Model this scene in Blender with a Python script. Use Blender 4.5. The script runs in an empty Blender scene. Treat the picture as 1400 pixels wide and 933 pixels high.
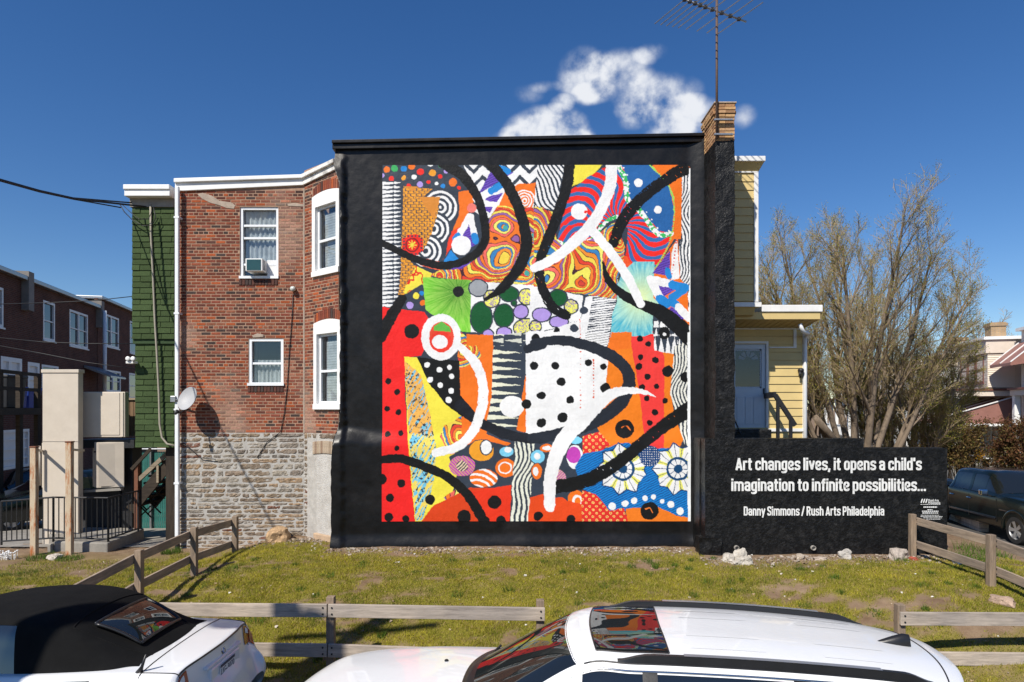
import bpy, bmesh, math, random
import numpy as np
from mathutils import Vector, Matrix, noise as mnoise

scene = bpy.context.scene
col = scene.collection
R = random.Random(7)
NR = np.random.RandomState(11)

# ------------------------------------------------------------------ camera, sky, sun, exposure
F, YH, ZC = 900.0, 560.0, 3.47          # focal length and horizon in photo pixels, eye height in metres
cam_d = bpy.data.cameras.new('camera')
cam = bpy.data.objects.new('camera', cam_d); col.objects.link(cam)
cam.location = (0, 0, ZC); cam.rotation_euler = (math.radians(90), 0, 0)
cam_d.sensor_width = 36.0; cam_d.lens = F / 1400.0 * 36.0
cam_d.shift_y = (YH - 466.5) / 1400.0
cam_d.clip_start = 0.05; cam_d.clip_end = 6000
scene.camera = cam

SUN = Vector((0.39, 0.575, -0.718)).normalized()      # direction the light travels
sun_el = math.asin(-SUN.z); sun_az = math.atan2(-SUN.x, -SUN.y)
sd = bpy.data.lights.new('sun', 'SUN'); sd.energy = 4.9; sd.angle = math.radians(0.53); sd.color = (1.0, 0.94, 0.84)
so = bpy.data.objects.new('sun', sd); col.objects.link(so)
so.rotation_euler = SUN.to_track_quat('-Z', 'Y').to_euler(); so.location = (-20, -30, 40)

world = bpy.data.worlds.new('World'); scene.world = world; world.use_nodes = True
wn = world.node_tree; wn.nodes.clear()
def wnode(t, **k):
    n = wn.nodes.new(t)
    for a, b in k.items(): setattr(n, a, b)
    return n
def wmath(op, a, b=None, c=None, clamp=False):
    n = wnode('ShaderNodeMath', operation=op, use_clamp=clamp)
    for i, x in enumerate((a, b, c)):
        if x is None: continue
        if isinstance(x, (int, float)): n.inputs[i].default_value = x
        else: wn.links.new(x, n.inputs[i])
    return n.outputs[0]
sky = wnode('ShaderNodeTexSky', sky_type='NISHITA')
sky.sun_disc = False; sky.sun_elevation = sun_el; sky.sun_rotation = sun_az
sky.altitude = 100; sky.air_density = 1.0; sky.dust_density = 0.05; sky.ozone_density = 4.0
hs = wnode('ShaderNodeHueSaturation'); hs.inputs['Saturation'].default_value = 1.25; hs.inputs['Hue'].default_value = .508; wn.links.new(sky.outputs['Color'], hs.inputs['Color'])
tc = wnode('ShaderNodeTexCoord')
nz = wnode('ShaderNodeTexNoise'); nz.inputs['Scale'].default_value = 21; nz.inputs['Detail'].default_value = 10; nz.inputs['Roughness'].default_value = 0.55
nz2 = wnode('ShaderNodeTexNoise'); nz2.inputs['Scale'].default_value = 9; nz2.inputs['Detail'].default_value = 4
nmp = wnode('ShaderNodeMapping'); nmp.inputs['Location'].default_value = (3.1, 1.7, .43); wn.links.new(tc.outputs['Generated'], nmp.inputs['Vector']); wn.links.new(nmp.outputs[0], nz.inputs['Vector']); wn.links.new(tc.outputs['Generated'], nz2.inputs['Vector'])
# cumulus: soft lobes on the sky sphere, broken up by noise (a few more stand outside the frame, all round)
lobes = [(750, 186, 64, 36, 1.5), (708, 196, 42, 20, .7), (790, 196, 30, 16, .6), (800, 105, 42, 38, .78), (846, 92, 48, 24, .72), (812, 128, 30, 14, .6),
         (895, 132, 66, 30, .85), (866, 158, 30, 20, .6), (940, 160, 50, 26, .9), (915, 180, 36, 16, .7), (768, 141, 18, 11, .6), (892, 72, 26, 13, .5),
         (722, 128, 26, 14, .36), (1016, 160, 22, 18, .45), (745, 118, 22, 8, .33)]
fld = None
def lobe(cx, cy, cz, wx, wz, amp):
    global fld
    s = wnode('ShaderNodeVectorMath', operation='SUBTRACT'); wn.links.new(tc.outputs['Generated'], s.inputs[0]); s.inputs[1].default_value = (cx, cy, cz)
    m = wnode('ShaderNodeVectorMath', operation='MULTIPLY'); wn.links.new(s.outputs[0], m.inputs[0]); m.inputs[1].default_value = (1 / wx, 1 / wx, 1 / wz)
    d = wnode('ShaderNodeVectorMath', operation='DOT_PRODUCT'); wn.links.new(m.outputs[0], d.inputs[0]); wn.links.new(m.outputs[0], d.inputs[1])
    g = wmath('MULTIPLY', wmath('MAXIMUM', wmath('SUBTRACT', 1.0, d.outputs['Value']), 0.0), amp)
    fld = g if fld is None else wmath('ADD', fld, g)
for (u, v, rx, ry, a) in lobes:
    d = Vector(((u - 700) / F, 1, (YH - v) / F)); k = d.length; d.normalize()
    lobe(d.x, d.y, d.z, rx / F / k * 1.1, ry / F / k * 1.1, a)
for i in range(7):
    az = math.radians(95 + i * 36); el = math.radians(16 + 9 * ((i * 7) % 3))
    lobe(math.sin(az) * math.cos(el), math.cos(az) * math.cos(el), math.sin(el), .13 + .03 * (i % 3), .05, .9)
jit = wmath('MULTIPLY', wmath('SUBTRACT', nz.outputs['Fac'], 0.5), 4.1)
core = wmath('MULTIPLY', wmath('MINIMUM', fld, 0.95), wmath('MAXIMUM', wmath('ADD', 1.0, jit), 0.0))
dens = wnode('ShaderNodeMapRange', interpolation_type='SMOOTHSTEP')
wn.links.new(core, dens.inputs['Value']); dens.inputs['From Min'].default_value = .1; dens.inputs['From Max'].default_value = 1.05; dens.inputs['To Max'].default_value = .95
cr = wnode('ShaderNodeValToRGB'); wn.links.new(wmath('ADD', wmath('MULTIPLY', core, .7), wmath('MULTIPLY', nz2.outputs['Fac'], .35)), cr.inputs['Fac'])
cr.color_ramp.elements[0].position = .2; cr.color_ramp.elements[0].color = (4.6, 5.3, 6.7, 1)
cr.color_ramp.elements[1].position = .95; cr.color_ramp.elements[1].color = (8.0, 8.2, 8.6, 1)
mx = wnode('ShaderNodeMix', data_type='RGBA'); wn.links.new(dens.outputs['Result'], mx.inputs['Factor'])
wn.links.new(hs.outputs['Color'], mx.inputs['A']); wn.links.new(cr.outputs['Color'], mx.inputs['B'])
bg = wnode('ShaderNodeBackground'); bg.inputs['Strength'].default_value = 0.09
wn.links.new(mx.outputs['Result'], bg.inputs['Color'])
wo = wnode('ShaderNodeOutputWorld'); wn.links.new(bg.outputs[0], wo.inputs['Surface'])

vs = scene.view_settings
scene.display_settings.display_device = 'sRGB'
vs.view_transform = 'Standard'; vs.look = 'None'; vs.exposure = 0.28; vs.gamma = 1.0; vs.use_curve_mapping = False
scene.render.engine = 'CYCLES'
scene.cycles.use_denoising = True
scene.cycles.max_bounces = 6; scene.cycles.transparent_max_bounces = 12
scene.cycles.caustics_reflective = False; scene.cycles.caustics_refractive = False

# ------------------------------------------------------------------ helpers
def XX(u, Y): return (u - 700.0) * Y / F
def ZZ(v, Y): return ZC - (v - YH) * Y / F
def P(u, v, Y): return Vector((XX(u, Y), Y, ZZ(v, Y)))
def srgb(r, g, b):
    def c(x):
        x /= 255.0
        return x / 12.92 if x <= .04045 else ((x + .055) / 1.055) ** 2.4
    return (c(r), c(g), c(b))
def lerp(a, b, t): return a + (b - a) * t
def sstep(a, b, x):
    t = min(1.0, max(0.0, (x - a) / (b - a))); return t * t * (3 - 2 * t)
def nsm(a, b, x):
    t = np.clip((x - a) / (b - a), 0, 1); return t * t * (3 - 2 * t)
def vnoise(x, y, seed=0):
    """smooth value noise on numpy arrays, 0..1"""
    x = np.asarray(x, float); y = np.asarray(y, float)
    xi = np.floor(x).astype(np.int64); yi = np.floor(y).astype(np.int64)
    fx = x - xi; fy = y - yi; fx = fx * fx * (3 - 2 * fx); fy = fy * fy * (3 - 2 * fy)
    def h(i, j):
        n = (i * 374761393 + j * 668265263 + seed * 974634777) & 0xffffffff
        n = ((n ^ (n >> 13)) * 1274126177) & 0xffffffff
        return ((n ^ (n >> 16)) & 0xffff) / 65535.0
    return (h(xi, yi) * (1 - fx) + h(xi + 1, yi) * fx) * (1 - fy) + (h(xi, yi + 1) * (1 - fx) + h(xi + 1, yi + 1) * fx) * fy
def fbm(x, y, seed=0, o=4):
    s = 0; a = .5; t = 0
    for i in range(o):
        s = s + a * vnoise(x * 2 ** i, y * 2 ** i, seed + i * 17); t += a; a *= .5
    return s / t

def tag(o, label=None, cat=None, group=None, kind=None):
    if label: o['label'] = label
    if cat: o['category'] = cat
    if group: o['group'] = group
    if kind: o['kind'] = kind
    return o
def thing(name, label, cat, loc=(0, 0, 0), group=None, rz=0.0):
    o = bpy.data.objects.new(name, None); col.objects.link(o)
    o.location = loc; o.rotation_euler = (0, 0, rz); o.empty_display_size = .2
    o['root'] = 1
    return tag(o, label, cat, group)
def rootloc(p):
    v = Vector((0, 0, 0))
    while p is not None:
        v += p.location; p = p.parent
    return v

class MB:
    def __init__(s): s.v = []; s.f = []; s.m = []
    def add(s, vs, fs, m=0):
        b = len(s.v); s.v.extend([tuple(x) for x in vs])
        for f in fs: s.f.append(tuple(b + i for i in f)); s.m.append(m)
        return s
    def hexa(s, c, m=0):      # 8 corners: 4 bottom ccw, 4 top ccw
        return s.add(c, [(3, 2, 1, 0), (4, 5, 6, 7), (0, 1, 5, 4), (1, 2, 6, 5), (2, 3, 7, 6), (3, 0, 4, 7)], m)
    def box(s, a, b, m=0):
        x0, y0, z0 = (min(a[i], b[i]) for i in range(3)); x1, y1, z1 = (max(a[i], b[i]) for i in range(3))
        return s.hexa([(x0, y0, z0), (x1, y0, z0), (x1, y1, z0), (x0, y1, z0), (x0, y0, z1), (x1, y0, z1), (x1, y1, z1), (x0, y1, z1)], m)
    def beam(s, p, q, w, h, up=(0, 0, 1), m=0):     # rectangular bar, w across, h along 'up'
        p = Vector(p); q = Vector(q); d = (q - p).normalized(); up = Vector(up)
        if abs(d.dot(up)) > .98: up = Vector((0, 1, 0))
        a = d.cross(up).normalized() * (w / 2); b = a.cross(d).normalized() * (h / 2)
        return s.hexa([p - a - b, q - a - b, q + a - b, p + a - b, p - a + b, q - a + b, q + a + b, p + a + b], m)
    def tube(s, pts, r, n=8, m=0, cap=True):
        pts = [Vector(p) for p in pts]; k = len(pts)
        rs = r if isinstance(r, (list, tuple)) else [r] * k
        b = len(s.v); ref = Vector((0, 0, 1))
        for i, p in enumerate(pts):
            d = (pts[min(i + 1, k - 1)] - pts[max(i - 1, 0)]).normalized()
            if abs(d.dot(ref)) > .95: ref = Vector((1, 0, 0)) if abs(d.x) < .9 else Vector((0, 1, 0))
            a = d.cross(ref).normalized(); c = a.cross(d).normalized(); ref = c
            for j in range(n):
                t = 2 * math.pi * j / n
                s.v.append(tuple(p + (a * math.cos(t) + c * math.sin(t)) * rs[i]))
        for i in range(k - 1):
            for j in range(n):
                j2 = (j + 1) % n
                s.f.append((b + i * n + j, b + i * n + j2, b + (i + 1) * n + j2, b + (i + 1) * n + j)); s.m.append(m)
        if cap:
            s.f.append(tuple(b + j for j in range(n))[::-1]); s.m.append(m)
            s.f.append(tuple(b + (k - 1) * n + j for j in range(n))); s.m.append(m)
        return s
    def lathe(s, prof, n=24, axis='Z', o=(0, 0, 0), m=0):     # prof [(r, h)]
        b = len(s.v); o = Vector(o)
        for (r, h) in prof:
            for j in range(n):
                t = 2 * math.pi * j / n; c, d = r * math.cos(t), r * math.sin(t)
                p = {'Z': (c, d, h), 'Y': (c, h, d), 'X': (h, c, d)}[axis]
                s.v.append(tuple(o + Vector(p)))
        for i in range(len(prof) - 1):
            for j in range(n):
                j2 = (j + 1) % n
                s.f.append((b + i * n + j, b + i * n + j2, b + (i + 1) * n + j2, b + (i + 1) * n + j)); s.m.append(m)
        return s
    def prism(s, poly, vec, m=0):       # planar polygon (3d points) extruded along vec
        n = len(poly); vec = Vector(vec); a = [Vector(p) for p in poly]
        vs = a + [p + vec for p in a]
        fs = [tuple(range(n))[::-1], tuple(range(n, 2 * n))] + [(i, (i + 1) % n, n + (i + 1) % n, n + i) for i in range(n)]
        return s.add(vs, fs, m)
    def grid(s, pts, m=0, flip=False):      # array (a, b, 3)
        a, b = pts.shape[:2]; o = len(s.v)
        s.v.extend(map(tuple, pts.reshape(-1, 3).tolist()))
        for i in range(a - 1):
            for j in range(b - 1):
                q = (o + i * b + j, o + i * b + j + 1, o + (i + 1) * b + j + 1, o + (i + 1) * b + j)
                s.f.append(q[::-1] if flip else q); s.m.append(m)
        return s
    def mesh(s, name, off=Vector((0, 0, 0))):
        me = bpy.data.meshes.new(name)
        o = Vector(off)
        me.from_pydata([(x - o.x, y - o.y, z - o.z) for (x, y, z) in s.v], [], s.f)
        if any(s.m): me.polygons.foreach_set('material_index', s.m)
        return me
    def build(s, name, mats, parent=None, smooth=False, bevel=0, local=False, label=None, cat=None, group=None, kind=None, fix=True, cols=None, seg=2, ang=None):
        off = Vector((0, 0, 0)) if local or parent is None else rootloc(parent)
        me = s.mesh(name, off)
        if fix:
            bm = bmesh.new(); bm.from_mesh(me); bmesh.ops.recalc_face_normals(bm, faces=bm.faces); bm.to_mesh(me); bm.free()
        for m_ in (mats if isinstance(mats, (list, tuple)) else [mats]): me.materials.append(m_)
        if cols is not None:
            at = me.color_attributes.new('Col', 'FLOAT_COLOR', 'POINT')
            at.data.foreach_set('color', np.asarray(cols, np.float32).reshape(-1))
        if smooth: me.polygons.foreach_set('use_smooth', [True] * len(me.polygons))
        me.update()
        o = bpy.data.objects.new(name, me); col.objects.link(o)
        if parent is not None: o.parent = parent
        elif not local:
            # give a parentless mesh an origin at its base
            a = np.array([v.co[:] for v in me.vertices]); c = Vector(((a[:, 0].min() + a[:, 0].max()) / 2, (a[:, 1].min() + a[:, 1].max()) / 2, a[:, 2].min()))
            me.transform(Matrix.Translation(-c)); o.location = c
        if bevel:
            md = o.modifiers.new('bevel', 'BEVEL'); md.width = bevel; md.segments = seg; md.limit_method = 'ANGLE'
        if ang and smooth:
            try: me.set_sharp_from_angle(angle=math.radians(ang))
            except Exception: pass
        return tag(o, label, cat, group, kind)

def piece(name, me, parent, loc, rz=0.0, color=None, scale=None):
    """one small alike piece sharing mesh data; loc in world"""
    o = bpy.data.objects.new(name, me); col.objects.link(o)
    o.parent = parent; o.location = Vector(loc) - rootloc(parent); o.rotation_euler = (0, 0, rz)
    if color: o.color = (*color, 1)
    if scale: o.scale = scale
    return o
def copy_tree(o, parent=None):
    c = o.copy(); col.objects.link(c); c.parent = parent
    for ch in o.children: copy_tree(ch, c)
    return c

# ------------------------------------------------------------------ materials
def _mat(name):
    m = bpy.data.materials.new(name); m.use_nodes = True
    nt = m.node_tree; b = nt.nodes['Principled BSDF']
    return m, nt, b
def _n(nt, t, **k):
    n = nt.nodes.new(t)
    for a, b in k.items():
        if a in n.inputs.keys(): n.inputs[a].default_value = b
        else: setattr(n, a, b)
    return n
def _mixc(nt, fac, a, b, blend='MIX'):
    n = nt.nodes.new('ShaderNodeMix'); n.data_type = 'RGBA'; n.blend_type = blend
    for s, x in (('Factor', fac), ('A', a), ('B', b)):
        i = [q for q in n.inputs if q.name == s and (q.type == 'RGBA' or s == 'Factor') and q.enabled][0]
        if hasattr(x, 'links'): nt.links.new(x, i)
        elif isinstance(x, (int, float)): i.default_value = x
        else: i.default_value = (*x[:3], 1)
    return [q for q in n.outputs if q.type == 'RGBA'][0]
def pm(name, base, rough=.6, var=.18, scale=3.0, bump=.15, bscale=40, metallic=0.0, spec=.5, coat=0.0, dirt=None, dscale=1.2, damt=.5, src=None, stretch=(1, 1, 1), bdist=.01, rvar=.1):
    """principled material: base colour broken up by noise, optional dirt patches with their own colour, fine bump"""
    m, nt, b = _mat(name); L = nt.links
    t = _n(nt, 'ShaderNodeTexCoord'); mp = _n(nt, 'ShaderNodeMapping'); mp.inputs['Scale'].default_value = stretch
    L.new(t.outputs['Object'], mp.inputs['Vector'])
    n1 = _n(nt, 'ShaderNodeTexNoise', Scale=scale, Detail=6, Roughness=.65); L.new(mp.outputs[0], n1.inputs['Vector'])
    if src == 'object':
        oi = _n(nt, 'ShaderNodeObjectInfo'); c0 = oi.outputs['Color']
    elif src == 'attr':
        at = _n(nt, 'ShaderNodeAttribute', attribute_name='Col'); c0 = at.outputs['Color']
    else: c0 = base
    cr = _n(nt, 'ShaderNodeValToRGB'); L.new(n1.outputs['Fac'], cr.inputs['Fac'])
    cr.color_ramp.elements[0].position = .3; cr.color_ramp.elements[1].position = .7
    cr.color_ramp.elements[0].color = (1 - var,) * 3 + (1,); cr.color_ramp.elements[1].color = (1 + var,) * 3 + (1,)
    c = _mixc(nt, 1.0, c0, cr.outputs['Color'], 'MULTIPLY')
    if dirt:
        n3 = _n(nt, 'ShaderNodeTexNoise', Scale=dscale, Detail=8, Roughness=.7); L.new(mp.outputs[0], n3.inputs['Vector'])
        mr = _n(nt, 'ShaderNodeMapRange'); L.new(n3.outputs['Fac'], mr.inputs['Value'])
        mr.inputs['From Min'].default_value = .48; mr.inputs['From Max'].default_value = .72; mr.inputs['To Max'].default_value = damt
        c = _mixc(nt, mr.outputs[0], c, dirt)
    L.new(c, b.inputs['Base Color'])
    b.inputs['Metallic'].default_value = metallic; b.inputs['Specular IOR Level'].default_value = spec
    if coat: b.inputs['Coat Weight'].default_value = coat; b.inputs['Coat Roughness'].default_value = .04
    if rvar:
        mr2 = _n(nt, 'ShaderNodeMapRange'); L.new(n1.outputs['Fac'], mr2.inputs['Value'])
        mr2.inputs['To Min'].default_value = max(.02, rough - rvar); mr2.inputs['To Max'].default_value = min(1, rough + rvar); L.new(mr2.outputs[0], b.inputs['Roughness'])
    else: b.inputs['Roughness'].default_value = rough
    if bump:
        n2 = _n(nt, 'ShaderNodeTexNoise', Scale=bscale, Detail=5, Roughness=.6); L.new(mp.outputs[0], n2.inputs['Vector'])
        bp = _n(nt, 'ShaderNodeBump', Strength=bump, Distance=bdist); L.new(n2.outputs['Fac'], bp.inputs['Height']); L.new(bp.outputs[0], b.inputs['Normal'])
    return m
def glass_mat(name, tint=(.92, .95, .95), rough=.02):
    m, nt, b = _mat(name); L = nt.links
    nt.nodes.remove(b); out = nt.nodes['Material Output']
    tr = _n(nt, 'ShaderNodeBsdfTransparent'); tr.inputs['Color'].default_value = (*tint, 1)
    gl = _n(nt, 'ShaderNodeBsdfGlossy'); gl.inputs['Roughness'].default_value = rough
    lw = _n(nt, 'ShaderNodeLayerWeight'); pw = _n(nt, 'ShaderNodeMath', operation='POWER'); L.new(lw.outputs['Facing'], pw.inputs[0]); pw.inputs[1].default_value = 3.5
    fr = _n(nt, 'ShaderNodeMath', operation='MULTIPLY_ADD'); L.new(pw.outputs[0], fr.inputs[0]); fr.inputs[1].default_value = .8; fr.inputs[2].default_value = .07
    ms = _n(nt, 'ShaderNodeMixShader'); L.new(fr.outputs[0], ms.inputs[0]); L.new(tr.outputs[0], ms.inputs[1]); L.new(gl.outputs[0], ms.inputs[2])
    L.new(ms.outputs[0], out.inputs['Surface'])
    return m
def wood_mat(name, base, axis, dark=.45, rough=.85):
    st = {'X': (1.2, 14, 14), 'Y': (14, 1.2, 14), 'Z': (14, 14, 1.2)}[axis]
    m, nt, b = _mat(name); L = nt.links
    t = _n(nt, 'ShaderNodeTexCoord'); mp = _n(nt, 'ShaderNodeMapping'); mp.inputs['Scale'].default_value = st
    oi = _n(nt, 'ShaderNodeObjectInfo'); ad = _n(nt, 'ShaderNodeVectorMath', operation='ADD'); sc = _n(nt, 'ShaderNodeVectorMath', operation='SCALE'); sc.inputs[0].default_value = (7, 3, 5)
    L.new(oi.outputs['Random'], sc.inputs['Scale']); L.new(t.outputs['Object'], ad.inputs[0]); L.new(sc.outputs[0], ad.inputs[1]); L.new(ad.outputs[0], mp.inputs['Vector'])
    n1 = _n(nt, 'ShaderNodeTexNoise', Scale=2.2, Detail=9, Roughness=.72, Distortion=.6); L.new(mp.outputs[0], n1.inputs['Vector'])
    n2 = _n(nt, 'ShaderNodeTexNoise', Scale=1.4, Detail=4); L.new(ad.outputs[0], n2.inputs['Vector'])
    cr = _n(nt, 'ShaderNodeValToRGB'); L.new(n1.outputs['Fac'], cr.inputs['Fac'])
    e = cr.color_ramp.elements; e[0].position = .32; e[0].color = tuple(c * dark for c in base) + (1,); e[1].position = .62; e[1].color = (*base, 1)
    cr2 = _n(nt, 'ShaderNodeValToRGB'); L.new(n2.outputs['Fac'], cr2.inputs['Fac'])
    e = cr2.color_ramp.elements; e[0].position = .35; e[0].color = (.72, .72, .74, 1); e[1].position = .7; e[1].color = (1.12, 1.08, 1.02, 1)
    L.new(_mixc(nt, 1.0, cr.outputs[0], cr2.outputs[0], 'MULTIPLY'), b.inputs['Base Color'])
    b.inputs['Roughness'].default_value = rough; b.inputs['Specular IOR Level'].default_value = .2
    bp = _n(nt, 'ShaderNodeBump', Strength=.5, Distance=.006); L.new(n1.outputs['Fac'], bp.inputs['Height']); L.new(bp.outputs[0], b.inputs['Normal'])
    return m
def brick_tex(name, c1, c2, mortar, scale=1.0, vec='XZ', bw=.215, rh=.0677, ms=.011, bump=.4):
    """far brickwork whose bricks are too small to pick apart"""
    m, nt, b = _mat(name); L = nt.links
    t = _n(nt, 'ShaderNodeTexCoord'); sp = _n(nt, 'ShaderNodeSeparateXYZ'); L.new(t.outputs['Object'], sp.inputs[0])
    cb = _n(nt, 'ShaderNodeCombineXYZ')
    h = _n(nt, 'ShaderNodeMath', operation='ADD'); L.new(sp.outputs['X'], h.inputs[0]); L.new(sp.outputs['Y'], h.inputs[1])
    L.new({'XZ': sp.outputs['X'], 'YZ': sp.outputs['Y'], 'HZ': h.outputs[0]}[vec], cb.inputs[0]); L.new(sp.outputs['Z'], cb.inputs[1])
    bt = _n(nt, 'ShaderNodeTexBrick'); L.new(cb.outputs[0], bt.inputs['Vector'])
    bt.inputs['Color1'].default_value = (*c1, 1); bt.inputs['Color2'].default_value = (*c2, 1); bt.inputs['Mortar'].default_value = (*mortar, 1)
    bt.inputs['Scale'].default_value = scale; bt.inputs['Mortar Size'].default_value = ms; bt.inputs['Brick Width'].default_value = bw; bt.inputs['Row Height'].default_value = rh
    n1 = _n(nt, 'ShaderNodeTexNoise', Scale=1.6, Detail=8, Roughness=.7); L.new(t.outputs['Object'], n1.inputs['Vector'])
    cr = _n(nt, 'ShaderNodeValToRGB'); L.new(n1.outputs['Fac'], cr.inputs['Fac']); e = cr.color_ramp.elements
    e[0].position = .3; e[0].color = (.6, .6, .62, 1); e[1].position = .7; e[1].color = (1.2, 1.18, 1.15, 1)
    L.new(_mixc(nt, 1.0, bt.outputs['Color'], cr.outputs[0], 'MULTIPLY'), b.inputs['Base Color'])
    b.inputs['Roughness'].default_value = .9; b.inputs['Specular IOR Level'].default_value = .2
    bp = _n(nt, 'ShaderNodeBump', Strength=bump, Distance=.01, invert=True); L.new(bt.outputs['Fac'], bp.inputs['Height']); L.new(bp.outputs[0], b.inputs['Normal'])
    return m

M = {}
M['white_trim'] = pm('white_trim', (.78, .78, .77), .5, .06, 4, .05, 60, dirt=(.45, .43, .40), damt=.35)
M['white_metal'] = pm('white_metal', (.76, .78, .80), .35, .05, 4, .03, 60, dirt=(.5, .5, .5), damt=.25)
M['white_plain'] = pm('white_plain', (.74, .74, .73), .55, .05, 5, .03)
M['dark_metal'] = pm('dark_metal', (.025, .025, .027), .5, .3, 20, .1, 90, metallic=.3)
M['grey_metal'] = pm('grey_metal', (.35, .36, .37), .4, .15, 20, .05, 90, metallic=.7)
M['concrete'] = pm('concrete', (.27, .25, .22), .9, .22, 5, .5, 60, dirt=(.13, .12, .10), damt=.6)
M['black_rubber'] = pm('black_rubber', (.02, .02, .021), .7, .2, 10, .1)
M['dark_glass'] = pm('dark_glass', (.02, .028, .034), .04, .2, 2, 0, spec=.9, rvar=0)
M['glass'] = glass_mat('glass')
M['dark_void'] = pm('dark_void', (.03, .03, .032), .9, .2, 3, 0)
M['fabric_white'] = pm('fabric_white', (.44, .45, .47), .9, .3, 4, .1, 80)
M['black_paint'] = pm('black_paint', (.0065, .0062, .0064), .36, .3, 3, .16, 12, spec=.3, dirt=(.022, .02, .02), dscale=1.6, damt=.7, bdist=.02, rvar=.1)
M['black_stucco'] = pm('black_stucco', (.006, .006, .0062), .4, .35, 8, .7, 22, spec=.28, dirt=(.05, .048, .046), dscale=9, damt=.5, bdist=.03, rvar=.15)

class Fac:
    """a vertical wall plane: origin, direction along it, outward normal"""
    def __init__(s, x, y, dx, dy, nside=1):
        s.o = Vector((x, y, 0)); s.d = Vector((dx, dy, 0)).normalized()
        s.n = Vector((s.d.y, -s.d.x, 0)) * nside
    def px(s, u, v):
        r = Vector(((u - 700) / F, 1.0, -(v - YH) / F)); c = Vector((0, 0, ZC))
        k = (s.o - c).dot(s.n) / r.dot(s.n); p = c + r * k
        return ((p - s.o).dot(s.d), p.z)
    def pt(s, a, z, off=0.0):
        p = s.o + s.d * a + s.n * off; return Vector((p.x, p.y, z))
    def box(s, mb, a0, a1, z0, z1, o0, o1, m=0):
        a0, a1 = min(a0, a1), max(a0, a1); z0, z1 = min(z0, z1), max(z0, z1)
        return mb.hexa([s.pt(a0, z0, o1), s.pt(a1, z0, o1), s.pt(a1, z0, o0), s.pt(a0, z0, o0), s.pt(a0, z1, o1), s.pt(a1, z1, o1), s.pt(a1, z1, o0), s.pt(a0, z1, o0)], m)
    def rect(s, u0, v0, u1, v1):
        a0, z1 = s.px(u0, v0); a1, _ = s.px(u1, v0); um = (u0 + u1) / 2
        _, z1 = s.px(um, v0); _, z0 = s.px(um, v1)
        return (min(a0, a1), max(a0, a1), z0, z1)
    def wall(s, mb, a0, a1, z0, z1, holes, depth, m=0, mr=None, back=True):
        """front sheet with rectangular openings and their reveals"""
        mr = m if mr is None else mr
        A = sorted({a0, a1, *[h[0] for h in holes], *[h[1] for h in holes]}); Z = sorted({z0, z1, *[h[2] for h in holes], *[h[3] for h in holes]})
        A = [x for x in A if a0 <= x <= a1]; Z = [x for x in Z if z0 <= x <= z1]
        for i in range(len(A) - 1):
            for j in range(len(Z) - 1):
                ca, cz = (A[i] + A[i + 1]) / 2, (Z[j] + Z[j + 1]) / 2
                if any(h[0] < ca < h[1] and h[2] < cz < h[3] for h in holes): continue
                mb.add([s.pt(A[i], Z[j]), s.pt(A[i + 1], Z[j]), s.pt(A[i + 1], Z[j + 1]), s.pt(A[i], Z[j + 1])], [(0, 1, 2, 3)], m)
        for (b0, b1, y0, y1) in holes:
            for (p, q) in (((b0, y0), (b1, y0)), ((b1, y0), (b1, y1)), ((b1, y1), (b0, y1)), ((b0, y1), (b0, y0))):
                mb.add([s.pt(*p), s.pt(*q), s.pt(*q, -depth), s.pt(*p, -depth)], [(0, 1, 2, 3)], mr)
        # returns at the edges so the sheet has body
        for (p, q) in (((a0, z0), (a0, z1)), ((a1, z0), (a1, z1)), ((a0, z1), (a1, z1))):
            mb.add([s.pt(*p), s.pt(*q), s.pt(*q, -depth), s.pt(*p, -depth)], [(0, 1, 2, 3)], mr)
    def window(s, r, parent, frame='white_trim', fw=.06, depth=.1, rails=(.5,), mull=(), pane='dark_glass', sill=True, inset=.05, curtain=None, name='window', proud=.012):
        """window > pane, sill; sash bars belong to the frame mesh"""
        a0, a1, z0, z1 = r; mb = MB()
        o1, o0 = proud if inset == 0 else -inset + .045, -inset - .03
        s.box(mb, a0, a0 + fw, z0, z1, o0, o1); s.box(mb, a1 - fw, a1, z0, z1, o0, o1)
        s.box(mb, a0 + fw, a1 - fw, z1 - fw, z1, o0, o1); s.box(mb, a0 + fw, a1 - fw, z0, z0 + fw, o0, o1)
        for k in rails:
            z = lerp(z0, z1, k); s.box(mb, a0 + fw, a1 - fw, z - .022, z + .022, o0, o1 - .02)
        for k in mull:
            a = lerp(a0, a1, k); s.box(mb, a - fw * .6, a + fw * .6, z0 + fw, z1 - fw, o0 + .004, o1 - .006)
        w = mb.build(name, M[frame], parent)
        g = MB(); s.box(g, a0 + fw * .8, a1 - fw * .8, z0 + fw * .8, z1 - fw * .8, o0 - .006, o0 + .006); g.build('pane', M[pane], w)
        if sill:
            k = MB(); s.box(k, a0 - .04, a1 + .04, z0 - .06, z0 - .002, -inset - .02, .05); k.build('sill', M[frame], w)
        if curtain:
            n = 40; pts = np.zeros((n + 1, 2, 3))
            for i in range(n + 1):
                a = lerp(a0 + fw, a1 - fw, i / n); o = o0 - .055 + .02 * math.sin(i * 1.1) + .012 * math.sin(i * 2.7)
                for j, z in enumerate((lerp(z0, z1, curtain[0]), lerp(z0, z1, curtain[1]))): pts[i, j] = s.pt(a, z, o)
            c = MB(); c.grid(pts); c.build('curtain', M['fabric_white'], w, smooth=True)
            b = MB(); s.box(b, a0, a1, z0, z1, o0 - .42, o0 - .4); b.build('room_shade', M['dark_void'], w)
        return w
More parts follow.
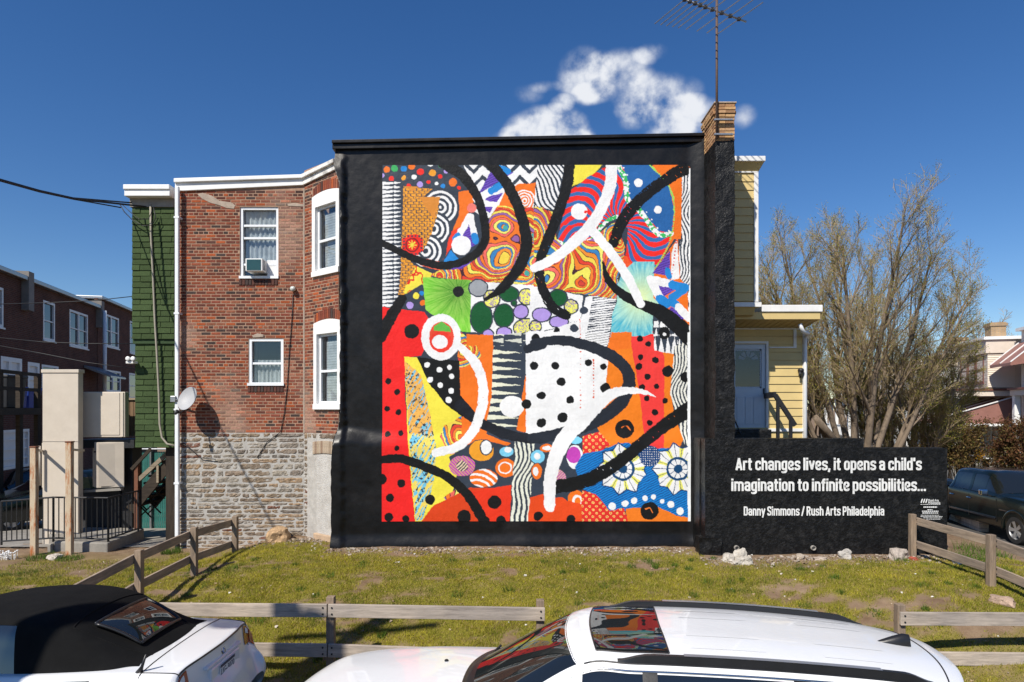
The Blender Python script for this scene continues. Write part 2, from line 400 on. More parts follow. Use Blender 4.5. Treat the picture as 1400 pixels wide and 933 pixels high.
# ------------------------------------------------------------------ terrain
def _prof(y, ys, zs): return np.interp(y, ys, zs)
def gzn(x, y):
    x = np.asarray(x, float); y = np.asarray(y, float)
    mid = _prof(y, [-50, 7.9, 7.95, 8.4, 9.5, 11, 12.5, 14.2, 20, 60, 3000], [0, 0, .08, .1, .34, .6, .73, .76, .5, .2, .2])
    lef = _prof(y, [-50, 7.9, 7.95, 9.5, 11, 13, 14, 17, 24, 60, 3000], [0, 0, .1, .42, .53, .52, .50, .35, -.35, -.8, -.8])
    rig = _prof(y, [-50, 7.9, 7.95, 9.0, 10.5, 13, 14.2, 20, 60, 3000], [0, 0, .1, .6, .76, .74, .6, -.1, -.3, -.3])
    side = -.25
    w = nsm(-4.6, -6.2, x); z = mid * (1 - w) + lef * w
    w = nsm(4.0, 6.5, x); z = z * (1 - w) + rig * w
    far = (y > 7.9)
    w = nsm(8.9, 11.0, x) * nsm(7.9, 9.5, y); z = z * (1 - w) + side * w
    return z
def gz(x, y): return float(gzn(x, y))
def grassiness(x, y):
    """how much of the soil is grown over, 0..1"""
    n = fbm(x * .9, y * 1.6, 3, 4); n2 = fbm(x * 4.1, y * 6.2, 9, 4)
    g = nsm(.33, .50, n * .5 + n2 * .5)
    wall = np.where(x > 3.6, 12.35, np.where(x < -3.6, 14.0, 13.1))
    g = g * nsm(.15, 1.15, wall - y + .5 * (n2 - .5))
    g = g * (1 - .75 * nsm(-6.2, -7.5, x) * nsm(11.0, 12.2, y + .8 * (n - .5)))
    g = g * (1 - .55 * nsm(9.3, 8.3, y) * nsm(.45, .6, n2))
    return np.clip(g, 0, 1)
def far_axis(lo, hi, step):
    a = list(np.arange(lo, hi + 1e-6, step)); k = step
    b = hi; c = lo; up = []; dn = []
    while b < 2500: k *= 1.35; b += k; up.append(b)
    k = step
    while c > -2500: k *= 1.35; c -= k; dn.append(c)
    return np.array(dn[::-1] + a + up)
gx, gy = far_axis(-14, 16, .12), far_axis(7.9, 15.6, .1)
GX, GY = np.meshgrid(gx, gy, indexing='ij')
GZ = gzn(GX, GY)
near = (GX > -14.5) & (GX < 14) & (GY > 7.9) & (GY < 16)
GZ = GZ + np.where(near, .05 * (fbm(GX * 1.7, GY * 1.7, 5) - .5) + .03 * (fbm(GX * 6, GY * 6, 8, 3) - .5), 0)
gmask = grassiness(GX, GY) * (near | (GY > 7.9))
gm, gnt, gb = _mat('ground_soil'); L = gnt.links
gt = _n(gnt, 'ShaderNodeTexCoord'); ga = _n(gnt, 'ShaderNodeAttribute', attribute_name='Col')
gn1 = _n(gnt, 'ShaderNodeTexNoise', Scale=2.2, Detail=9, Roughness=.7); gn2 = _n(gnt, 'ShaderNodeTexNoise', Scale=45, Detail=6, Roughness=.7)
L.new(gt.outputs['Object'], gn1.inputs['Vector']); L.new(gt.outputs['Object'], gn2.inputs['Vector'])
soil = _n(gnt, 'ShaderNodeValToRGB'); L.new(gn1.outputs['Fac'], soil.inputs['Fac']); e = soil.color_ramp.elements
e[0].position = .3; e[0].color = (.14, .085, .05, 1); e[1].position = .7; e[1].color = (.30, .215, .14, 1)
moss = _n(gnt, 'ShaderNodeValToRGB'); L.new(gn2.outputs['Fac'], moss.inputs['Fac']); e = moss.color_ramp.elements
e[0].position = .3; e[0].color = (.11, .10, .02, 1); e[1].position = .7; e[1].color = (.30, .265, .035, 1)
L.new(_mixc(gnt, ga.outputs['Fac'], soil.outputs[0], moss.outputs[0]), gb.inputs['Base Color'])
gb.inputs['Roughness'].default_value = .95; gb.inputs['Specular IOR Level'].default_value = .15
gbp = _n(gnt, 'ShaderNodeBump', Strength=.9, Distance=.02); L.new(gn2.outputs['Fac'], gbp.inputs['Height']); L.new(gbp.outputs[0], gb.inputs['Normal'])
g_ = MB(); g_.grid(np.stack([GX, GY, GZ], -1))
gr = g_.build('ground', gm, None, smooth=True, local=True, fix=False, kind='structure', cols=np.stack([gmask] * 3 + [np.ones_like(gmask)], -1))
# streets: one along the fence (the cars stand on it), one running away on the right
M['asphalt'] = pm('asphalt', (.055, .054, .052), .9, .25, 3, .6, 120, dirt=(.09, .087, .08), damt=.5)
a_ = MB(); a_.add([(-60, -9, .004), (60, -9, .004), (60, 7.75, .004), (-60, 7.75, .004)], [(0, 1, 2, 3)]); a_.build('road', M['asphalt'], None, local=True, kind='structure', fix=False)
a_ = MB(); xs = [11.6, 21.5]
pts = np.array([[[x + .0 * y, y, gz(12, y) + .012] for x in (11.9 + (y - 8) * .16, 19.0 + (y - 8) * .2)] for y in np.linspace(8, 90, 60)])
a_.grid(pts, flip=True); a_.build('side_road', M['asphalt'], None, local=True, kind='structure', fix=True)
k_ = MB(); k_.box((-60, 7.75, -.05), (60, 7.9, .13)); k_.build('kerb', M['concrete'], None, local=True, kind='structure', bevel=.015)
# alley pavement at the left
k_ = MB(); pts = np.array([[[x, y, gz(x, y) + .014] for x in np.linspace(-16, -7.6, 30)] for y in np.linspace(14.2, 30, 50)]); k_.grid(pts, flip=True)
k_.build('alley_pavement', M['concrete'], None, local=True, kind='structure', fix=True)
# ------------------------------------------------------------------ house with the painted party wall
WY = 13.2
mural_house = thing('mural_house', 'black painted party wall house carrying the big colourful abstract mural', 'house', (0, WY + 2, .7))
def wdisp(u, v):
    u = np.asarray(u, float); v = np.asarray(v, float)
    n = fbm(u / 45, v / 45, 21, 3) - .5; n2 = fbm(u / 9, v / 9, 25, 3) - .5
    d = -.022 * n - .006 * n2
    a = .03 + .15 * np.exp(-np.clip(u - 468, 0, None) / 42.)
    e = 597 + 10 * (fbm(u / 40, v * 0, 31, 2) - .5)
    d = d - a * nsm(-12, 12, v - e)
    lipe = 470 + 2.6 * (fbm(v / 9, v * 0, 41, 4) - .5) * 2
    d = d - .10 * nsm(5, -1, u - lipe) * (1 - .6 * nsm(560, 600, v)) * nsm(205, 235, v)
    d = d - .09 * nsm(938, 966, u)
    d = d - .06 * nsm(728, 746, v)
    return d
def wpt(u, v, off=0.0):
    u = np.asarray(u, float); v = np.asarray(v, float); y = WY + wdisp(u, v) - off
    return np.stack([(u - 700) * WY / F, y, ZC - (v - YH) * WY / F], -1)
us = np.arange(456.5, 966, 2.0); vs_ = np.arange(192, 752.1, 2.0)
UU, VV = np.meshgrid(us, vs_, indexing='ij')
lefte = 458 + 2.4 * (fbm(VV / 9, VV * 0, 44, 4) - .3) + 8 * nsm(225, 260, VV) * (1 - nsm(560, 612, VV)) - 2 * nsm(600, 640, VV)
UU = np.where(UU < lefte, lefte, UU)
w_ = MB(); w_.grid(wpt(UU, VV)); w_.build('party_wall', M['black_paint'], mural_house, smooth=True, fix=False)
# body behind: left return, roof and back
xl, xr = XX(459, WY), XX(963, WY); zt = 8.85
b_ = MB(); b_.box((xl + .02, WY + .2, .3), (xr, WY + 5.0, zt - .12)); b_.build('rear_body', M['black_paint'], mural_house)
# ragged edge of the render coat along the left corner
ed = MB(); k = 150; pts = np.zeros((k, 3, 3))
for i in range(k):
    v = lerp(197, 750, i / (k - 1)); u0 = float(458 + 2.4 * (fbm(v / 9, 0, 44, 4) - .3) + 8 * nsm(225, 260, v) * (1 - nsm(560, 612, v)) - 2 * nsm(600, 640, v))
    p = wpt(u0, v); pts[i, 0] = p; pts[i, 1] = (p[0] - .012 + .008 * R.random(), p[1] + .1, p[2]); pts[i, 2] = (p[0] + .0, WY + .35, p[2])
ed.grid(pts, flip=True); ed.build('render_edge', M['black_stucco'], mural_house, smooth=True)
# parapet coping
cp = MB()
def cop(v0l, v0r, v1l, v1r, y0, y1, ul=455.5, ur=969):
    a, b, c, d = P(ul, v1l, WY), P(ur, v1r, WY), P(ul, v0l, WY), P(ur, v0r, WY)
    cp.hexa([(a.x, y0, a.z), (b.x, y0, b.z), (b.x, y1, b.z), (a.x, y1, a.z), (c.x, y0, c.z), (d.x, y0, d.z), (d.x, y1, d.z), (c.x, y1, c.z)])
cop(194.5, 184.5, 199, 189, WY - .12, WY + .35); cop(199, 189, 206, 196, WY - .075, WY + .3)
cp.build('coping', M['black_paint'], mural_house, bevel=.012)
# lumpy render-covered blocks
def lumpy(x0, x1, y0, y1, z0, z1, st=.06, amp=.02, seed=1, top=None):
    """front, left, right and top skins of a masonry block under thick paint"""
    mb = MB()
    nx, ny, nzz = max(2, int((x1 - x0) / st)), max(2, int((y1 - y0) / st)), max(2, int((z1 - z0) / st))
    def jit(p):
        q = Vector(p); n = mnoise.noise_vector(q * 6.0 + Vector((seed, 0, 0))) * amp + mnoise.noise_vector(q * 19.0) * amp * .45
        return q + n
    def sheet(f, a, b, flip=False):
        pts = np.array([[jit(f(i / a, j / b)) for j in range(b + 1)] for i in range(a + 1)]); mb.grid(pts, flip=flip)
    zz = lambda t: lerp(z0, z1, t)
    sheet(lambda s, t: (lerp(x0, x1, s), y0, zz(t)), nx, nzz)
    sheet(lambda s, t: (x0, lerp(y1, y0, s), zz(t)), ny, nzz); sheet(lambda s, t: (x1, lerp(y0, y1, s), zz(t)), ny, nzz)
    sheet(lambda s, t: (lerp(x0, x1, s), lerp(y0, y1, t), z1), nx, ny)
    sheet(lambda s, t: (lerp(x1, x0, s), y1, zz(t)), max(2, nx // 3), max(2, nzz // 3))
    return mb
PY = 12.4
px0, px1 = XX(978, PY), XX(1004.5, PY)
lumpy(px0, px1, PY, WY + .3, 2.8, ZZ(192, PY), .05, .016, 3).build('chimney_pier', M['black_stucco'], mural_house, smooth=True, ang=60)
# chimney head of separate bricks
chb = [(.42, .25, .12), (.50, .31, .15), (.36, .20, .10), (.46, .28, .15), (.30, .17, .09)]
M['brick_piece'] = pm('brick_piece', (1, 1, 1), .9, .25, 22, .5, 70, spec=.2, src='object')
M['brick_stuff'] = pm('brick_stuff', (1, 1, 1), .9, .25, 22, .5, 70, spec=.2, src='attr')
M['mortar'] = pm('mortar', (.42, .34, .26), .95, .2, 12, .5, 80, spec=.1)
def chamfer(w, h, d, c=.004):
    """brick: front (towards -y) edges broken; origin at the centre of the front face"""
    mb = MB(); a, b = w / 2, h / 2
    v = [(-a, d, -b), (a, d, -b), (a, d, b), (-a, d, b), (-a, c, -b), (a, c, -b), (a, c, b), (-a, c, b), (-a + c, 0, -b + c), (a - c, 0, -b + c), (a - c, 0, b - c), (-a + c, 0, b - c)]
    f = [(4, 5, 9, 8), (5, 6, 10, 9), (6, 7, 11, 10), (7, 4, 8, 11), (8, 9, 10, 11), (0, 1, 5, 4), (1, 2, 6, 5), (2, 3, 7, 6), (3, 0, 4, 7)]
    mb.add(v, f); return mb
def brick_mesh(name, w, h, d, mat, c=.004):
    me = chamfer(w, h, d, c).mesh(name); me.materials.append(mat)
    bm = bmesh.new(); bm.from_mesh(me); bmesh.ops.recalc_face_normals(bm, faces=bm.faces); bm.to_mesh(me); bm.free()
    return me
cz0, cz1 = ZZ(192, PY) - .02, ZZ(142, PY); rows = 11; rh = (cz1 - cz0) / rows
cm = MB(); cm.box((px0 + .012, PY + .012, cz0), (px1 - .012, PY + .84, cz1 - .012)); cm.build('chimney_core', M['mortar'], mural_house)
fullb = brick_mesh('brick', .17, rh - .012, .09, M['brick_piece']); sideb = brick_mesh('brick', .2, rh - .012, .05, M['brick_piece'])
for r in range(rows):
    out = .0 if r < 7 else (.015 if r == 7 else .03 if r < 10 else .012); z = cz0 + (r + .5) * rh
    for i in range(2):
        wx = (px1 - px0) / 2; piece('brick', fullb, mural_house, (px0 + (i + .5) * wx + R.uniform(-.004, .004), PY - out - R.uniform(0, .006), z), 0, R.choice(chb), (wx * .96 / .17 * (1.1 if out > .02 else 1), 1, 1))
    for i in range(4):
        yy = PY + .1 + i * .205 + (.05 if r % 2 else 0)
        piece('brick', sideb, mural_house, (px0 - out - R.uniform(0, .006), min(yy, PY + .76), z), -math.pi / 2, R.choice(chb), (.95 if i < 3 else .8, 1, 1))
        piece('brick', sideb, mural_house, (px1 + out, min(yy, PY + .76), z), math.pi / 2, R.choice(chb), (.95 if i < 3 else .8, 1, 1))
fl = MB(); fl.box((px0 - .03, PY - .03, cz1), (px1 + .03, PY + .87, cz1 + .03)); fl.build('chimney_cap', M['mortar'], mural_house, bevel=.01)

# ------------------------------------------------------------------ the mural, painted as flat colour
MU0, MU1, MV0, MV1 = 523.0, 943.5, 226.0, 712.5
RS = 1.55
mu = np.linspace(MU0, MU1, int((MU1 - MU0) * RS)); mv = np.linspace(MV0, MV1, int((MV1 - MV0) * RS))
PU, PV = np.meshgrid(mu, mv, indexing='ij')
wob = .9
QU = PU + wob * (fbm(PU / 5, PV / 5, 51, 3) - .5) * 2; QV = PV + wob * (fbm(PU / 5, PV / 5, 57, 3) - .5) * 2
IMG = np.zeros(PU.shape + (3,)); IMG[:] = srgb(54, 62, 74)
SL, BK, WH = (54, 62, 74), (20, 20, 22), (236, 237, 236)
RED, ORA, YEL, AMB = (232, 44, 36), (238, 112, 34), (248, 214, 72), (226, 152, 44)
BLU, LBL, PUR, LAV, GRN, DGR, MAG = (36, 128, 200), (120, 196, 226), (104, 74, 180), (170, 146, 214), (58, 164, 92), (16, 84, 46), (184, 66, 170)
class Z:
    """drawing frame of one quarter of the mural"""
    def __init__(s, ox, oy, k): s.ox, s.oy, s.k = ox, oy, k
    def xy(s): return (QU - s.ox) * s.k, (QV - s.oy) * s.k
    def _win(s, x0, y0, x1, y1, pad=12):
        i0 = np.searchsorted(mu, s.ox + x0 / s.k - pad); i1 = np.searchsorted(mu, s.ox + x1 / s.k + pad)
        j0 = np.searchsorted(mv, s.oy + y0 / s.k - pad); j1 = np.searchsorted(mv, s.oy + y1 / s.k + pad)
        sl = (slice(max(0, i0), max(0, i1)), slice(max(0, j0), max(0, j1)))
        return sl, (QU[sl] - s.ox) * s.k, (QV[sl] - s.oy) * s.k
    def put(s, sl, m, c, x, y):
        if m.size == 0 or not m.any(): return
        if callable(c): IMG[sl][m] = c(x[m], y[m])
        else: IMG[sl][m] = srgb(*c)
    def poly(s, pts, c):
        a = np.array(pts, float); sl, x, y = s._win(a[:, 0].min(), a[:, 1].min(), a[:, 0].max(), a[:, 1].max())
        m = np.zeros(x.shape, bool)
        for i in range(len(a)):
            (x1, y1), (x2, y2) = a[i], a[i - 1]
            if y1 == y2: continue
            m ^= ((y1 > y) != (y2 > y)) & (x < (x2 - x1) * (y - y1) / (y2 - y1) + x1)
        s.put(sl, m, c, x, y)
    def disc(s, cx, cy, r, c, ry=None, rot=0):
        ry = ry or r; q = max(r, ry); sl, x, y = s._win(cx - q, cy - q, cx + q, cy + q)
        dx, dy = x - cx, y - cy; ca, sa = math.cos(rot), math.sin(rot)
        s.put(sl, ((dx * ca + dy * sa) / r) ** 2 + ((-dx * sa + dy * ca) / ry) ** 2 < 1, c, x, y)
    def dots(s, lst, c):
        for d in lst: s.disc(d[0], d[1], d[2], c, (d[3] if len(d) > 3 else d[2] * R.uniform(.88, 1.1)), R.random() * 3)
    def stroke(s, pts, w, c, dry=0.0):
        p = np.array(pts, float); ws = np.array(w if isinstance(w, (list, tuple)) else [w] * len(p), float)
        q = []; qw = []
        for i in range(len(p) - 1):
            a, b, d, e = p[max(i - 1, 0)], p[i], p[i + 1], p[min(i + 2, len(p) - 1)]
            for t in np.linspace(0, 1, 14, endpoint=False):
                q.append(.5 * ((2 * b) + (-a + d) * t + (2 * a - 5 * b + 4 * d - e) * t * t + (-a + 3 * b - 3 * d + e) * t ** 3)); qw.append(ws[i] + (ws[i + 1] - ws[i]) * t)
        q.append(p[-1]); qw.append(ws[-1]); q = np.array(q); qw = np.array(qw) / 2
        mw = qw.max(); sl, x, y = s._win(q[:, 0].min() - mw, q[:, 1].min() - mw, q[:, 0].max() + mw, q[:, 1].max() + mw)
        ed = 3.2 * (fbm(x / 16, y / 16, 61, 3) - .5) * 2
        m = np.zeros(x.shape, bool)
        for (cx, cy), r in zip(q, qw):
            m |= (x - cx) ** 2 + (y - cy) ** 2 < (np.maximum(r + ed, .5)) ** 2
        if dry: m &= fbm(x / 30 + y / 30, (x - y) / 4, 77, 2) > dry
        s.put(sl, m, c, x, y)
def lin(c): return np.array(srgb(*c))
def pick(pal, k):
    a = np.array([srgb(*c) for c in pal]); return a[np.floor(k).astype(int) % len(pal)]
def two(a, b, m): return np.where(m[:, None], lin(a), lin(b))
def wavy(per=21, wob_=26, ang=0.0, a=WH, b=SL):
    def f(x, y):
        xx = x * math.cos(ang) + y * math.sin(ang); yy = -x * math.sin(ang) + y * math.cos(ang)
        k = xx + wob_ * np.sin(yy / 75 + xx / 160) + 11 * np.sin(yy / 33 + 1)
        return two(a, b, np.mod(k / per, 1) < .55)
    return f
AG = [(238, 104, 40), (250, 218, 92), (232, 124, 44), (214, 66, 48), (250, 200, 76), (240, 140, 50), (60, 126, 180), (250, 220, 110), (230, 104, 92), (238, 116, 40), (146, 96, 156), (250, 206, 84), (200, 66, 52)]
def agate(cs, per=11, sd=1, el=1.0):
    def f(x, y):
        d = None
        for (cx, cy, k) in cs:
            q = np.sqrt(((x - cx) * el) ** 2 + (y - cy) ** 2) * k; d = q if d is None else -38 * np.log(np.exp(-np.clip(d, 0, 900) / 38) + np.exp(-np.clip(q, 0, 900) / 38))
        d = d + 90 * (fbm(x / 130, y / 130, sd, 2) - .5) + .25 * (x + y)
        d = np.clip(d, 0, None); c = pick(AG, d / per); e = np.mod(d / per, 1)
        return np.where((e < .16)[:, None], lin((70, 40, 50)), c)
    return f
def burst(cx, cy, a, b, c):
    def f(x, y):
        th = np.arctan2(y - cy, x - cx); r = np.hypot(x - cx, y - cy)
        k = np.clip(vnoise(th * 26, r * .02, 5) * .75 + fbm(th * 60, r * .02, 6, 2) * .35 - .2, 0, 1); t = np.clip(r / 170, 0, 1)
        base = lin(a) * (1 - t)[:, None] + lin(b) * t[:, None]
        return base * (1 - k[:, None] * .75) + lin(c) * (k * .75)[:, None]
    return f
A, B, C_, D_ = Z(520, 220, 3.732), Z(730, 220, 3.732), Z(520, 460, 3.588), Z(730, 460, 3.588)
# --- upper left
A.dots([(33, 45, 15), (160, 28, 16), (370, 110, 20)], ORA); A.dots([(265, 63, 18), (120, 88, 11, 15)], AMB); A.dots([(72, 40, 17), (308, 25, 12)], GRN); A.dots([(119, 42, 15), (320, 130, 12)], BLU)
A.dots([(205, 57, 18), (57, 92, 14), (305, 80, 11), (246, 110, 11), (402, 140, 10), (145, 128, 12)], RED); A.dots([(255, 18, 14), (174, 83, 14), (286, 116, 10)], WH); A.dots([(202, 122, 16), (335, 55, 10), (8, 76, 12)], LAV)
def spears(x, y):
    k = np.mod(y + x * .06, 21.5) - 10.75; t = (x - 8) / 100
    h = np.where(t < .55, 8.6 - 6.6 * t, np.where(t < .62, 2.2, np.clip(7.2 * (1 - t) / .38, 0, 7)))
    return two(WH, SL, np.abs(k) < h)
A.poly([(6, 104), (108, 104), (106, 500), (100, 745), (6, 745)], spears)
def weave(x, y):
    i = np.floor(x / 14) + np.floor(y / 14); m = np.mod(i, 2) == 0; a = np.mod(x, 14); b = np.mod(y, 14)
    return two(AMB, SL, np.where(m, (b > 2.5), (a > 4) & (np.mod(b, 7) > 2)))
A.poly([(118, 130), (308, 150), (300, 260), (265, 370), (215, 460), (180, 540), (130, 690), (92, 690), (105, 560), (110, 330), (115, 250)], weave)
A.poly([(195, 185), (305, 185), (275, 300)], (206, 132, 52)); A.poly([(120, 132), (190, 134), (165, 160)], (206, 132, 52))
A.poly([(135, 378), (195, 378), (195, 392), (218, 392), (218, 465), (195, 465), (195, 482), (135, 482), (135, 465), (112, 465), (112, 392), (135, 392)], RED)
A.disc(163, 430, 34, (90, 30, 36)); A.disc(163, 430, 27, RED)
for i in range(8): A.stroke([(163, 430), (163 + 20 * math.cos(i * .785), 430 + 20 * math.sin(i * .785))], 4, YEL)
for i in range(5): A.dots([(126 + i * 18, 388, 5), (126 + i * 18, 474, 5), (120, 395 + i * 17, 5), (208, 395 + i * 17, 5)], SL)
A.poly([(400, 160), (470, 150), (482, 200), (400, 380), (320, 505), (350, 400), (400, 280)], ORA); A.poly([(345, 370), (420, 330), (370, 430), (318, 505)], (228, 62, 40))
def fan(cx, cy, r0):
    for i, r in enumerate(range(r0, 5, -13)): A.disc(cx, cy, r, WH if i % 2 else SL)
A.poly([(310, 140), (400, 165), (400, 280), (360, 330), (330, 500), (240, 510), (222, 455), (300, 310)], SL)
for q in ((306, 238, 98), (272, 350, 92), (232, 462, 92)): fan(*q)
A.poly([(118, 200), (300, 200), (296, 260), (262, 372), (222, 455), (110, 430)], weave); A.poly([(195, 185), (305, 185), (275, 300)], (206, 132, 52))
A.poly([(135, 378), (195, 378), (195, 392), (218, 392), (218, 465), (195, 465), (195, 482), (135, 482), (135, 465), (112, 465), (112, 392), (135, 392)], RED)
A.disc(163, 430, 36, (120, 34, 36)); A.disc(163, 430, 29, RED)
for i in range(8): A.stroke([(163, 430), (163 + 20 * math.cos(i * .785), 430 + 20 * math.sin(i * .785))], 4, YEL)
for i in range(5): A.dots([(126 + i * 18, 386, 5), (126 + i * 18, 476, 5), (120, 395 + i * 17, 5), (210, 395 + i * 17, 5)], SL)
A.poly([(180, 520), (235, 500), (330, 520), (300, 560), (220, 540)], (228, 92, 60))
def zig(x, y):
    t = np.abs(np.mod(x / 95, 1) - .5) * 2; k = y - 46 * t
    return two(SL, WH, (np.mod(k, 72) < 24))
A.poly([(412, 0), (835, 0), (835, 150), (720, 160), (600, 180), (500, 170)], zig)
def pstripe(x, y): return two((66, 44, 120), PUR, np.mod(y * .9 + x * .35, 11) < 3.4)
A.poly([(560, 60), (682, 60), (500, 172)], pstripe); A.poly([(500, 172), (680, 66), (600, 240), (540, 300), (480, 260)], WH)
A.poly([(535, 185), (626, 165), (540, 292)], pstripe); A.poly([(480, 320), (500, 420), (420, 470), (395, 400), (450, 300)], pstripe)
A.stroke([(490, 200), (560, 160)], 36, WH); A.stroke([(565, 155), (610, 128)], 36, BLU); A.stroke([(600, 40), (650, 55)], 34, BLU); A.stroke([(500, 216), (600, 226)], 28, WH); A.stroke([(500, 250), (555, 280)], 26, WH)
A.stroke([(455, 285), (400, 385)], 34, WH); A.stroke([(460, 285), (480, 380)], 32, WH); A.stroke([(395, 385), (385, 402)], 36, BLU); A.stroke([(480, 385), (486, 410)], 34, BLU)
A.disc(466, 242, 24, (236, 120, 110)); A.disc(413, 432, 50, WH); A.poly([(318, 520), (360, 455), (412, 515)], BLU); A.poly([(335, 540), (400, 500), (470, 520), (400, 570)], pstripe)
A.poly([(600, 235), (640, 150), (800, 108), (835, 260), (700, 260)], ORA)
A.disc(722, 182, 62, ORA, 66)
for r in (56, 42, 28, 14): A.disc(735, 205, r, WH); A.disc(735, 205, r - 7, ORA)
A.poly([(780, 250), (800, 90), (835, 60), (835, 260)], wavy(17, 18, .2))
A.poly([(600, 228), (700, 240), (835, 236), (835, 660), (760, 645), (470, 615), (250, 590), (300, 558), (420, 552), (520, 480), (555, 300)],
       agate([(637, 342, 1), (600, 540, .7), (650, 470, .75), (785, 400, .8), (748, 576, 1), (300, 600, 1)], 8.2, 2))
A.disc(637, 342, 12, (70, 160, 150)); A.poly([(770, 372), (802, 372), (784, 420)], (70, 160, 150)); A.disc(747, 576, 14, (70, 160, 150))
def flame(x, y): return two((214, 52, 36), YEL, np.abs(fbm(x / 40, y / 40, 7, 3) - .5) < .055)
A.poly([(180, 535), (275, 580), (220, 635), (140, 692), (118, 670)], flame)
A.poly([(110, 690), (215, 630), (230, 775), (110, 765)], SL); A.dots([(182, 690, 16)], YEL); A.dots([(150, 738, 18)], LAV); A.dots([(212, 676, 12)], BLU); A.dots([(216, 725, 14)], ORA)
A.poly([(215, 595), (462, 610), (462, 872), (395, 872), (232, 762)], burst(398, 668, (10, 90, 22), (110, 196, 50), (180, 224, 110))); A.disc(398, 668, 28, BK)
A.poly([(462, 615), (835, 640), (835, 895), (575, 892), (462, 872)], WH)
def peb(f, lst, c, o=7):
    for (x, y, a, b) in lst: f.disc(x, y, a + o, SL, b + o); f.disc(x, y, a, c, b)
def speck(x, y): return two((150, 130, 170), (238, 226, 104), fbm(x / 5, y / 5, 3, 2) > .58)
peb(A, [(515, 800, 52, 76), (630, 790, 48, 56), (657, 680, 46, 36), (682, 726, 10, 12)], DGR); peb(A, [(717, 770, 34, 33), (632, 880, 36, 30), (550, 886, 25, 22), (805, 785, 26, 30)], LAV)
peb(A, [(568, 705, 38, 42), (745, 695, 38, 38), (750, 855, 68, 46)], speck); peb(A, [(500, 650, 44, 40)], (150, 154, 160)); A.disc(600, 640, 40, WH, 14)
# --- upper right
B.poly([(205, 0), (370, 0), (290, 85), (195, 132)], YEL)
B.poly([(20, 0), (160, 0), (110, 258), (0, 228)], wavy(21, 20, -.35))
B.poly([(640, 0), (860, 0), (760, 400), (715, 400), (610, 570), (580, 540), (700, 400), (715, 250), (690, 130), (600, 30)], ORA); B.poly([(450, 480), (520, 500), (520, 560), (460, 560)], (226, 84, 40))
def rb(x, y):
    th = np.arctan2(y - 330, x - 420); r = np.hypot(x - 420, y - 330)
    return two(RED, (54, 104, 164), np.mod(th * 4.1 + .55 * np.sin(r / 42) + r / 260, 1) < .56)
B.poly([(120, 395), (150, 270), (190, 150), (280, 80), (350, 40), (430, 20), (590, 30), (690, 130), (715, 260), (700, 400), (620, 545), (520, 560), (470, 480), (480, 350), (410, 270), (330, 330), (290, 400), (180, 432)], rb)
B.poly([(450, 10), (590, 20), (690, 130), (715, 250), (700, 370), (640, 360), (590, 300), (540, 250), (490, 220), (480, 120)], (42, 96, 158))
def gw(x, y): return two((60, 176, 96), WH, fbm(x / 9, y / 9, 4, 2) > .52)
B.stroke([(430, 20), (465, 100), (480, 200), (540, 255), (590, 325), (640, 378), (700, 372)], 26, gw); B.stroke([(590, 22), (690, 135), (716, 260), (690, 420), (620, 548)], 9, (150, 206, 96))
B.stroke([(120, 410), (180, 435), (290, 405), (360, 320), (420, 285)], 20, gw)
for i in range(26):
    t = i / 25; B.disc(*[(458, 35), (476, 75), (484, 118), (488, 165), (500, 205), (540, 235), (575, 262), (600, 300), (630, 345), (690, 358)][min(9, int(t * 9.99))], 4, WH)
B.dots([(532, 113, 20), (632, 250, 20)], WH); B.disc(230, 260, 42, WH); B.disc(262, 262, 8, RED)
B.poly([(755, 50), (800, 40), (800, 850), (738, 850), (720, 600), (752, 380)], wavy(17, 22, .05))
B.poly([(0, 235), (100, 262), (115, 400), (140, 432), (290, 402), (415, 312), (465, 440), (455, 520), (430, 590), (420, 705), (80, 658), (0, 655)], agate([(270, 560, .8), (250, 620, .7), (60, 620, .6), (120, 500, .7), (5, 380, .8), (440, 415, 1)], 8.2, 5, 1.35))
B.poly([(-20, 640), (80, 655), (250, 690), (240, 812), (-20, 890)], WH); peb(B, [(122, 700, 45, 40)], DGR); peb(B, [(190, 745, 32, 34), (8, 845, 26, 26)], speck); peb(B, [(40, 786, 44, 32), (128, 822, 46, 26)], LAV)
B.poly([(-30, 900), (240, 812), (265, 695), (305, 690), (265, 905), (380, 940), (-30, 960)], WH); B.dots([(115, 870, 18), (10, 895, 20)], BK); B.dots([(205, 855, 20), (255, 765, 22)], SL)
def squig(x, y):
    k = y + .12 * (x - 300); e = np.abs(np.mod(k, 36) - 18); return two(WH, SL, (e > 3.4 + 2 * np.sin(x / 20)) & (np.abs(e - 11) > 2))
B.poly([(300, 690), (422, 706), (388, 870), (382, 940), (265, 905)], squig); B.stroke([(235, 810), (235, 905)], 5, (226, 92, 60))
B.poly([(390, 880), (500, 880), (500, 945), (380, 945)], ORA); B.poly([(495, 880), (608, 870), (608, 945), (495, 945)], RED)
B.poly([(510, 515), (615, 515), (612, 600), (660, 742), (605, 790), (606, 885), (420, 925), (390, 902), (400, 780), (425, 720), (420, 640), (460, 560)], burst(545, 700, (226, 232, 150), (20, 160, 190), (196, 238, 214)))
B.poly([(612, 560), (690, 455), (735, 395), (745, 600), (782, 650), (795, 860), (700, 800), (610, 700)], ORA); B.poly([(700, 470), (730, 396), (742, 600), (700, 610)], WH)
B.poly([(602, 575), (692, 458), (692, 590)], pstripe); B.poly([(625, 620), (735, 650), (660, 695)], pstripe); B.poly([(672, 800), (700, 745), (795, 812)], pstripe)
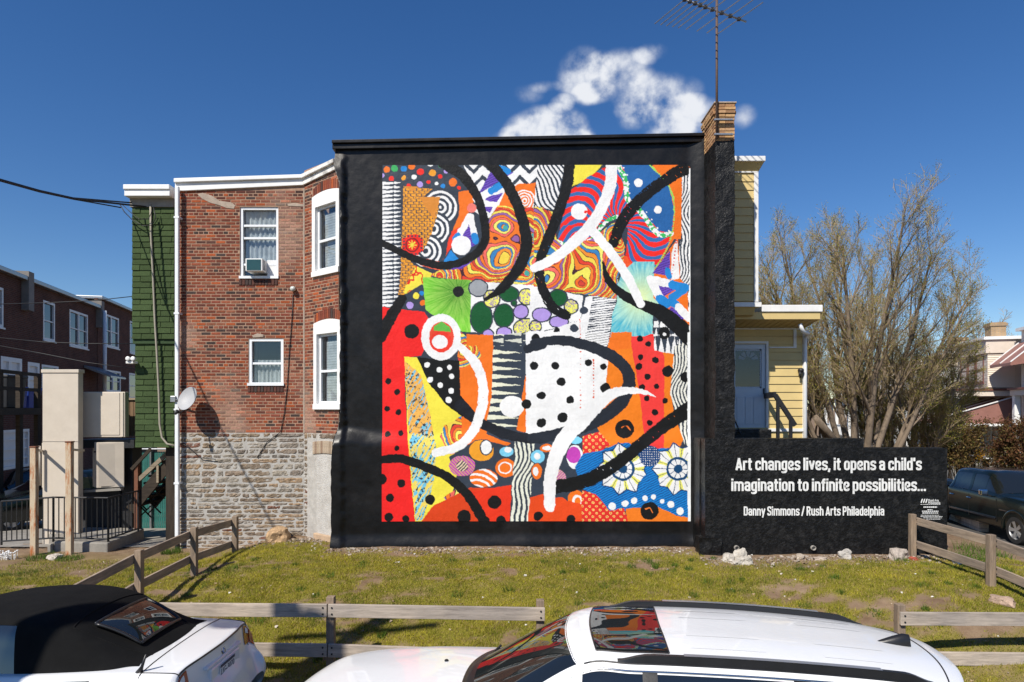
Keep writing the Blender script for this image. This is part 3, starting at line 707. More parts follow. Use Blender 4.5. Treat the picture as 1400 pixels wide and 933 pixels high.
B.stroke([(595, 605), (705, 632)], 40, WH); B.stroke([(708, 634), (768, 650)], 46, BLU); B.stroke([(765, 660), (705, 700)], 40, BLU); B.stroke([(600, 620), (640, 695)], 40, WH); B.stroke([(642, 705), (680, 730)], 44, BLU); B.stroke([(700, 715), (735, 745)], 42, BLU); B.stroke([(740, 750), (790, 800)], 42, WH); B.stroke([(728, 400), (702, 595)], 6, (206, 50, 50)); B.stroke([(682, 560), (690, 590)], 30, BLU)
def spikes(x, y): return two(WH, SL, np.abs(np.mod(x, 32) - 16) < 15 * np.mod(y, 85) / 85)
B.poly([(608, 822), (700, 800), (745, 835), (745, 950), (608, 950)], spikes)
# --- lower left
C_.poly([(0, -100), (232, -100), (235, 30), (200, 95), (120, 104), (122, 300), (136, 500), (172, 920), (0, 920)], (236, 40, 38)); A.poly([(0, 745), (225, 772), (262, 832), (230, 945), (0, 945)], (236, 40, 38))
C_.poly([(118, 100), (185, 104), (250, 230), (396, 388), (402, 600), (345, 790), (205, 910), (172, 912), (135, 500)], YEL)
def scratch(x, y):
    d = fbm((x + y * .55) / 7, (x * .55 - y) / 46, 13, 3); e = fbm(x / 8, y / 8, 15, 3)
    c = np.where((y < 480)[:, None], lin((228, 172, 84)), lin((232, 204, 96))); lower = np.clip((y - 420) / 250, 0, 1)
    c = np.where((d > .62 - .16 * lower)[:, None], lin((110, 186, 214)), c)
    return np.where(((e > .62) & (d > .42))[:, None], lin(SL), c)
C_.poly([(118, 120), (200, 190), (248, 400), (275, 560), (262, 710), (210, 900), (174, 905), (150, 600), (136, 400)], scratch)
C_.poly([(385, 0), (560, 0), (552, 300), (540, 420), (520, 480), (640, 525), (560, 570), (398, 575), (395, 390), (385, 160)], ORA)
C_.poly([(395, -20), (470, 40), (495, 95), (480, 122), (388, 162), (380, 90)], agate([(420, 60, .9)], 9, 7)); C_.poly([(398, 392), (315, 438), (292, 492), (345, 580), (400, 562)], agate([(400, 500, .9)], 9, 8))
C_.poly([(335, 592), (470, 508), (560, 520), (650, 545), (670, 620), (645, 735), (440, 745), (400, 700)], SL)
peb(C_, [(497, 560, 60, 52)], AMB, 4); peb(C_, [(520, 545, 27, 33)], WH, 6)
C_.disc(402, 636, 64, lambda x, y: two(MAG, (196, 150, 120), np.mod((x - y) * .06, 1) < .5), 50); C_.disc(402, 636, 28, lambda x, y: two(SL, (226, 200, 170), np.mod((x + y) * .06, 1) < .5), 26)
peb(C_, [(615, 645, 50, 46)], ORA, 4); C_.disc(612, 645, 34, WH, 30); C_.disc(612, 645, 27, ORA, 23)
C_.disc(508, 695, 68, lambda x, y: two(WH, ORA, np.mod(np.hypot(x - 470, y - 790) / 27, 1) < .4), 44); C_.disc(618, 566, 34, LBL, 24); C_.disc(626, 556, 18, WH, 14)
C_.poly([(312, 790), (405, 725), (440, 785), (350, 845)], agate([(390, 800, .8)], 10, 9))
C_.poly([(205, 905), (260, 830), (345, 790), (440, 742), (560, 742), (642, 728), (640, 930), (200, 930)], (206, 66, 30)); C_.poly([(440, 760), (640, 730), (640, 930), (540, 930)], (222, 56, 32))
C_.poly([(660, 512), (770, 530), (745, 700), (725, 930), (632, 930), (648, 700)], wavy(23, 20, .1, (222, 224, 208)))
def heads(x, y):
    k = np.mod(y - x * .03, 40) - 20; k2 = np.mod(y + 20, 40) - 20; t = np.clip((x - 545) / 150, 0, 1)
    return two((222, 222, 200), SL, (np.abs(k) < 12 * (1 - t) * (t < .97)) | (np.abs(k2) < 9 * np.clip((.8 - t) * 1.3, 0, 1) * (t < .4)))
C_.poly([(556, -10), (728, -10), (712, 200), (672, 460), (520, 425), (545, 300)], heads)
C_.poly([(712, 190), (742, 300), (750, 480), (668, 460)], ORA)
A.poly([(575, 895), (760, 870), (760, 945), (560, 945)], lambda x, y: two((200, 202, 190), SL, np.abs(np.mod(y, 36) - 18) < 12 * np.mod(x, 90) / 90)); A.poly([(752, 872), (835, 868), (835, 945), (752, 945)], WH); A.disc(785, 898, 26, BK, 22); A.poly([(440, 885), (575, 890), (575, 945), (440, 945)], ORA)
# --- lower right
D_.poly([(365, 30), (475, 20), (690, 80), (695, 380), (735, 500), (705, 560), (360, 545), (300, 430), (350, 180)], (240, 122, 32))
D_.poly([(470, 0), (600, 0), (640, 100), (636, 560), (545, 540), (520, 300), (490, 120)], (234, 62, 58)); D_.poly([(380, -20), (480, -20), (470, 60), (370, 70)], ORA)
D_.poly([(585, -10), (705, -10), (695, 88), (590, 70)], spikes)
D_.poly([(690, 50), (765, 10), (765, 560), (738, 530), (690, 380), (668, 280)], wavy(17, 24, .05, (230, 230, 218)))
D_.poly([(-40, 50), (230, 55), (365, 120), (348, 300), (330, 410), (170, 450), (-40, 480)], WH); C_.poly([(722, 60), (800, 50), (800, 490), (748, 478), (742, 300), (714, 190)], WH)
D_.poly([(-40, -20), (260, -20), (260, 60), (-40, 60)], WH); D_.dots([(8, 8, 20)], BK); D_.poly([(250, -20), (370, -20), (360, 50), (250, 40)], lambda x, y: two(WH, (150, 150, 150), np.mod(y + x * .15, 12) < 8))
D_.stroke([(228, -10), (228, 350)], 6, (208, 84, 50)); D_.stroke([(292, 115), (292, 300)], 6, (208, 84, 50))
D_.poly([(0, 530), (240, 495), (236, 810), (0, 800)], SL); C_.poly([(765, 530), (800, 520), (800, 780), (735, 760)], SL)
peb(D_, [(200, 592, 40, 58)], WH, 5); D_.disc(194, 582, 34, MAG, 40); peb(D_, [(18, 590, 36, 32)], LBL, 4); D_.disc(16, 588, 16, WH); peb(D_, [(14, 662, 26, 38)], ORA, 4); D_.disc(8, 662, 14, WH, 22); D_.disc(108, 692, 48, lambda x, y: two(MAG, (206, 176, 140), np.mod((x + y) * .07, 1) < .5), 42); D_.disc(62, 548, 34, ORA, 20); D_.disc(62, 548, 22, WH, 11); D_.disc(205, 795, 40, ORA, 40); D_.disc(212, 805, 26, WH, 28); D_.disc(214, 810, 16, ORA, 20); D_.disc(205, 510, 30, LBL, 18)
def tiles(x, y): return two((240, 196, 110), (214, 50, 44), (np.hypot(np.mod(x + y, 34) - 17, np.mod(x - y, 34) - 17) < 9) & (np.hypot(np.mod(x + y, 34) - 17, np.mod(x - y, 34) - 17) > 4))
D_.poly([(238, 490), (320, 468), (372, 530), (330, 562), (238, 578)], tiles)
def hatch(x, y): return two((14, 70, 130), (28, 122, 196), np.mod(x * .5 + y, 12) < 4)
D_.poly([(200, 640), (240, 575), (330, 560), (400, 530), (460, 522), (530, 552), (752, 545), (752, 890), (690, 875), (600, 835), (370, 862), (300, 775), (230, 745)], hatch)
def flower(cx, cy):
    star = lambda k: [(cx + (k * (126 if i % 2 else 100)) * math.cos(i * math.pi / 9), cy + (k * (126 if i % 2 else 100)) * math.sin(i * math.pi / 9)) for i in range(18)]
    D_.poly(star(1.06), (16, 62, 112)); D_.poly(star(1), lambda x, y: np.where((np.mod(np.arctan2(y - cy, x - cx) * 18 / math.pi, 2) < .2)[:, None], lin((30, 62, 96)), two((246, 226, 110), (240, 240, 230), np.mod(np.arctan2(y - cy, x - cx) * 9 / math.pi + .3, 2) < .62)))
    D_.disc(cx, cy, 58, (20, 70, 112)); D_.disc(cx, cy, 46, lambda x, y: two((20, 70, 112), WH, np.mod(np.arctan2(y - cy, x - cx) * 5 / math.pi, 1) < .16)); D_.disc(cx, cy, 22, (20, 70, 112))
flower(435, 650); flower(705, 650)
D_.disc(567, 587, 52, lambda x, y: two(WH, (24, 62, 112), np.hypot(np.mod(x, 11) - 5.5, np.mod(y, 11) - 5.5) < 2.2)); D_.disc(567, 725, 48, hatch)
D_.dots([(383, 833, 18), (445, 820, 17), (490, 806, 16), (543, 793, 13), (585, 787, 13), (627, 808, 11), (670, 823, 17), (715, 857, 18)], WH)
D_.poly([(-10, 795), (140, 790), (160, 805), (236, 822), (236, 920), (-10, 920)], (220, 74, 32)); C_.poly([(735, 790), (800, 770), (800, 920), (722, 920)], (220, 74, 32))
D_.poly([(234, 755), (300, 772), (372, 855), (440, 842), (465, 920), (234, 920)], tiles); D_.poly([(448, 845), (600, 832), (700, 880), (760, 888), (760, 920), (460, 920)], (236, 120, 36))
# --- dots and strokes over everything
C_.dots([(40, 220, 15), (83, 273, 15), (33, 355, 14), (90, 372, 14), (37, 480, 14), (100, 475, 14), (83, 548, 14), (105, 720, 20), (50, 790, 20), (12, 700, 26), (45, 885, 22), (128, 893, 18), (560, 812, 33), (412, 885, 35), (592, 905, 25), (245, 800, 25)], BK)
A.disc(160, 870, 38, BK); B.dots([(665, 880, 32), (540, 908, 15)], BK); B.disc(667, 886, 9, WH)
D_.dots([(520, 15, 14), (560, 38, 13), (522, 103, 13), (596, 117, 18), (515, 148, 17), (556, 198, 16), (530, 250, 15), (600, 245, 14), (553, 305, 14), (643, 317, 14), (593, 373, 15), (568, 425, 15)], BK)
D_.dots([(5, 143, 17), (105, 145, 20), (267, 130, 18), (342, 150, 17), (134, 223, 22), (350, 255, 25), (40, 290, 20), (178, 312, 18), (293, 375, 20), (140, 398, 24), (40, 425, 22), (655, 172, 27), (745, 200, 25), (565, 855, 45), (445, 455, 45), (20, 880, 25), (180, 895, 22)], BK); C_.dots([(752, 145, 20), (785, 290, 18), (785, 425, 20)], BK)
D_.stroke([(430, 445), (455, 440), (470, 460)], 5, (226, 110, 40)); D_.stroke([(545, 845), (565, 840), (580, 865)], 5, (226, 120, 50))
C_.poly([(180, 104), (388, 120), (392, 290), (470, 378), (400, 395), (320, 332), (240, 232)], BK)
C_.stroke([(395, 340), (470, 410), (600, 475), (720, 500), (800, 500)], [60, 50, 50, 48, 50], (30, 32, 38))
D_.stroke([(-8, 500), (100, 485), (220, 450), (340, 395), (430, 320), (466, 230), (450, 160), (370, 90), (250, 42), (120, 20), (0, 35)], [50, 56, 62, 66, 66, 62, 58, 56, 52, 46, 42], (38, 42, 50)); C_.stroke([(722, 62), (800, 40)], 42, (38, 42, 50))
C_.dots([(230, 140, 14), (290, 165, 14), (340, 152, 12), (350, 197, 13), (245, 213, 15), (293, 240, 13), (347, 267, 14), (336, 312, 15)], WH)
A.stroke([(-10, 412), (100, 465), (200, 510), (330, 535), (440, 505), (520, 440), (537, 350), (500, 200), (440, 100), (400, 60), (320, 15)], [34, 36, 38, 40, 40, 42, 44, 44, 50, 56, 50], BK)
A.stroke([(552, 10), (640, 110), (700, 230), (735, 340), (745, 440), (710, 540), (620, 650), (530, 712)], [52, 56, 56, 58, 60, 60, 46, 12], BK)
A.stroke([(112, 705), (62, 785), (0, 900)], [46, 60, 60], BK)
B.stroke([(180, 10), (170, 120), (130, 250), (80, 380), (35, 500), (28, 590), (60, 690), (110, 760), (168, 790)], [56, 56, 56, 54, 50, 50, 50, 52, 44], BK, .12)
B.stroke([(790, 30), (700, 80), (600, 150), (520, 220), (450, 310), (405, 420)], [66, 62, 60, 62, 64, 50], BK, .16); B.stroke([(352, 520), (380, 610), (450, 680), (540, 730), (640, 770), (720, 830), (810, 915)], [10, 36, 46, 52, 72, 82, 86], BK)
B.stroke([(395, 20), (390, 120), (350, 230), (290, 330), (200, 420), (100, 500), (0, 548)], [60, 58, 56, 60, 58, 50, 44], WH); B.stroke([(300, 360), (400, 480), (480, 600), (545, 730)], [48, 48, 48, 44], WH)
C_.disc(298, 4, 97, WH, 114); C_.disc(300, 4, 60, (222, 76, 52), 76); C_.poly([(262, -48), (300, -74), (338, -48), (345, -20), (262, -28)], (96, 176, 70)); C_.disc(296, 26, 54, (224, 60, 44), 52); C_.disc(292, 28, 38, WH, 34)
C_.stroke([(390, 50), (470, 140), (505, 260), (490, 380), (450, 470), (380, 540), (268, 572)], [36, 48, 46, 50, 46, 44, 36], WH, .1); C_.disc(645, 345, 60, WH, 52); C_.disc(716, 332, 24, BK)
C_.stroke([(-10, 608), (100, 600), (220, 640), (330, 690), (430, 780), (510, 905)], [40, 44, 44, 46, 48, 50], BK)
D_.stroke([(90, 740), (230, 715), (350, 660), (450, 590), (560, 500), (650, 430), (765, 355)], [66, 70, 66, 62, 60, 66, 78], BK, .12)
D_.stroke([(596, 296), (530, 272), (440, 268), (370, 290), (300, 350), (230, 420), (160, 490), (110, 580), (80, 700), (76, 835)], [4, 24, 38, 56, 66, 74, 78, 72, 62, 52], WH)
D_.poly([(752, -20), (775, -20), (775, 920), (752, 920)], (226, 228, 230)); B.poly([(792, 40), (800, 40), (800, 960), (792, 960)], (226, 228, 230))
IMG = np.clip(IMG, .010, .78) * (.86 + .16 * fbm(PU / 30, PV / 30, 71, 3) + .08 * fbm(PU / 2.2, PV / 7, 73, 2))[..., None]
mp_, mnt, mbs = _mat('mural_paint'); at = _n(mnt, 'ShaderNodeAttribute', attribute_name='Col'); mnt.links.new(at.outputs['Color'], mbs.inputs['Base Color'])
mbs.inputs['Roughness'].default_value = .42; mbs.inputs['Specular IOR Level'].default_value = .2
t_ = _n(mnt, 'ShaderNodeTexCoord'); q_ = _n(mnt, 'ShaderNodeTexNoise', Scale=22, Detail=6, Roughness=.6); mnt.links.new(t_.outputs['Object'], q_.inputs['Vector'])
bp_ = _n(mnt, 'ShaderNodeBump', Strength=.26, Distance=.02); mnt.links.new(q_.outputs['Fac'], bp_.inputs['Height']); mnt.links.new(bp_.outputs[0], mbs.inputs['Normal'])
pos = wpt(PU, PV, .007) - np.array(rootloc(mural_house))
na, nb = PU.shape
me = bpy.data.meshes.new('mural'); idx = np.arange(na * nb).reshape(na, nb)
fq = np.stack([idx[:-1, :-1], idx[:-1, 1:], idx[1:, 1:], idx[1:, :-1]], -1).reshape(-1, 4)
me.vertices.add(na * nb); me.vertices.foreach_set('co', pos.reshape(-1).astype(np.float32))
me.loops.add(fq.size); me.loops.foreach_set('vertex_index', fq.reshape(-1).astype(np.int32))
me.polygons.add(len(fq)); me.polygons.foreach_set('loop_start', np.arange(0, fq.size, 4, dtype=np.int32)); me.polygons.foreach_set('use_smooth', np.ones(len(fq), bool))
me.update(calc_edges=True); me.validate()
ca = me.color_attributes.new('Col', 'FLOAT_COLOR', 'POINT'); ca.data.foreach_set('color', np.concatenate([IMG, np.ones((na, nb, 1))], -1).reshape(-1).astype(np.float32))
me.materials.append(mp_); mo = bpy.data.objects.new('mural', me); col.objects.link(mo); mo.parent = mural_house
mo['label'] = 'mural of bright patterned patches under sweeping black and white brush strokes'

# ------------------------------------------------------------------ low black wall with lettering
lx0, lxm, lx1 = XX(964, PY), XX(1181, PY), XX(1295, PY)
low_wall = thing('low_wall', 'low black painted wall lettered in white, joined to the mural house', 'wall', (6, PY + .15, .7))
lw = lumpy(lx0, lxm, PY, PY + .34, .4, ZZ(600, PY), .05, .005, 5); lw.build('wall_block', M['black_stucco'], low_wall, smooth=True, ang=60)
lw = lumpy(lxm, lx1, PY + .0, PY + .33, .4, ZZ(613, PY), .05, .005, 6); lw.build('wall_block', M['black_stucco'], low_wall, smooth=True, ang=60)
lw = lumpy(lx0 - .02, lx0 + .25, PY + .3, WY + .1, .4, ZZ(600, PY) - .01, .05, .012, 7); lw.build('return_block', M['black_stucco'], low_wall, smooth=True, ang=60)
lw = lumpy(lx0 - .1, lx0 + .3, PY - .03, PY + .3, .4, ZZ(736, PY), .05, .03, 9); lw.build('footing', M['black_stucco'], low_wall, smooth=True, ang=60)
M['letter_white'] = pm('letter_white', (.76, .76, .74), .6, .1, 9, .3, 60, dirt=(.25, .25, .25), dscale=14, damt=.5)
def text_mesh(s, bold=.03):
    cu = bpy.data.curves.new('txt', 'FONT'); cu.body = s; cu.size = 1; cu.offset = bold; cu.resolution_u = 3
    o = bpy.data.objects.new('txt', cu); col.objects.link(o)
    dg = bpy.context.evaluated_depsgraph_get(); me = bpy.data.meshes.new_from_object(o.evaluated_get(dg))
    bpy.data.objects.remove(o); bpy.data.curves.remove(cu)
    return me
def letter(s, u0, u1, vtop, vbase, parent, name='lettering', Y=PY, bold=.03, ref=None, mat='letter_white', out=.012):
    me = text_mesh(s, bold); a = np.array([v.co[:] for v in me.vertices]); r = text_mesh(ref or 'A', bold); rr = np.array([v.co[:] for v in r.vertices]); ch = rr[:, 1].max(); bpy.data.meshes.remove(r)
    x0, x1 = a[:, 0].min(), a[:, 0].max(); X0, X1, Zb, Zt = XX(u0, Y), XX(u1, Y), ZZ(vbase, Y), ZZ(vtop, Y)
    rl = rootloc(parent)
    for v in me.vertices:
        x, y = v.co.x, v.co.y
        v.co = (X0 + (x - x0) / (x1 - x0) * (X1 - X0) - rl.x, Y - out - rl.y, Zb + y / ch * (Zt - Zb) - rl.z)
    me.materials.append(M[mat]); o = bpy.data.objects.new(name, me); col.objects.link(o); o.parent = parent
    return o
# hand-painted bold condensed alphabet: stroke centre lines in em units (cap height 1, x-height .76)
_L, _R, _b, _t = .085, .385, .078, .682
def _bowl(x0=_L, x1=_R, y0=_b, y1=_t): return [(x0, (y0 + y1) / 2), (x0, y1), (x1, y1), (x1, y0), (x0, y0), (x0, (y0 + y1) / 2 - .001)]
GL = {'a': (.47, [[(_L, .53), (_L, _t), (_R, _t), (_R, 0)], [(_R, .41), (_L, .41), (_L, _b), (_R, _b)]]), 'b': (.47, [[(_L, 0), (_L, 1)], _bowl()]), 'c': (.45, [[(_R, .48), (_R, _t), (_L, _t), (_L, _b), (_R, _b), (_R, .28)]]), 'd': (.47, [[(_R, 0), (_R, 1)], _bowl()]),
 'e': (.46, [[(_L, .37), (_R, .37), (_R, _t), (_L, _t), (_L, _b), (_R, _b), (_R, .22)]]), 'f': (.33, [[(.15, 0), (.15, .92), (.33, .92)], [(.0, _t), (.32, _t)]]), 'g': (.47, [_bowl(), [(_R, .76), (_R, -.16), (_L, -.16), (_L, -.08)]]), 'h': (.47, [[(_L, 0), (_L, 1)], [(_L, _t), (_R, _t), (_R, 0)]]),
 'i': (.17, [[(_L, 0), (_L, .76)], [(_L, .85), (_L, 1)]]), 'l': (.17, [[(_L, 0), (_L, 1)]]), 'm': (.76, [[(_L, 0), (_L, .76)], [(_L, _t), (.38, _t), (.38, 0)], [(.38, _t), (.675, _t), (.675, 0)]]), 'n': (.47, [[(_L, 0), (_L, .76)], [(_L, _t), (_R, _t), (_R, 0)]]), 'o': (.47, [_bowl()]), 'p': (.47, [[(_L, -.24), (_L, .76)], _bowl()]),
 'r': (.33, [[(_L, 0), (_L, .76)], [(_L, .5), (_L, _t), (.33, _t)]]), 's': (.45, [[(_R, .53), (_R, _t), (_L, _t), (_L, .42), (_R, .34), (_R, _b), (_L, _b), (_L, .22)]]), 't': (.34, [[(.15, .95), (.15, _b), (.33, _b)], [(.0, _t), (.33, _t)]]), 'u': (.47, [[(_L, .76), (_L, _b), (_R, _b)], [(_R, .76), (_R, 0)]]),
 'v': (.46, [[(.06, .76), (.23, .06)], [(.23, .06), (.40, .76)]]), 'y': (.46, [[(.06, .76), (.24, .08)], [(.41, .76), (.15, -.22)]]), ',': (.18, [[(.10, .15), (.04, -.15)]]), "'": (.15, [[(.07, 1), (.07, .72)]]), '.': (.19, [[(.09, 0), (.09, .165)]]), '/': (.36, [[(.04, -.04), (.32, 1.02)]]),
 'A': (.52, [[(.06, 0), (.26, .97)], [(.26, .97), (.46, 0)], [(.14, .25), (.38, .25)]]), 'D': (.5, [[(_L, 0), (_L, 1)], [(_L, .92), (.41, .92), (.41, .08), (_L, .08)]]), 'P': (.48, [[(_L, 0), (_L, 1)], [(_L, .92), (.40, .92), (.40, .46), (_L, .46)]]), 'R': (.5, [[(_L, 0), (_L, 1)], [(_L, .92), (.40, .92), (.40, .5), (_L, .5)], [(.26, .48), (.43, 0)]]), 'S': (.48, [[(.40, .72), (.40, .92), (_L, .92), (_L, .56), (.40, .44), (.40, .08), (_L, .08), (_L, .28)]]), ' ': (.2, [])}
def _fillet(p, r=.15):
    p = [Vector((*q, 0)) for q in p]; out = [p[0]]
    for i in range(1, len(p) - 1):
        a, b, c = p[i - 1], p[i], p[i + 1]; u_, w_ = (a - b), (c - b)
        if u_.length < .02 or w_.length < .02 or abs(u_.normalized().dot(w_.normalized())) > .99: out.append(b); continue
        k = min(r, u_.length * .5, w_.length * .5); A_, B_ = b + u_.normalized() * k, b + w_.normalized() * k
        for t in np.linspace(0, 1, 6): out.append(A_ * (1 - t) ** 2 + b * (2 * t * (1 - t)) + B_ * t ** 2)
    return out + [p[-1]]
def painted(s, u0, u1, vtop, vbase, parent, w=.165, Y=12.4, out=.012):
    x = 0; mb = MB(); quads = []; nst = 0
    for ch in s:
        adv, strokes = GL[ch]
        for st_ in strokes:
            q = _fillet(st_); nst += 1; L_, R2 = [], []
            for i, pt in enumerate(q):
                d = (q[min(i + 1, len(q) - 1)] - q[max(i - 1, 0)]).normalized(); nn = Vector((-d.y, d.x, 0)) * (w / 2) * (1 + .04 * math.sin(i * 2.1 + nst)); L_.append(pt + nn); R2.append(pt - nn)
            for i in range(len(q) - 1): quads.append(([(a.x + x, a.y) for a in (R2[i], R2[i + 1], L_[i + 1], L_[i])], (nst % 4) * .0006))
        x += adv + (.052 if ch != ' ' else .0)
    k = (u1 - u0) / (x - .052)
    for c, dz in quads: mb.add([P(u0 + a * k, vbase - b * (vbase - vtop), Y) + Vector((0, -out - dz, 0)) for a, b in c], [(0, 1, 2, 3)])
    return mb.build('lettering', M['letter_white'], parent, fix=False)
painted("Art changes lives, it opens a child's", 1005.5, 1259.5, 626, 643, low_wall)
painted("imagination to infinite possibilities...", 999.5, 1265.5, 654.5, 671.5, low_wall)
painted("Danny Simmons / Rush Arts Philadelphia", 1016.5, 1208.5, 692.5, 705, low_wall)
letter("Mural Arts", 1268.5, 1283, 682.5, 685.8, low_wall, bold=.02); letter("Philadelphia", 1268.5, 1285, 685.9, 688.8, low_wall, bold=.02)
lg = MB()
for i in range(3):
    u = 1258 + i * 3.2
    lg.add([P(u, 687.6, PY) + Vector((0, -.012, 0)), P(u + 1.6, 687.6, PY) + Vector((0, -.012, 0)), P(u + 3.4, 682.2, PY) + Vector((0, -.012, 0)), P(u + 1.8, 682.2, PY) + Vector((0, -.012, 0))], [(0, 1, 2, 3)])
lg.build('logo', M['letter_white'], low_wall)
cr_ = MB()      # the small print of the credit panel
for (v, u0, u1, h) in ((689.6, 1258, 1285, .5), (693, 1262, 1280.5, 1.3), (696.8, 1267.5, 1274.5, .9), (698.8, 1260, 1282.5, 1), (701.2, 1260.5, 1282, 1), (704.4, 1258.5, 1283, .5), (706.2, 1258, 1288, .5), (708, 1262, 1287, .5), (709.8, 1266, 1285, .5)):
    u = u0
    while u < u1 - .4:
        w = min(R.uniform(1.2, 3.2), u1 - u); q = Vector((0, -.012, 0))
        cr_.add([P(u, v + h, PY) + q, P(u + w, v + h, PY) + q, P(u + w, v - h * .4, PY) + q, P(u, v - h * .4, PY) + q], [(0, 1, 2, 3)]); u += w + .55
cr_.build('credit_panel', M['letter_white'], low_wall)
for u in (1006.5, 1111):        # weep pipes at the wall's foot
    w = MB(); c = P(u, 749, PY) + Vector((0, -.03, 0)); w.lathe([(.0, .02), (.035, .02), (.035, -.025), (.045, -.025), (.045, .05)], 14, 'Y', c); w.build('weep_pipe', M['concrete'], low_wall, smooth=True)
# ------------------------------------------------------------------ brick and stone house
BY = 14.15
brick_house = thing('brick_house', 'red brick rowhouse on a rubble stone base beside the mural wall', 'house', (-5.8, BY + 2, .45))
FB = Fac(XX(241, BY), BY, 1, 0)                                        # frontal part, s = 0 at the left corner
cx_, cy_ = XX(416, BY), BY
FA = Fac(cx_, cy_, XX(463, 13.38) - cx_, 13.38 - cy_)                  # angled part running to the black wall
LA = math.hypot(XX(463, 13.38) - cx_, 13.38 - cy_); LB = cx_ - XX(241, BY)
zs = ZZ(592, BY); zb = .25
win1 = FB.rect(328, 283, 380.5, 381); win2 = FB.rect(340, 463, 387.5, 527)
aw1 = FA.rect(428, 262, 465, 372); aw2 = FA.rect(430, 438, 467, 556)
topB = ZZ(258, BY); topA = 8.6
M['mortar_red'] = pm('mortar_red', (.36, .235, .165), .95, .25, 9, .5, 80, spec=.1, dirt=(.25, .13, .09), dscale=2, damt=.7)
M['mortar_grey'] = pm('mortar_grey', (.42, .40, .37), .95, .2, 9, .8, 60, spec=.1, dirt=(.30, .27, .24), dscale=3, damt=.6)
wb = MB(); FB.wall(wb, 0, LB, zs, topB + .2, [win1, win2], .12, 0); FA.wall(wb, 0, LA, zs, topA, [aw1, aw2], .12, 0)
wb.build('brick_backing', M['mortar_red'], brick_house, fix=False)
bd = MB(); bd.box((XX(241, BY) + .01, BY + .6, .2), (-3.3, BY + 6, topB + .2)); bd.build('house_body', M['mortar_red'], brick_house)
# bricks: running bond, every sixth course headers
HH = .0677; LL = .213
pal = [(.25, .068, .036), (.21, .056, .031), (.28, .085, .045), (.17, .05, .031), (.24, .075, .045), (.29, .105, .06), (.13, .045, .033), (.38, .09, .032), (.22, .06, .038)]
dark = [(.075, .04, .034), (.10, .045, .035), (.065, .046, .042)]
bricks = []
def lay(Fw, L0, L1, z0, z1, holes, seed):
    r = random.Random(seed); rows = int((z1 - z0) / HH)
    for k in range(rows):
        z = z0 + (k + .5) * HH; head = (k % 6 == 3); ln = LL * .5 if head else LL; s = L0 - (ln * .5 if k % 2 else 0)
        while s < L1:
            a, b = max(s, L0) + .004, min(s + ln, L1) - .004; s += ln
            segs = [(a, b)]
            for (h0, h1, y0, y1) in holes:
                if y0 - .03 < z < y1 + .03:
                    n = []
                    for (p, q) in segs:
                        if q <= h0 or p >= h1: n.append((p, q)); continue
                        if p < h0: n.append((p, h0 - .004))
                        if q > h1: n.append((h1 + .004, q))
                    segs = n
            for (p, q) in segs:
                if q - p < .03: continue
                c = Fw.pt((p + q) / 2, z, .003 + r.uniform(0, .004)); stain = float(fbm(np.array((p + L0 * 3) * 1.3 + seed), np.array(z * 1.1), 91, 3))
                cc = r.choice(dark) if r.random() < (.10 + .5 * max(0, .42 - stain) * 4) else r.choice(pal)
                fz = float(fbm(np.array(p * .9 + 9 + seed), np.array(z * .8), 95, 3)); w = max(0, fz - .55) * 2.2       # lime bloom
                cc = tuple(lerp(x, y, min(.55, w)) for x, y in zip(cc, (.46, .33, .26)))
                k_ = r.uniform(.72, 1.02)
                bricks.append((c, Fw, q - p - .009, tuple(x * k_ for x in cc)))
lay(FB, 0, LB, zs, topB + .02, [win1, win2], 1); lay(FA, 0, LA, zs, topA - .05, [(w[0] - .02, w[1], w[2] - .05, w[3] + .16) for w in (aw1, aw2)], 2)
full = [b for b in bricks if b[2] > .15]; full.sort(key=lambda b: (b[0] - Vector((0, 0, ZC))).length)
chosen = set(id(b) for b in full[:300])
bm0 = brick_mesh('brick', LL - .014, HH - .0165, .06, M['brick_piece'])
rest = MB(); rc = []
tmpl = chamfer(1, HH - .0165, .06)
for b in bricks:
    c, Fw, ln, cc = b; rz = math.atan2(Fw.d.y, Fw.d.x)
    if id(b) in chosen: piece('brick', bm0, brick_house, c, rz, cc, (ln / (LL - .014), 1, 1)); continue
    ca, sa = math.cos(rz), math.sin(rz); vsl = []
    for (x, y, z) in tmpl.v:
        x = (x - math.copysign(.496, x)) + math.copysign(ln / 2 - .004, x) if abs(x) > .4 else x
        vsl.append((c.x + x * ca - y * sa, c.y + x * sa + y * ca, c.z + z))
    rest.add(vsl, tmpl.f); rc += [(*cc, 1)] * len(vsl)
rest.build('brick_courses', M['brick_stuff'], brick_house, cols=rc, kind='stuff')
# patched cement
M['patch'] = pm('patch', (.38, .31, .25), .95, .2, 8, .6, 50, spec=.1)
def blob(Fw, pts, off, name, mat, parent, th=.012):
    mb = MB(); n = len(pts); q = [Fw.px(*p) for p in pts]; mb.prism([Fw.pt(a, z, off) for a, z in q], Fw.n * th); return mb.build(name, M[mat], parent, bevel=.006)
blob(FB, [(270, 266), (277, 264), (290, 268), (300, 275), (316, 277), (322, 281), (320, 286), (310, 285), (300, 281), (288, 278), (276, 272)], 0, 'cement_patch', 'patch', brick_house)
blob(FB, [(345, 459), (352, 456), (361, 458), (360, 461), (346, 462)], 0, 'cement_patch', 'patch', brick_house)
blob(FB, [(393, 279), (404, 278), (416, 280), (416, 283), (394, 282)], 0, 'cement_patch', 'patch', brick_house)
cj = MB(); cj.box((cx_ - .018, BY - .02, zs), (cx_ + .012, BY + .01, topB)); cj.build('corner_joint', M['patch'], brick_house)
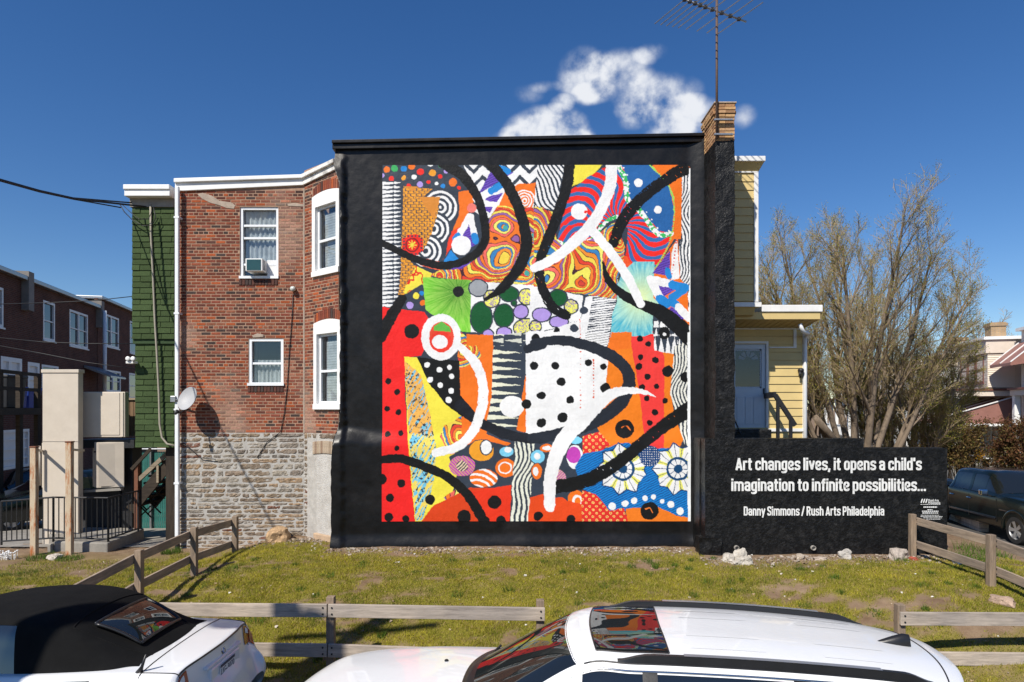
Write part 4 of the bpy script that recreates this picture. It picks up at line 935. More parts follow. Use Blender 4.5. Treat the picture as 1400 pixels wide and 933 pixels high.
# soldier courses over the angled windows and under the sills
sold = brick_mesh('brick', .06, .2, .08, M['brick_piece'])
for w in (aw1, aw2):
    n = int((w[1] - w[0]) / .07)
    for i in range(n):
        t = (i + .5) / n; o = piece('brick', sold, brick_house, FA.pt(lerp(w[0], w[1], t), w[3] + .09 - .10 * (2 * t - 1) ** 2 + .05, .012), math.atan2(FA.d.y, FA.d.x), R.choice(pal + dark))
for w in (win1, win2):
    n = int((w[1] - w[0] + .06) / .07)
    for i in range(n): piece('brick', sold, brick_house, FB.pt(w[0] - .02 + (i + .5) * .07, w[2] - .085, .02), 0, R.choice(dark), (1, 1, .55))
# windows
w = FB.window(win1, brick_house, 'white_metal', .055, rails=(.2, .57, .745), pane='glass', curtain=(.18, .98), sill=False, inset=.07)
sl = MB(); FB.box(sl, win1[0] - .01, win1[1] + .01, win1[2] - .005, win1[2] + .05, -.1, .035); sl.build('sill', M['white_metal'], w)
w2 = FB.window(win2, brick_house, 'white_metal', .06, rails=(.47,), pane='glass', curtain=(.05, .55), sill=False, inset=.06)
sl = MB(); FB.box(sl, win2[0] - .02, win2[1] + .02, win2[2] - .01, win2[2] + .045, -.1, .04); sl.build('sill', M['white_metal'], w2)
for wr in (aw1, aw2):
    a0, a1, z0, z1 = wr; fr = MB()
    n = 14; arch = lambda t: z1 - .06 * (2 * t - 1) ** 2 + .02
    fwd = .11
    FA.box(fr, a0, a0 + fwd, z0, arch(0) - .0, -.07, .03); FA.box(fr, a1 - fwd, a1, z0, arch(1), -.07, .03); FA.box(fr, a0, a1, z0 - .06, z0 + .05, -.08, .05)
    for i in range(n):
        t0, t1 = i / n, (i + 1) / n; A0, A1 = lerp(a0, a1, t0), lerp(a0, a1, t1)
        c = [FA.pt(A0, z1 - .27, .028), FA.pt(A1, z1 - .27, .028), FA.pt(A1, z1 - .27, -.07), FA.pt(A0, z1 - .27, -.07), FA.pt(A0, arch(t0), .028), FA.pt(A1, arch(t1), .028), FA.pt(A1, arch(t1), -.07), FA.pt(A0, arch(t0), -.07)]
        fr.hexa(c)
    fo = fr.build('window', M['white_trim'], brick_house)
    sa = MB(); b0, b1, y0, y1 = a0 + fwd, a1 - fwd, z0 + .05, z1 - .27; zm = lerp(y0, y1, .47)
    for (p0, p1, q0, q1, oo) in ((b0, b0 + .05, y0, y1, -.05), (b1 - .05, b1, y0, y1, -.05), (b0 + .05, b1 - .05, y1 - .05, y1, -.05), (b0 + .05, b1 - .05, y0, y0 + .06, -.05), (b0 + .05, b1 - .05, zm - .025, zm + .025, -.045)): FA.box(sa, p0, p1, q0, q1, oo - .05, oo)
    sa.build('sash', M['white_metal'], fo)
    g = MB(); FA.box(g, b0 + .03, b1 - .03, y0 + .02, y1 - .02, -.09, -.08); g.build('pane', M['glass'], fo)
    for i in range(int((y1 - y0 - .15) / .055)):        # blind slats behind the glass
        z = y0 + .06 + i * .055
        sb = MB(); FA.box(sb, lerp(b0, b1, .2), b1, z, z + .05, -.135, -.125); sb.build('blind_slat', M['fabric_white'], fo)
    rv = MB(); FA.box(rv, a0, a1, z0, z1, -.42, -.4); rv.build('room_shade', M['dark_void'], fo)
# white cornice
cn = MB()
for (vt0, vt1, vb0, vb1, o0, o1) in ((246, 240.5, 251.5, 245.5, -.2, .10), (251.5, 245.5, 262.5, 254, -.2, .045)):
    a, b, c, d = P(240.5, vb0, BY), P(416.5, vb1, BY), P(240.5, vt0, BY), P(416.5, vt1, BY)
    cn.hexa([(a.x, BY - o1, a.z), (b.x, BY - o1, b.z), (b.x, BY - o0, b.z), (a.x, BY - o0, a.z), (c.x, BY - o1, c.z), (d.x, BY - o1, d.z), (d.x, BY - o0, d.z), (c.x, BY - o0, c.z)])
cn.build('cornice', M['white_trim'], brick_house, bevel=.01)
cn = MB()
zl0, zl1 = ZZ(254, BY), ZZ(240.5, BY); _, zr1 = FA.px(459, 219.5); _, zr0 = FA.px(459, 233)
for (k0, k1, oo) in ((.6, 1, .1), (0, .6, .045)):
    L_ = LA * .96
    cn.hexa([FA.pt(-.02, lerp(zl0, zl1, k0), oo), FA.pt(L_, lerp(zr0, zr1, k0), oo), FA.pt(L_, lerp(zr0, zr1, k0), -.2), FA.pt(-.02, lerp(zl0, zl1, k0), -.2), FA.pt(-.02, lerp(zl0, zl1, k1), oo), FA.pt(L_, lerp(zr0, zr1, k1), oo), FA.pt(L_, lerp(zr0, zr1, k1), -.2), FA.pt(-.02, lerp(zl0, zl1, k1), -.2)])
M['peeling_white'] = pm('peeling_white', (.72, .71, .68), .7, .1, 6, .2, 40, dirt=(.13, .11, .09), dscale=4, damt=.9)
cn.build('cornice', M['peeling_white'], brick_house, bevel=.008, label='peeling white cornice on the angled wall')
# rubble stone base, each stone on its own
sb_ = MB(); FB.wall(sb_, 0, LB, zb, zs, [], .3, 0); FA.wall(sb_, 0, LA, zb, zs, [], .3, 0); sb_.build('stone_backing', M['mortar_grey'], brick_house, fix=False)
M['stone'] = pm('stone', (1, 1, 1), .92, .5, 14, 1.0, 40, spec=.15, src='object', dirt=(.40, .375, .34), dscale=6, damt=.6, bdist=.03)
spal = [(.24, .18, .125), (.21, .16, .115), (.27, .20, .135), (.23, .195, .16), (.26, .225, .185), (.29, .20, .125), (.17, .14, .115), (.27, .235, .19), (.20, .15, .11)]
def stone(Fw, a0, a1, z0, z1, name, parent, cc, mat='stone', out=.008, nx=10, nz=5):
    mb = MB(); pts = np.zeros((nx, nz, 3)); sd = R.random() * 50
    for i in range(nx):
        for j in range(nz):
            s, t = i / (nx - 1), j / (nz - 1); ex = (2 * s - 1); ez = (2 * t - 1)
            k = max(abs(ex), abs(ez)); f = (1 - .06 * abs(ex * ez) ** 2); a = lerp(a0, a1, .5 + .5 * ex * f); z = lerp(z0, z1, .5 + .5 * ez * f)
            n = mnoise.noise(Vector((a * 9 + sd, z * 14, sd))); n2 = mnoise.noise(Vector((a * 23 + sd, z * 30, sd)))
            o = -.004 if k > .99 else out * (1.0 - .3 * k ** 3) + .013 * n + .016 * n2
            pts[i, j] = Fw.pt(a + .018 * n2 * (k > .8), z + (.014 * n + .012 * n2) * (k > .8), o)
    mb.grid(pts); ob = mb.build(name, M[mat], parent); ob.color = (*cc, 1); return ob
def rubble(Fw, L0, L1, z0, z1, top_only=None):
    z = z0
    while z < z1 - .05:
        h = R.uniform(.065, .105) if z < z0 + 1.35 else R.uniform(.075, .15)
        if z + h > z1 - .05: h = z1 - z
        s = L0 - R.uniform(0, .2)
        while s < L1 - .04:
            l = R.choice((R.uniform(.14, .3), R.uniform(.3, .5), R.uniform(.45, .8))); a, b = max(s, L0), min(s + l, L1); s += l
            if L1 - s < .1: b = L1; s = L1
            if b - a < .06: continue
            cc = R.choice(spal); k = R.uniform(.75, 1.2)
            if R.random() < .03: cc = (.16, .07, .045)
            dz = R.uniform(-.008, .008)
            stone(Fw, a + .004, b - .004, z + .004 + dz, z + h - .004 + dz, 'stone', brick_house, tuple(x * k for x in cc))
        z += h
rubble(FB, 0, LB, zb, zs); rubble(FA, 0, .12, zb, zs); rubble(FA, .12, LA, zs - .12, zs)
# pier, rough brick arch and base under the angled wall
pa0, pz1 = FA.px(434, 622); pa1, _ = FA.px(458, 622); _, pz0 = FA.px(446, 731)
M['stucco_white'] = pm('stucco_white', (.50, .48, .45), .95, .12, 5, 1.0, 45, dirt=(.30, .26, .22), dscale=3, damt=.6, bdist=.02)
pr = MB(); FA.box(pr, pa0, LA + .1, .2, pz1 - .01, -.2, .02); pr.build('stucco_infill', M['stucco_white'], brick_house)
bs = MB(); FA.box(bs, pa0 - .06, LA + .1, .2, pz0, -.2, .07); bs.build('pier_base', pm('sandstone', (.42, .30, .20), .95, .2, 6, .6, 40), brick_house, bevel=.02)
ab = brick_mesh('brick', .075, .26, .08, M['brick_piece'])
for i in range(13):
    a = lerp(pa0 - .15, LA + .05, (i + .5) / 13); piece('brick', ab, brick_house, FA.pt(a, pz1 + .14 + .03 * math.sin(i * .26), .02), math.atan2(FA.d.y, FA.d.x), R.choice([(.34, .26, .18), (.28, .21, .15), (.38, .30, .22), (.25, .17, .12)]))
# downspout at the left corner
ds = MB(); xs_ = XX(242.5, BY - .12); ds.box((xs_ - .04, BY - .16, ZZ(737, BY)), (xs_ + .04, BY - .08, ZZ(258, BY))); dso = ds.build('downspout', M['white_metal'], brick_house, bevel=.015)
for v in (300, 430, 560, 660):
    q = MB(); q.box((xs_ - .055, BY - .165, ZZ(v, BY) - .02), (xs_ + .055, BY, ZZ(v, BY) + .02)); q.build('strap', M['white_metal'], dso)
q = MB(); q.tube([(xs_, BY - .12, ZZ(737, BY) + .02), (xs_, BY - .12, gz(xs_, BY) - .05)], .05, 12); q.build('drain_pipe', M['dark_metal'], dso)
# ------------------------------------------------------------------ things on the brick wall
ac = thing('air_conditioner', 'small white window air conditioner with teal grille in the upper brick house window', 'air conditioner', FB.pt(win1[0] + .3, win1[2] + .05, 0))
c0 = FB.px(340.5, 356.5); c1 = FB.px(363.5, 373.5); yo = .2
b = MB(); FB.box(b, c0[0], c1[0], c1[1], c0[1], -.25, yo); b.build('casing', M['white_plain'], ac, bevel=.012)
g = MB(); FB.box(g, c0[0] + .03, c1[0] - .03, c1[1] + .02, c0[1] - .02, yo - .02, yo + .004); g.build('grille_backing', pm('teal_grille', (.02, .09, .11), .5, .1, 5, .0), ac)
for i in range(11):
    z = lerp(c1[1] + .03, c0[1] - .03, i / 10); s_ = MB(); FB.box(s_, c0[0] + .032, c1[0] - .032, z - .004, z + .004, yo, yo + .012); s_.build('grille_slat', pm('teal_slat', (.025, .13, .15), .45, .1, 5, 0) if i == 0 else bpy.data.materials['teal_slat'], ac)
for k in range(7):
    s_ = MB(); y = BY - .04 - k * .02; s_.box((FB.pt(c1[0], 0).x - .002, y - .006, c1[1] + .03), (FB.pt(c1[0], 0).x + .004, y + .004, c0[1] - .03)); s_.build('side_louvre', M['grey_metal'], ac)
pn = MB(); FB.box(pn, c1[0] + .01, win1[1] - .06, win1[2] + .05, c0[1] + .02, -.08, -.05); pn.build('filler_panel', M['white_plain'], ac)
# satellite dish
DY = BY - .34; dc = P(258, 546, DY)
dish = thing('satellite_dish', 'round grey satellite dish on the corner of the brick house', 'satellite dish', dc + Vector((-.1, .15, -.3)))
ax = Vector((-.30, -.86, .40)).normalized(); e1 = ax.cross(Vector((0, 0, 1))).normalized(); e2 = e1.cross(ax)
d_ = MB(); n = 36; rings = 7; vv = []; 
for back in (0, 1):
    pts = np.zeros((rings, n + 1, 3))
    for i in range(rings):
        r = .245 * i / (rings - 1)
        for j in range(n + 1):
            t = 2 * math.pi * j / n; pts[i, j] = dc + e1 * (r * .93 * math.cos(t)) + e2 * (r * 1.08 * math.sin(t)) + ax * (.075 * (r / .245) ** 2 - .012 * back - .03)
    d_.grid(pts, flip=bool(back))
d_.build('reflector', pm('dish_grey', (.36, .36, .37), .55, .08, 6, .05, 40), dish, smooth=True, fix=False)
a = MB(); foot = Vector((XX(243, BY), BY - .17, dc.z + .0)); a.tube([dc - ax * .04, dc - ax * .14, foot], .018, 10); a.build('mast', M['grey_metal'], dish, smooth=True)
a = MB(); lnb = dc + ax * .22 - e2 * .42; a.tube([dc - e2 * .22 - ax * .02, dc - e2 * .34 + ax * .08, lnb], .013, 8); a.build('feed_arm', M['dark_metal'], dish, smooth=True)
a = MB(); a.tube([lnb - ax * .02, lnb - ax * .02 + (dc - lnb).normalized() * .09], [.03, .04], 12); a.build('feed_horn', M['dark_metal'], dish, smooth=True)
a = MB(); a.box(foot + Vector((-.06, -.03, -.06)), foot + Vector((.05, .04, .07))); a.build('bracket', M['grey_metal'], dish, bevel=.008)
# sconce and loose cables
wl = thing('wall_light', 'small round floodlight on the brick between the windows', 'light', FB.pt(*FB.px(402, 400), 0))
lc = FB.pt(*FB.px(402, 396), 0); b = MB(); b.lathe([(0, -.12), (.05, -.115), (.058, -.08), (.045, 0)], 18, 'Y', lc); b.build('lamp_head', pm('lamp_glass', (.5, .52, .48), .2, .05, 5, 0), wl, smooth=True)
b = MB(); b.lathe([(.05, -.02), (.05, .005), (.0, .005)], 14, 'Y', lc + Vector((0, .0, 0))); b.build('lamp_base', M['dark_metal'], wl, smooth=True)
def cable(name, pts, r, label, cat='cable', group=None, mat='dark_metal', n=6):
    mb = MB(); mb.tube(pts, r, n); return mb.build(name, M[mat], None, smooth=True, label=label, cat=cat, group=group)
cb_ = [FB.pt(*FB.px(u, v), .02) for (u, v) in ((401, 402), (400, 430), (396, 480), (393, 530), (389, 565), (384, 591), (366, 604), (352, 626))]
cable('cable', cb_, .008, 'thin black cable running down the brick wall from the floodlight')
cb_ = [FB.pt(*FB.px(u, v), .05) for (u, v) in ((244, 604), (258, 610), (268, 619), (276, 626), (296, 628))]
cable('cable', cb_, .009, 'thin black cable along the stones below the satellite dish')
# ------------------------------------------------------------------ green shingled house
GYY = 14.35
green_house = thing('green_house', 'narrow green shingled house wall between the cabinets and the brick house', 'house', (XX(211, GYY), GYY + 2, .4))
M['shingle'] = pm('shingle', (1, 1, 1), .95, .2, 30, .8, 160, spec=.15, src='object')
FG = Fac(XX(181, GYY), GYY, 1, 0); LG = XX(241, GYY) - XX(181, GYY) - .03
zgb, zgt = ZZ(612, GYY), ZZ(284, GYY); zstep = ZZ(470, GYY)
gw_ = MB(); FG.box(gw_, .03, LG, zgb, zstep, -5, -.07); FG.box(gw_, .0, LG, zstep, zgt + .2, -5, -.01); gw_.build('wall', pm('green_felt', (.03, .06, .022), .95, .2, 8, .3), green_house)
nrow = 42; rh_ = (zgt - zgb) / nrow
shm = {}
def shingle_mesh(w):
    k = round(w, 2)
    if k not in shm:
        mb = MB(); a = k / 2; mb.hexa([(-a, -.026, 0), (a, -.026, 0), (a, .0, 0), (-a, .0, 0), (-a, -.006, rh_ + .03), (a, -.006, rh_ + .03), (a, .002, rh_ + .03), (-a, .002, rh_ + .03)])
        me = mb.mesh('shingle'); me.materials.append(M['shingle']); bm = bmesh.new(); bm.from_mesh(me); bmesh.ops.recalc_face_normals(bm, faces=bm.faces); bm.to_mesh(me); bm.free(); shm[k] = me
    return shm[k]
for i in range(nrow):
    z = zgb + i * rh_; up = z > zstep - .02; off = .0 if up else -.065; L0 = .0 if up else .03
    s = L0 - (.22 if i % 2 else 0) - R.uniform(0, .06)
    while s < LG - .02:
        a, b = max(s, L0), min(s + .44, LG); s += .44
        if b - a < .04: continue
        k = R.uniform(.82, 1.15); piece('shingle', shingle_mesh(b - a - .014), green_house, FG.pt((a + b) / 2, z, off + R.uniform(0, .010)), 0, (.052 * k, .080 * k, .032 * k))
fa = MB(); FG.box(fa, -.05, LG, ZZ(272.5, GYY), ZZ(258.5, GYY), -.3, .22); fa.build('fascia', M['white_trim'], green_house, bevel=.01)
fa = MB(); FG.box(fa, -.06, LG + .005, ZZ(264, GYY), ZZ(257.5, GYY), -.3, .25); fa.build('gutter', M['white_trim'], green_house, bevel=.012)
fa = MB(); FG.box(fa, -.03, LG, ZZ(284, GYY), ZZ(272.5, GYY), -.3, .05); fa.build('frieze', M['concrete'], green_house)
cb_ = [FG.pt(*FG.px(u, v), .05) for (u, v) in ((207.5, 280), (208, 320), (211, 380), (213.5, 440), (216, 480), (219, 540), (220, 580), (223, 598), (230, 607), (241, 609.5))]
mb = MB(); mb.tube(cb_, .022, 10); mb.build('conduit', pm('conduit_tan', (.32, .29, .23), .6, .1, 6, .1), green_house, smooth=True)
# posts, stairs and lattice under the green house
for (u, yy) in ((236, GYY + .3),):
    q = MB(); q.box((XX(u, yy) - .1, yy - .1, .2), (XX(u, yy) + .1, yy + .1, zgb + .05)); q.build('post', wood_mat('post_dark', (.05, .04, .032), 'Z'), green_house)
fl_ = thing('floodlight', 'twin white floodlight on the left edge of the green house', 'light', P(182, 493, GYY - .15))
for du in (-.06, .05):
    q = MB(); c = P(183, 492, GYY - .15) + Vector((du - .05, 0, .02)); q.lathe([(.02, .06), (.03, .05), (.05, -.04), (.045, -.05), (0, -.045)], 14, 'Y', c); q.build('lamp_head', M['white_plain'], fl_, smooth=True)
q = MB(); q.box(P(184, 496, GYY) + Vector((-.1, -.16, -.03)), P(184, 496, GYY) + Vector((.06, .02, .02))); q.build('bracket', M['white_plain'], fl_, bevel=.006)
stairs = thing('stairs', 'dark wooden outside stairs in the shade below the green house', 'stairs', (XX(205, 15.4), 15.4, .4))
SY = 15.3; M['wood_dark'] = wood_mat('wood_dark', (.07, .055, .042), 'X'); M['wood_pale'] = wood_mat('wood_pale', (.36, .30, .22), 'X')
p0, p1 = P(188, 690, SY), P(240, 612, SY)
for k in range(9):
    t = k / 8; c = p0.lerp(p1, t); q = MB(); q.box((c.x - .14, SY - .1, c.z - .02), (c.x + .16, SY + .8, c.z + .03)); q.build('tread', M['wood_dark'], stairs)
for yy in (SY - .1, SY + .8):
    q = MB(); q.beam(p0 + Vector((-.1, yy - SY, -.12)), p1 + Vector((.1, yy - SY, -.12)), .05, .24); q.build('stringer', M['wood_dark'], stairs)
q = MB(); q.beam(P(190, 656, SY - .15), P(242, 608, SY - .15), .06, .09); q.build('handrail', M['wood_pale'], stairs)
q = MB(); q.beam(P(180, 642, SY - .2), P(206, 614, SY - .2), .05, .07); q.build('handrail', M['wood_dark'], stairs)
M['rust_brown'] = pm('rust_brown', (.16, .06, .03), .8, .25, 9, .2)
q = MB(); q.box(P(185, 738, SY - .15) + Vector((0, -.05, -.3)), P(190, 634, SY - .15) + Vector((0, .05, 0))); q.build('newel', M['rust_brown'], stairs)
q = MB(); q.beam(P(216, 636, SY - .15), P(216, 660, SY - .15), .05, .05); q.build('baluster', M['wood_pale'], stairs)
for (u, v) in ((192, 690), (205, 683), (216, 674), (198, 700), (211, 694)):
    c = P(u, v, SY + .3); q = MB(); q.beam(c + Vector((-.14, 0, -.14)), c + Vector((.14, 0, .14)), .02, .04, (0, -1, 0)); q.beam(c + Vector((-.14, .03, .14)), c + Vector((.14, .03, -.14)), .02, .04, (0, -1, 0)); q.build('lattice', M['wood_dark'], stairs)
chain = thing('slat_fence', 'teal slatted mesh fence in the shade behind the stairs', 'fence', (XX(215, 17.5), 17.5, .35))
for i in range(26):
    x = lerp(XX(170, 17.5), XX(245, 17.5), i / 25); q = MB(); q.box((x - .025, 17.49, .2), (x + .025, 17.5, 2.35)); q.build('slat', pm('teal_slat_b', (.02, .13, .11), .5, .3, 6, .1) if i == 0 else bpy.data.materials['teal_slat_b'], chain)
for u in (176, 208, 240):
    q = MB(); q.tube([(XX(u, 17.5), 17.44, .2), (XX(u, 17.5), 17.44, 2.5)], .03, 10); q.build('post', M['grey_metal'], chain)
q = MB(); q.tube([(XX(165, 17.5), 17.44, 2.42), (XX(248, 17.5), 17.44, 2.42)], .025, 10); q.build('top_rail', M['grey_metal'], chain)
# ------------------------------------------------------------------ beige cabinets, rusty posts, railing
M['beige'] = pm('beige_metal', (.56, .49, .405), .6, .05, 3, .04, 40, dirt=(.42, .35, .27), damt=.3, dscale=2)
M['beige_shade'] = M['beige']
CY = 14.6
cab = thing('tall_cabinet', 'tall beige metal cabinet behind the rusty posts', 'cabinet', (XX(84, CY), CY + .3, .5))
x0, x1 = XX(58, CY), XX(107, CY); zt_ = ZZ(510, CY); q = MB(); q.box((x0, CY, .45), (x1, CY + .17, zt_)); q.build('casing', M['beige'], cab, bevel=.01)
q = MB(); q.box((x0 - .02, CY - .02, zt_ + .0), (x1 + .02, CY + .19, zt_ + .075)); q.build('lid', M['beige'], cab, bevel=.008)
q = MB(); q.box((x0 + .0, CY - .008, ZZ(604, CY)), (x1, CY + .0, ZZ(603.2, CY))); q.build('seam', pm('seam_line', (.38, .33, .28), .7, .1, 4, 0), cab)
q = MB(); q.box((x0 - .1, CY + .12, ZZ(668, CY)), (x0 - .002, CY + .5, ZZ(606, CY))); q.build('side_box', M['beige'], cab, bevel=.008)
q = MB(); q.tube([P(54, 610, CY - .1), P(54, 664, CY - .1)], .03, 10); q.build('conduit', M['beige'], cab, smooth=True)
def panel_box(name, label, u0, v0, u1, v1, Y, dep, loc, rz=0.0, ins=.05):
    t = thing(name, label, 'cabinet', loc)
    q = MB(); a, b = XX(u0, Y), XX(u1, Y); z0, z1 = ZZ(v1, Y), ZZ(v0, Y); q.box((a, Y, z0), (b, Y + dep, z1)); q.build('casing', M['beige'], t, bevel=.012)
    q = MB(); q.box((a + ins, Y - .012, z0 + ins), (b - ins * 2.4, Y - .001, z1 - ins * .4)); q.build('door_panel', M['beige'], t, bevel=.005)
    q = MB(); q.box((b - ins * 1.5, Y - .02, z0 + .01), (b - ins * .6, Y - .001, z1 - .01)); q.build('edge_strip', M['beige'], t, bevel=.005)
    return t
UY = 15.0
ub = panel_box('upper_cabinet', 'square beige metal cabinet raised on the dark frame, right of the tall one', 113.5, 536, 171, 598, UY, .16, (XX(142, UY), UY + .4, ZZ(600, UY)))
lb = thing('lower_cabinet', 'beige metal cabinet set cornerwise below the square raised one', 'cabinet', (XX(142, UY), UY, ZZ(668, UY)))
z0, z1 = ZZ(667, UY), ZZ(605, UY); A0, A1, A2 = Vector((XX(117, UY), UY + .25, 0)), Vector((XX(136, UY), UY - .1, 0)), Vector((XX(166.5, UY), UY + .1, 0)); A3 = A0 + (A2 - A1)
q = MB(); q.prism([Vector((p.x, p.y, z0)) for p in (A0, A1, A2, A3)], (0, 0, z1 - z0)); q.build('casing', M['beige'], lb, bevel=.012)
q = MB(); q.prism([Vector((p.x, p.y, z0 + .04)) for p in (A1 + Vector((.06, -.012, 0)), A2 + Vector((-.05, -.004, 0)), A2 + Vector((-.05, .0, 0)), A1 + Vector((.06, .0, 0)))], (0, 0, z1 - z0 - .08)); q.build('door_panel', M['beige'], lb)
q = MB(); q.lathe([(0, -.02), (.02, -.02), (.02, .0)], 10, 'Y', P(130, 618, UY - .02)); q.build('lock', M['dark_metal'], lb)
q = MB(); q.beam(P(116, 672, UY - .05), P(167, 669, UY - .05), .1, .05); q.build('shelf_edge', M['concrete'], lb)
fr = thing('cabinet_frame', 'dark steel frame and column carrying the raised cabinets', 'frame', (XX(160, 15.4), 15.4, .5))
q = MB(); q.box((XX(167, 15.3), 15.3, .45), (XX(181, 15.3), 15.7, ZZ(602, 15.3))); q.build('column', M['dark_metal'], fr)
q = MB(); q.box((XX(113, 15.3), 15.1, ZZ(612, 15.3)), (XX(190, 15.3), 15.9, ZZ(601, 15.3))); q.build('beam', M['dark_metal'], fr)
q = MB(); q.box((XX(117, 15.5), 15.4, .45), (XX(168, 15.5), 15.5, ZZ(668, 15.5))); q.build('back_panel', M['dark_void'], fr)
wf = thing('wooden_gate', 'weathered wooden board gate between the raised cabinet and the green house', 'gate', (XX(182, 15.6), 15.6, ZZ(597, 15.6)))
M['wood_brown'] = wood_mat('wood_brown', (.24, .16, .10), 'Z')
for (u0, u1) in ((174, 177.2), (178, 182), (182.6, 186.4), (187, 191)):
    q = MB(); q.box((XX(u0, 15.6), 15.6, ZZ(596, 15.6)), (XX(u1, 15.6), 15.63, ZZ(546, 15.6))); q.build('board', M['wood_brown'], wf)
q = MB(); q.box((XX(172.5, 15.58), 15.56, ZZ(547, 15.58)), (XX(191, 15.58), 15.66, ZZ(544, 15.58))); q.build('top_rail', M['wood_pale'], wf)
# concrete base with railing
BS = 13.7
base = thing('concrete_base', 'low cracked concrete plinth under the cabinets and iron railing', 'plinth', (XX(130, BS), BS + .5, .4))
zt_ = ZZ(741, BS); q = MB()
xa, xb, xc = XX(72, BS), XX(152, BS), XX(200, BS + 1.5)
q.prism([(xa, BS + .05, .2), (xb, BS - .12, .2), (xc - .1, BS + 1.6, .2), (XX(60, BS + 1.8), BS + 1.8, .2)], (0, 0, zt_ - .2)); q.build('slab', M['concrete'], base, bevel=.03)
q = MB(); q.box((XX(64, BS), BS + .0, .2), (xa - .02, BS + 1.2, zt_ - .04)); q.build('step', M['concrete'], base, bevel=.03)
rail = thing('iron_railing', 'thin black iron railing on the plinth in front of the cabinets', 'railing', (XX(110, BS), BS + .1, zt_))
def iron(p, q_, n, htop, hbot, parent, r=.011, th=.018):
    p = Vector(p); q_ = Vector(q_); up = Vector((0, 0, 1))
    for h in (htop, hbot):
        m = MB(); m.tube([p + up * h, q_ + up * h], th, 8); m.build('rail', M['dark_metal'], parent)
    for i in range(n + 1):
        c = p.lerp(q_, i / n); m = MB(); end = i in (0, n); m.tube([c + up * (0 if end else hbot), c + up * htop], .022 if end else r, 8); m.build('post' if end else 'baluster', M['dark_metal'], parent)
rz_ = zt_ - .02; k0 = Vector((XX(2, BS + .35), BS + .35, rz_ - .12)); k1 = Vector((XX(73, BS + .1), BS + .1, rz_)); k2 = Vector((XX(148, BS + .0), BS + .0, rz_)); k3 = Vector((XX(189, BS + 1.2), BS + 1.2, rz_))
hh = ZZ(681, BS) - rz_
iron(k0, k1, 10, hh, .08, rail); iron(k1, k2, 10, hh, .08, rail); iron(k2, k3, 9, hh, .08, rail)
# rusty posts
M['rust_post'] = pm('rust_post', (.50, .40, .28), .75, .1, 6, .3, 40, dirt=(.36, .115, .03), dscale=7, damt=2.4, stretch=(1, 1, .22))
for (u0, u1, v0, v1, lab, brk) in ((40.5, 48.5, 611, 746, 'square cream post streaked with rust, the left of two before the cabinet', (57, 616)), (89, 97, 604, 753, 'square cream post streaked with rust, the right of two before the cabinet', (114, 615.5))):
    PYY = 13.35; t = thing('rusty_post', lab, 'post', P((u0 + u1) / 2, v1, PYY), 'rusty posts before the cabinet')
    a, b = XX(u0, PYY), XX(u1, PYY); zb_ = gz((a + b) / 2, PYY) - .1
    q = MB(); q.box((a, PYY, zb_), (b, PYY + .10, ZZ(v0 + 1.5, PYY))); q.build('shaft', M['rust_post'], t, bevel=.008)
    q = MB(); q.box((a - .008, PYY - .008, ZZ(v0 + 1.5, PYY)), (b + .008, PYY + .108, ZZ(v0 - .5, PYY))); q.build('cap', M['rust_brown'], t, bevel=.006)
    e_ = Vector((b - .03, PYY + .1, ZZ(brk[1], PYY))); f_ = Vector((XX(brk[0], CY + .1), CY + .1, ZZ(brk[1] + 1, CY)))
    q = MB(); q.beam(e_, f_, .05, .045); q.build('bracket', M['beige'], t)
# ------------------------------------------------------------------ dark brick rowhouses at the far left
ROWD = Vector(((495 - 700) / F, 1, 0)).normalized()
FL = Fac(XX(66, 26), 26, ROWD.x, ROWD.y)          # outward normal to the right
if FL.n.x < 0: FL.n = -FL.n
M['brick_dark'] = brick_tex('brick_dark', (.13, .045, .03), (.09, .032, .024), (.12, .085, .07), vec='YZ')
M['cap_grey'] = pm('cap_grey', (.22, .2, .18), .9, .2, 3, .3)
def facade_house(name, label, a0, a1, zg, zt, wins, wmat, parent_loc, depth=8, Fw=FL):
    t = thing(name, label, 'house', parent_loc)
    holes = [w[0] for w in wins]
    q = MB(); Fw.wall(q, a0, a1, zg, zt, holes, .14); q.build('wall', M[wmat], t, fix=False)
    q = MB(); Fw.box(q, a0 + .01, a1 - .01, zg, zt - .05, -depth, -.5); q.build('body', M[wmat], t)
    for (r, kw) in wins: Fw.window(r, t, **kw)
    return t
WK = dict(frame='white_trim', fw=.09, rails=(.5,), inset=.04)
def R_(*a): return FL.rect(*a)
aE, _ = FL.px(133, 420); aS = FL.px(-60, 420)[0]; aF = FL.px(215, 440)[0]
zA = FL.px(70, 398)[1]; zB = FL.px(160, 419)[1]; zG = -.5
dbl = dict(WK); dbl['mull'] = (.5,)
winsA = [(R_(-16, 391, 4.5, 446), WK), (R_(59, 413, 75, 466), WK), (R_(95, 427, 120, 475), dbl), (R_(1, 489, 30, 532), dict(frame='white_trim', fw=.16, rails=(), mull=(.45,), inset=.04, pane='white_plain', sill=False)), (R_(38, 496, 54, 548), dict(frame='white_trim', fw=.14, rails=(.55,), inset=.04, pane='white_plain', sill=False)), (R_(57, 500, 80, 530), WK), (R_(-14, 588, 40, 642), dict(frame='white_trim', fw=.1, rails=(.25, .5, .75), inset=.04, pane='white_plain', sill=False))]
winsB = [(R_(141.5, 432, 162.5, 475), dbl), (R_(177.5, 441, 190, 484), WK), (R_(143.5, 507, 165, 536), dbl), (R_(176.5, 511, 190, 545), dict(WK, sill=False))]
rowA = facade_house('row_house', 'shaded dark brick rowhouse with back deck at the far left edge', aS, aE - .03, zG, zA, winsA, 'brick_dark', FL.pt(0, zG, -3))
